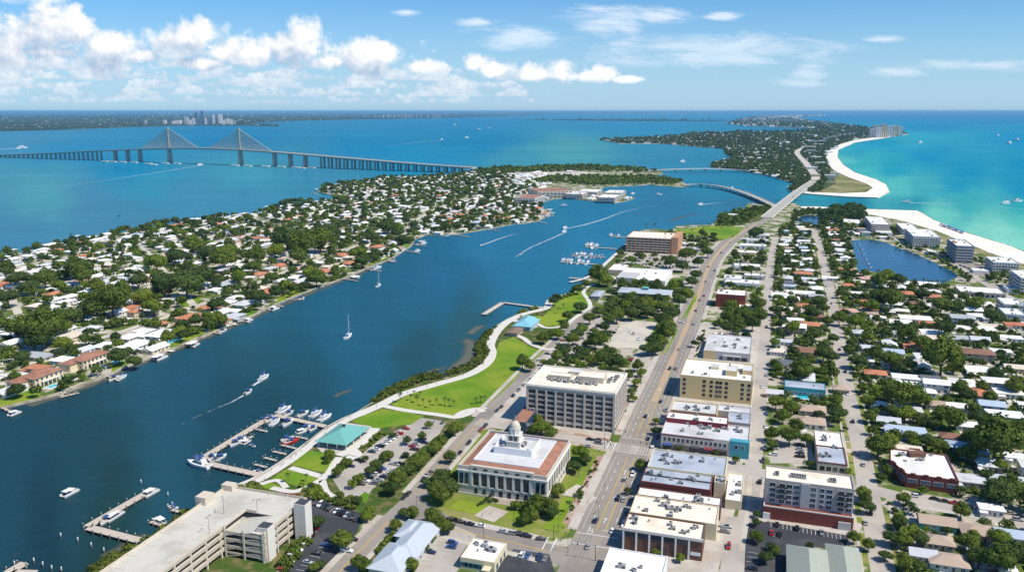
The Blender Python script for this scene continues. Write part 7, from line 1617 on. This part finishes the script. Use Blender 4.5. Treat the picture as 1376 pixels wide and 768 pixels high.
grow([(1104,306),(1120,291),(1160,299),(1204,308),(1206,324),(1186,322),(1160,317),(1142,319),(1134,306)], 900, 2, 5, None, True, .8, .5)
grow([(1196,330),(1230,322),(1300,345),(1376,372),(1376,400),(1300,380),(1250,345)], 500, 2, 4.5, None, True, .8, .5); grow([(700,500),(760,446),(800,425),(830,430),(812,470),(846,492),(845,512),(730,492)], 700, 2.5, 5, None, True, .85, .5)
grow([(846,345),(826,357),(852,352),(880,362),(935,366),(945,344)], 160, 2.2, 4.5, None, False, 1.4, .5)
grow([(447,643),(474,620),(545,572),(600,566),(590,583),(500,657),(470,674)], 60, 2., 3.2, None, False, 1.6, .5); grow([(712,489),(770,441),(826,447),(748,503)], 260, 2.5, 4.5, None, False, 1., .5)
TREES.sort(key=lambda t: -t[2]/max(hypot(t[0], t[1]), 1)*(1.35 if t[4] else 1))
print('TREES', len(TREES), 'HOUSES', len(HOUSES)); restt = []; ni = 0
for (x, y, r, k, hand) in TREES:
    sx, sy, dd = proj(x, y, LZ + r)
    if ni < 292 and -6 < sx < 1382 and sy < 772 and hypot(x, y) > 150:
        o = dup(tree_proto(k), (x, y, LZ), rnd.uniform(0, 6.28), (r*rnd.uniform(.93,1.07), r*rnd.uniform(.93,1.07), r*rnd.uniform(.9,1.1))); o['category'] = 'tree'; o['group'] = 'broadleaf trees of the town'
        auto(o, ('bushy green tree','dark broad-crowned tree','tall green tree','bright yellow-green tree','dark spreading tree','round green tree')[k] if r < 8 else ('big green tree','very broad dark tree','big tall tree','big bright green tree','broad spreading dark tree','big round tree')[k], (x, y)); ni += 1
    else: restt.append((x, y, r, k))
def tree_mass(lst, name, label, mats=('leaf', 'leaf_dark', 'leaf', 'leaf_bright', 'leaf_dark', 'leaf'), z=LZ, qk=9., mx=280, mn=26, inset=.55):
    ms = list(dict.fromkeys(mats)); Q = []; I = []; bank = {}
    for (x, y, r, k) in lst:
        rp = r*F/max(hypot(x, y), 50); n = int(min(mx, max(mn, rp*rp*qk))); n = (24, 40, 70, 120, 190, 280)[min(range(6), key=lambda i: abs((24,40,70,120,190,280)[i]-n))]
        key = (n, k, rnd.randrange(4))
        if key not in bank: bank[key] = crown_quads(n, (6,8,5,6,9,7)[k] if n > 60 else 4, hash(key) % 9999, (.95,.8,1.1,.9,.85,1.)[k])[0]
        q = bank[key]; a = rnd.uniform(0, 6.28); c, s = cos(a), sin(a); R_ = np.array([[c, -s, 0], [s, c, 0], [0, 0, 1]]); q = q @ R_.T * r*np.array([1., 1., rnd.uniform(.85,1.15)]); q[...,2] += r*1.05
        Q.append(q + np.array([x, y, z])); I.append(np.full(len(q), ms.index(mats[k])))
    o = link(name, quads_mesh(name, np.concatenate(Q), None, np.concatenate(I), ms)); return setting(o, 'stuff', label)
tree_mass(restt, 'tree_canopy', 'mass of smaller and farther trees between the houses')
# ------------------------------------------------------------------ the island's woods
lst = []; isle = WP['isle']; noz = [[P(x, y) for x, y in q] for q in ([(1100,262),(1172,256),(1164,246),(1138,238),(1118,228)], [(1118,236),(1108,212),(1112,203),(1128,194),(1150,188),(1222,178),(1230,192),(1200,270),(1100,268)])]
for _ in range(60000):
    py = 149.3 + 6 + 104*rnd.random()**1.4; px = rnd.uniform(800, 1215); p = P(px, py)
    if not inside(p, isle) or any(inside(p, q) for q in noz): continue
    r = min(max(5.5, mpp(py)*rnd.uniform(1.2, 2.4)), 15.)
    if near_road(p, r*.4) or in_rect(p, 2.): continue
    lst.append((p[0], p[1], r, rnd.choice((0, 1, 4, 1, 5)))); 
    if len(lst) > 5600: break
tree_mass(lst, 'island_woods', 'dark wood covering the barrier island', ('leaf_far',)*6, .2, 9., 60, 24)
lst = []
for _ in range(3600):
    py = 150.6 + 26*rnd.random()**1.2; px = rnd.uniform(-60, 1060); p = P(px, py, 3.)
    if not (inside(p, [P(x, y, 3.) for x, y in BAYL]) or inside(p, [P(x, y, 3.) for x, y in ISLET])): continue
    lst.append((p[0], p[1], min(mpp(py)*rnd.uniform(.5, 1.3), 24.), rnd.choice((0, 1, 4))))
tree_mass([(x, y, r, k) for x, y, r, k in lst], 'far_woods', 'far dark woods along the horizon shore', ('leaf_far',)*6, 0., 4., 40, 24)
# ------------------------------------------------------------------ low planting
def shrubs(px, n, r0, r1, name, label, m='hedge', z=LZ, noroad=True):
    poly = [P(x, y) for x, y in px]; x0, x1 = min(p[0] for p in poly), max(p[0] for p in poly); y0, y1 = min(p[1] for p in poly), max(p[1] for p in poly); Q = []
    for _ in range(n*6):
        if len(Q) >= n: break
        p = (rnd.uniform(x0, x1), rnd.uniform(y0, y1))
        if not inside(p, poly) or (noroad and near_road(p, .2)): continue
        r = rnd.uniform(r0, r1); q = crown_quads(60, 4, rnd.randrange(50), .8)[0]*r; q[...,2] += r*.6; Q.append(q + np.array([p[0], p[1], z]))
    if Q: setting(link(name, quads_mesh(name, np.concatenate(Q), m)), 'stuff', label)
shrubs([(500,539),(512,528),(524,521.5),(545,513),(568,504.5),(598,503),(633,489),(642,479),(639,463),(657,445.5),(668,437),(672,440),(660,452),(655,462),(658,473),(651,486),(632,496),(600,507),(573,511),(545,521),(520,532),(506,541)], 420, 1.3, 2.6, 'mangrove_fringe', 'bright mangrove fringe between the path and the channel')
shrubs([(690,424),(705,416),(733,411),(742,401),(769,391),(776,394),(745,406),(735,414),(705,420)], 130, 1.2, 2.4, 'mangrove_fringe', 'shrub fringe along the park shore', 'leaf')
shrubs([(118,772),(138,756),(161,747),(187,731),(208,720),(229,708),(247,692),(273,679),(282,672),(290,672),(250,700),(215,726),(160,756),(140,775)], 60, 1.2, 2.8, 'shore_shrubs', 'shrubs between the garage and the water'); shrubs([(308,655),(322,648),(340,652),(352,660),(340,664),(312,660)], 26, 1.3, 2.6, 'shore_shrubs', 'shrubs between the garage and the water', 'leaf')
shrubs([(393,668),(430,664),(470,680),(485,688),(470,682),(430,672),(400,674)], 46, 1., 2., 'planting', 'shrub bed beside the parking lot', 'leaf'); shrubs([(400,655),(418,650),(445,668),(425,668)], 36, 1., 1.9, 'planting', 'shrub bed by the curved path', 'leaf_bright'); shrubs([(484,600),(510,582),(520,583),(494,604)], 20, .8, 1.5, 'planting', 'shrub bed beside the parking lot', 'leaf'); shrubs([(448,634),(478,606),(484,608),(456,636)], 30, .8, 1.6, 'planting', 'shrub bed beside the parking lot', 'leaf')
shrubs([(375,760),(396,735),(412,722),(418,728),(400,750),(384,770)], 40, 1., 2.2, 'planting', 'shrubs along the garage wall', 'leaf'); shrubs([(300,735),(322,722),(346,734),(330,752)], 34, 1., 2., 'planting', 'shrubs in the garage courtyard', 'leaf_bright'); shrubs([(505,740),(525,720),(535,712),(530,726),(510,748)], 22, 1., 2., 'planting', 'shrubs beside the blue grey building', 'leaf')
shrubs([(640,676),(662,668),(668,674),(646,683)], 14, .7, 1.3, 'planting', 'clipped shrubs by the courthouse steps', 'leaf_dark'); shrubs([(690,680),(712,672),(735,690),(715,700)], 20, .9, 1.8, 'planting', 'shrubs at the courthouse corner', 'leaf_dark')
for k, (y0, y1) in enumerate(((585,505),(714,625),(478,440))):
    q = [p for p in cut_line(R1, 3.) if y1 < proj(p[0], p[1])[1] < y0]; Q = []
    for (x, y, h) in q:
        for s in ((-1,) if k < 2 else (-1, 1)):
            if rnd.random() < .75:
                d = HW + rnd.uniform(4.6, 7.2); r = rnd.uniform(.6, 1.3); qq = crown_quads(50, 4, rnd.randrange(50), .8)[0]*r; qq[...,2] += r*.6; Q.append(qq + np.array([x + sin(h)*d*s, y - cos(h)*d*s, LZ+.1]))
    if Q: setting(link('planting', quads_mesh('planting', np.concatenate(Q), 'leaf')), 'stuff', 'low shrubs along the main road pavement')
Q = []
for _ in range(2600):      # garden shrubs among the houses
    p = (rnd.uniform(150, 620), rnd.uniform(280, 1100)); 
    if not inside(p, SUBR) or near_house(p, .5) or near_road(p, .6): continue
    r = rnd.uniform(.7, 1.7); q = crown_quads(40, 4, rnd.randrange(50), .8)[0]*r; q[...,2] += r*.6; Q.append(q + np.array([p[0], p[1], LZ]))
setting(link('garden_shrubs', quads_mesh('garden_shrubs', np.concatenate(Q), 'leaf')), 'stuff', 'garden shrubs and hedges between the houses')
# ------------------------------------------------------------------ palms
def palm_proto(i):
    t = bpy.data.objects.new('palm_tree', None); COL.objects.link(t); t.location = (0, -720, -80); PROTOS.append(t); r = random.Random(i); b = MB(); H = 8.
    pts = [(.25*sin(k*.6+i), .2*cos(k*.5+i)-.2, H*k/5) for k in range(6)]
    tr = MB()
    for a, c in zip(pts, pts[1:]): tr.tube(a, c, .24, .2, 7, 0, False)
    tr.build('trunk', 'bark', t); top = pts[-1]
    for k in range(20):
        a = 2*pi*k/20 + r.uniform(-.1,.1); el = r.uniform(-.35, 1.0); prev = None
        for j in range(5):
            s = j/4; d = 2.6*s; z = top[2] + d*sin(el)*.8 - 1.5*s*s; c = (top[0]+cos(a)*d*cos(el*.7), top[1]+sin(a)*d*cos(el*.7), z); wd = .38*(1-abs(s-.4)*1.3)
            n = (-sin(a)*wd, cos(a)*wd); cur = ((c[0]-n[0], c[1]-n[1], c[2]-.12), c, (c[0]+n[0], c[1]+n[1], c[2]-.12))
            if prev: b.face([prev[0], cur[0], cur[1], prev[1]]); b.face([prev[1], cur[1], cur[2], prev[2]])
            prev = cur
    b.build('fronds', 'leaf_dark', t); return t
PP = [palm_proto(i) for i in range(3)]
PALMS = [(552,538),(561,541),(569,545),(587,545),(598,545),(604,546),(610,546),(640,543),(646,542),(652,541),(565,535),(557,532),(578,548),(538,541),(412,647),(387,648),(1213,382),(1240,385),(1247,386),(1252,387),(1258,388),(1268,389),(926,306),(938,307),(952,308),(962,309),(970,311),(978,310),(930,313),(945,313),(778,640),(789,626),(765,688),(772,676),(160,296),(96,322),(79,328),(262,296),(744,417),(750,421),(757,415),(700,433),(722,428),(1180,372),(1128,300),(1100,300),(868,309),(880,308)]
for i, (px, py) in enumerate(PALMS):
    p = P(px, py); s = rnd.uniform(.75, 1.1)*(1.1 if py < 400 else .72); o = dup(PP[i % 3], (p[0], p[1], LZ), rnd.uniform(0, 6.28), (s, s, s*rnd.uniform(.8, 1.1))); o['category'] = 'palm'; o['group'] = 'palms'; auto(o, 'slim palm with a dark head', p)
# ================================================================== CARS
CARC = [('black', (.012,.012,.014), 20), ('charcoal', (.05,.052,.056), 14), ('dark blue', (.02,.035,.09), 10), ('white', (.78,.78,.77), 22), ('silver', (.42,.43,.44), 16), ('red', (.36,.02,.02), 6), ('grey', (.2,.2,.2), 10), ('blue', (.04,.10,.28), 3), ('beige', (.42,.36,.27), 2)]
def car_proto(kind):
    t = bpy.data.objects.new('car', None); COL.objects.link(t); t.location = (0, -740, -80); PROTOS.append(t)
    hL, hh, hr = {'sedan': (2.3, .92, 1.42), 'suv': (2.35, 1.05, 1.75), 'pickup': (2.75, 1.05, 1.8)}[kind]; w = .93
    R_ = []
    for x, zt, hw in ((-hL,.62,.8),(-hL+.1,hh-.08,.9),(-hL+.5,hh,w),(hL-1.2,hh,w),(hL-.35,hh-.14,.9),(hL-.05,hh-.26,.84),(hL,.55,.76)): R_.append([(x,-hw+.06,.28),(x,hw-.06,.28),(x,hw,.55),(x,hw-.05,zt-.06),(x,hw-.14,zt),(x,-hw+.14,zt),(x,-hw+.05,zt-.06),(x,-hw,.55)])
    b = MB().loft(R_)
    x0, x1, y0, y1 = {'sedan': (-1.75,1.05,-1.05,.25), 'suv': (-2.25,1.0,-2.0,.3), 'pickup': (-.5,1.35,-.3,.6)}[kind]
    b.box(y0, y1, -.62, .62, hr-.04, hr)
    if kind == 'pickup': b.box(-hL+.1, -.7, -.85, -.75, hh, hh+.28).box(-hL+.1, -.7, .75, .85, hh, hh+.28).box(-hL+.05, -hL+.15, -.85, .85, hh, hh+.28)
    o = b.build('body', 'paint', t); o['tint'] = 1
    MB().loft([[(x0,-.82,hh-.02),(x1,-.82,hh-.02),(x1,.82,hh-.02),(x0,.82,hh-.02)],[(y0,-.63,hr-.03),(y1,-.63,hr-.03),(y1,.63,hr-.03),(y0,.63,hr-.03)]]).build('window', 'glass', t)
    wm = MB().tube((0,-.11,0),(0,.11,0),.34,n=12).tube((0,-.12,0),(0,.12,0),.19,n=8,m=1).mesh('wheel', ['tyre', 'metal'])
    for x in (-hL+.85, hL-.85):
        for y in (-.82, .82): link('wheel', wm, t, (x, y, .34))
    lm = MB().box(-.04,.03,-.18,.18,-.07,.07)
    hm, tm = lm.mesh('headlight', ['white']), lm.mesh('tail_light', ['red'])
    for y in (-.58, .58): link('headlight', hm, t, (hL-.05, y, .66)); link('tail_light', tm, t, (-hL+.04, y, .7))
    return t
CP_ = {k: car_proto(k) for k in ('sedan', 'suv', 'pickup')}; NC = [0]
def car(p, h, color=None, z=LZ+.12, where='parked'):
    if NC[0] >= 298: return
    NC[0] += 1; k = rnd.choices(('sedan','suv','pickup'), (5,4,1.3))[0]; c = rnd.choices(CARC, [q[2] for q in CARC])[0] if color is None else next(q for q in CARC if q[0] == color)
    o = dup(CP_[k], (p[0], p[1], z), h + rnd.uniform(-.03,.03), None, c[1]); o['category'] = 'car'; o['group'] = 'cars in the town'; auto(o, '%s %s %s' % (c[0], where, {'sedan': 'car', 'suv': 'SUV', 'pickup': 'pickup'}[k]), p)
HU = -GA      # heading across the grid
bays = MB()
def row(a, c, n, h, prob=.75, lines=True, z=LZ+.06):
    A, B = P(*a), P(*c)
    for i in range(n):
        f = (i+.5)/n; p = (A[0]+(B[0]-A[0])*f, A[1]+(B[1]-A[1])*f)
        if lines: g = i/n; bar(bays, (A[0]+(B[0]-A[0])*g, A[1]+(B[1]-A[1])*g), h, 4.6, .14, LZ+.075)
        if rnd.random() < prob: car(p, h + rnd.choice((0, pi)), z=z)
row((456,637),(548,575),17,HU,.62); row((482,653),(575,585),18,HU,.6); row((487,662),(540,622),9,HU,.55); row((520,632),(590,580),11,HU,.45); row((572,569),(598,568),4,HV,.6)
row((374,665),(418,674),11,HV,.9); row((424,676),(482,699),13,HV,.85); row((378,768),(424,708),12,HU,.8); row((398,772),(446,724),8,HU,.4); row((464,744),(476,722),3,HU,.5)
row((1036,704),(1135,722),18,HV,.16); row((1034,716),(1056,720),4,HV,.3); row((1012,742),(1010,768),4,HU,.3)
row((588,724),(566,762),7,HU,.35); row((612,722),(600,750),5,HU,.3); row((690,744),(736,752),6,HV,.5)
row((977,698),(968,748),7,HU,.6); row((1038,618),(1042,592),6,HU,.55); row((1076,592),(1074,622),6,HU,.7)
row((738,492),(806,436),14,HU,.75); row((752,500),(826,446),14,HU,.6); row((722,488),(772,444),10,HU,.5)
for a, c, n in (((836,353),(934,362.5),22),((846,346.5),(938,353),20),((850,342.5),(943,346.5),18)): row(a, c, n, HV, .78, False)
row((1278,352.5),(1336,373),20,HV,.8,False); row((1285,350),(1340,369),16,HV,.5,False); row((929,368),(921,388),5,HU,.35,False)
setting(bays.build('parking_bay_lines', 'white_line'), label='white parking bay lines')
def lane_cars(lst, line_h, where='driven', z=LZ+.12):
    for x, y, *c in lst: car(P(x, y), line_h + rnd.choice((0, pi)) if not c or c[0] is None else c[0], c[1] if len(c) > 1 else None, z, where)
lane_cars([(840,645),(850,638),(830,671),(838,672),(871,590),(823,714),(900,496),(908,496),(916,434,HU),(935,418),(932,436),(948,379),(960,364),(964,371.6),(952,358.6),(969,340),(974,340),(981,326),(940,404),(888,540),(1004,306),(868,560),(912,470),(946,398),(877,600),(800,700),(790,735),(926,408),(985,318)], HV)
for x, y in ((1076,255.5),(1066,264.5),(1058,271),(1050,278)): pass
car(P(1066,264,9.3), HV+.15, 'charcoal', 9.05, 'driven'); car(P(1076,256.5,8.5), HV+.15, 'white', 8.35, 'driven')
lane_cars([(607,699),(620,702,None,'black'),(632,705,None,'black'),(645,707,None,'white'),(676,715,None,'silver'),(700,719,None,'black'),(708,721,None,'black'),(727,725,None,'charcoal'),(686,717)], HU, 'kerbside')
lane_cars([(573,640),(578,636),(569,645),(549,664),(543,669),(612,614),(618,609),(646,578),(652,573),(668,552),(674,547),(690,532),(697,525),(704,518),(712,511),(720,503),(605,622),(630,596)], HV, 'kerbside'); lane_cars([(789,600),(803,592),(805,596),(793,591)], HU, 'kerbside')
lane_cars([(884,588),(890,566),(895,552),(898,528),(872,622),(868,634),(858,655),(850,672),(843,690),(838,706),(826,562),(835,545)], HV, 'kerbside')
lane_cars([(1027,594),(1028,602),(1029,574),(1025,620),(1030,556),(1021,648),(1024,520),(1030,505),(1033,470),(979,735),(1030,440)], HV, 'kerbside')
lane_cars([(1146,567),(1148,610),(1163,703),(1136,500),(1128,470),(1121,425),(1117,408),(1139,530),(1160,625),(1170,690),(1110,385),(1105,360)], HV-.05, 'kerbside'); lane_cars([(1284,677,None,'red'),(1256,671,None,'black'),(1268,674,None,'charcoal'),(1227,667,None,'white'),(1318,684),(1330,687),(1342,690),(1356,690),(1370,694),(1368,699),(1300,681)], HU-.05, 'kerbside')
lane_cars([(851,449),(846,447),(849,484,None,'red'),(846,483,None,'red'),(858,456)], HV)
# drives and kerbs among the houses
k = 0
while k < 46 and NC[0] < 298:
    h = rnd.choice(HOUSES[:90]); a = h[4]; s = rnd.choice((-1, 1)); u, v = uv((h[0], h[1]), a); p = xy(u + h[2]*.32*s, v - h[3]/2 - 4.5, a); k += 1
    if not near_house(p, 1.5) and not in_rect(p, 1.) and not near_tree(p, 0, .6): car(p, -a + pi/2)
# ================================================================== PEOPLE
def person_mesh(i):
    """one continuous skin over a joint skeleton, mid-stride or standing"""
    st = (.22, .0, .15)[i]; V = [(0,0,.95),(0,0,1.2),(0,.0,1.42),(0,0,1.52),(.01,0,1.66),(0,.1,.92),(st,.1,.5),(st*.7-.05,.1,.06),(st*.7+.13,.1,.03),(0,-.1,.92),(-st,-.1,.5),(-st*1.5-.08,-.1,.08),(-st*1.5+.1,-.1,.04),(0,.2,1.38),(-st*.5,.25,1.1),(-st*.3+.08,.24,.86),(0,-.2,1.38),(st*.5,-.25,1.1),(st*.6+.1,-.24,.88)]
    E = [(0,1),(1,2),(2,3),(3,4),(0,5),(5,6),(6,7),(7,8),(0,9),(9,10),(10,11),(11,12),(2,13),(13,14),(14,15),(2,16),(16,17),(17,18)]; R_ = [.14,.14,.13,.06,.11,.095,.065,.045,.035,.095,.065,.045,.035,.06,.045,.035,.06,.045,.035]
    me = bpy.data.meshes.new('person'); me.from_pydata(V, E, []); o = bpy.data.objects.new('person', me); COL.objects.link(o); md = o.modifiers.new('skin', 'SKIN'); o.modifiers.new('sub', 'SUBSURF').levels = 1
    for k, r in enumerate(R_): me.skin_vertices[0].data[k].radius = (r, r)
    me.skin_vertices[0].data[0].use_root = True; dg = bpy.context.evaluated_depsgraph_get(); out = bpy.data.meshes.new_from_object(o.evaluated_get(dg)); bpy.data.objects.remove(o)
    out.materials.clear(); 
    for m in ('skin', 'shirt_%d' % i, 'trousers'): out.materials.append(M[m])
    for f in out.polygons: z = f.center.z; f.material_index = 0 if z > 1.47 or z < .07 else 1 if z > .93 else 2
    return out
M['skin'] = mat('skin', (.45,.28,.20), .7, 0); M['trousers'] = mat('dark_trousers', (.05,.06,.09), .9, 0)
for i, c in enumerate(((.7,.68,.64), (.10,.16,.32), (.45,.08,.06))): M['shirt_%d' % i] = mat('shirt_%d' % i, c, .9, 0)
PM = [person_mesh(i) for i in range(3)]
for i, q in enumerate(((378,626),(381,624),(391,617),(405,607),(424,594),(437,584),(455,570),(471,563),(506,547),(536,533),(548,529),(574,520),(587,516),(622,506),(650,490),(660,478),(658,464),(370,640),(356,646),(432,640),(640,553),(700,450),(716,462),(742,438),(660,690),(648,694),(790,676),(812,640),(336,642),(398,612),(528,540),(812,654),(800,690))):
    p = P(*q); o = link('person', PM[i % 3], None, (p[0], p[1], LZ+.30), rnd.uniform(0, 6.28)); tag(o, None, 'person', 'people strolling in the park'); auto(o, ('person in a pale shirt', 'person in a blue shirt', 'person in a red shirt')[i % 3] + ' walking', p)
# ================================================================== BEACH
def umb():
    t = bpy.data.objects.new('beach_umbrella', None); COL.objects.link(t); t.location = (0, -760, -80); PROTOS.append(t)
    MB().tube((0,0,0),(0,0,2.3),.05,n=5).build('pole', 'white', t); MB().lathe([(1.7,1.85),(1.2,2.2),(.5,2.45),(.02,2.5)], 10).build('canopy', 'canvas_blue', t); MB().box(-1.,1.,.6,1.2,.2,.4).build('lounger', 'wood', t); MB().box(-1.,1.,-1.2,-.6,.2,.4).build('lounger', 'wood', t); return t
UP = umb()
for i in range(34):
    f = i/33; x = 1264 + 30*f + rnd.uniform(-.7,.7); y = 302.5 + 11*f + rnd.uniform(-.6,.6); p = P(x, y); o = dup(UP, (p[0], p[1], LZ+.1), rnd.uniform(0, 6), (1.3, 1.3, 1.2)); o['category'] = 'umbrella'; o['group'] = 'umbrellas on the beach'; o['label'] = 'dark blue umbrella in the row of beach umbrellas on the sand'
# ================================================================== STREET LAMPS, SIGNALS
for q in ((804,700),(750,715),(763,742),(868,598),(812,595),(836,560),(895,585),(865,640),(846,676),(790,655),(650,727),(560,690),(920,500),(905,470),(878,480),(945,420),(952,392),(690,716)): p = P(*q); lamp_post((p[0], p[1], LZ+.1), 9., 'dark street lamp')
for q in ((497,551),(470,560),(440,578),(414,597),(392,613),(365,634),(640,494),(600,510),(560,522)): p = P(*q); lamp_post((p[0], p[1], LZ+.1), 5., 'short esplanade lamp')
def signal(px, py, h):
    p = P(px, py); t = thing('traffic_signal', None, 'traffic signal', (p[0], p[1], LZ+.1), h, 'traffic signals'); MB().tube((0,0,0),(0,0,7),.16,.12,8).build('pole', 'darkmetal', t); MB().tube((0,0,6.6),(8,0,6.9),.1,.06,6).build('mast_arm', 'darkmetal', t)
    for x in (4., 7.5): MB().box(x-.18, x+.18, -.2, .2, 5.7, 6.8).build('signal_head', 'darkmetal', t)
    auto(t, 'traffic signal on a mast arm', p)
for a in ((744,725,HU),(800,753,HU+pi),(822,592,HU),(879,612,HU+pi),(888,597,HV),(812,604,-HV)): signal(*a)

print('CARS', NC[0])
# ================================================================== LABELS: look + rank among its like round a landmark
ORD = ['', 'second ', 'third ', 'fourth ', 'fifth ', 'sixth ', 'seventh ', 'eighth ', 'ninth ', 'tenth ', 'eleventh ', 'twelfth ', 'thirteenth ', 'fourteenth ', 'fifteenth ', 'sixteenth ', 'seventeenth ', 'eighteenth ', 'nineteenth ', 'twentieth ']
for i, w_ in enumerate(('thirtieth ', 'fortieth ', 'fiftieth ')): pass
def ordinal(n):
    if n < 20: return ORD[n]
    tens = ('twenty', 'thirty', 'forty', 'fifty', 'sixty', 'seventy', 'eighty', 'ninety'); n += 1
    T = tens[n//10 - 2]
    return (T[:-1] + 'ieth ' if n % 10 == 0 else T + '-' + (['', 'first ', 'second '] + ORD[2:9])[n % 10])
def label_all():
    cells = {}
    for o, look, p in AUTO:
        k = min(range(len(LANDMARKS)), key=lambda i: (LANDMARKS[i][1][0]-p[0])**2 + (LANDMARKS[i][1][1]-p[1])**2)
        q = LANDMARKS[k][1]; cells.setdefault((look, k), []).append((hypot(q[0]-p[0], q[1]-p[1]), o))
    for (look, k), v in cells.items():
        v.sort(key=lambda x: x[0])
        for i, (d, o) in enumerate(v): o['label'] = '%s, %snearest the %s' % (look, ordinal(i), LANDMARKS[k][0])
label_all()
for t in list(BT.values()) + PROTOS:
    for c in list(t.children):
        for g_ in list(c.children): bpy.data.objects.remove(g_)
        bpy.data.objects.remove(c)
    bpy.data.objects.remove(t)
# ================================================================== HAZE: the humid air itself
def haze():
    m = bpy.data.materials.new('humid_air'); m.use_nodes = True; N = NT(m.node_tree); N.n.remove(N.n['Principled BSDF'])
    v = N.node('ShaderNodeVolumePrincipled', {'Color': rgb((.30, .66, 1.)), 'Density': HAZE_D, 'Anisotropy': 0.})
    N.l.new(v.outputs[0], N.n['Material Output'].inputs['Volume'])
    R_ = 126000.; o = MB().box(-R_, R_, -R_, R_, -24, 205).build('haze', m); setting(o, 'stuff', 'thin bluish humid air that fades the far shore')
haze()
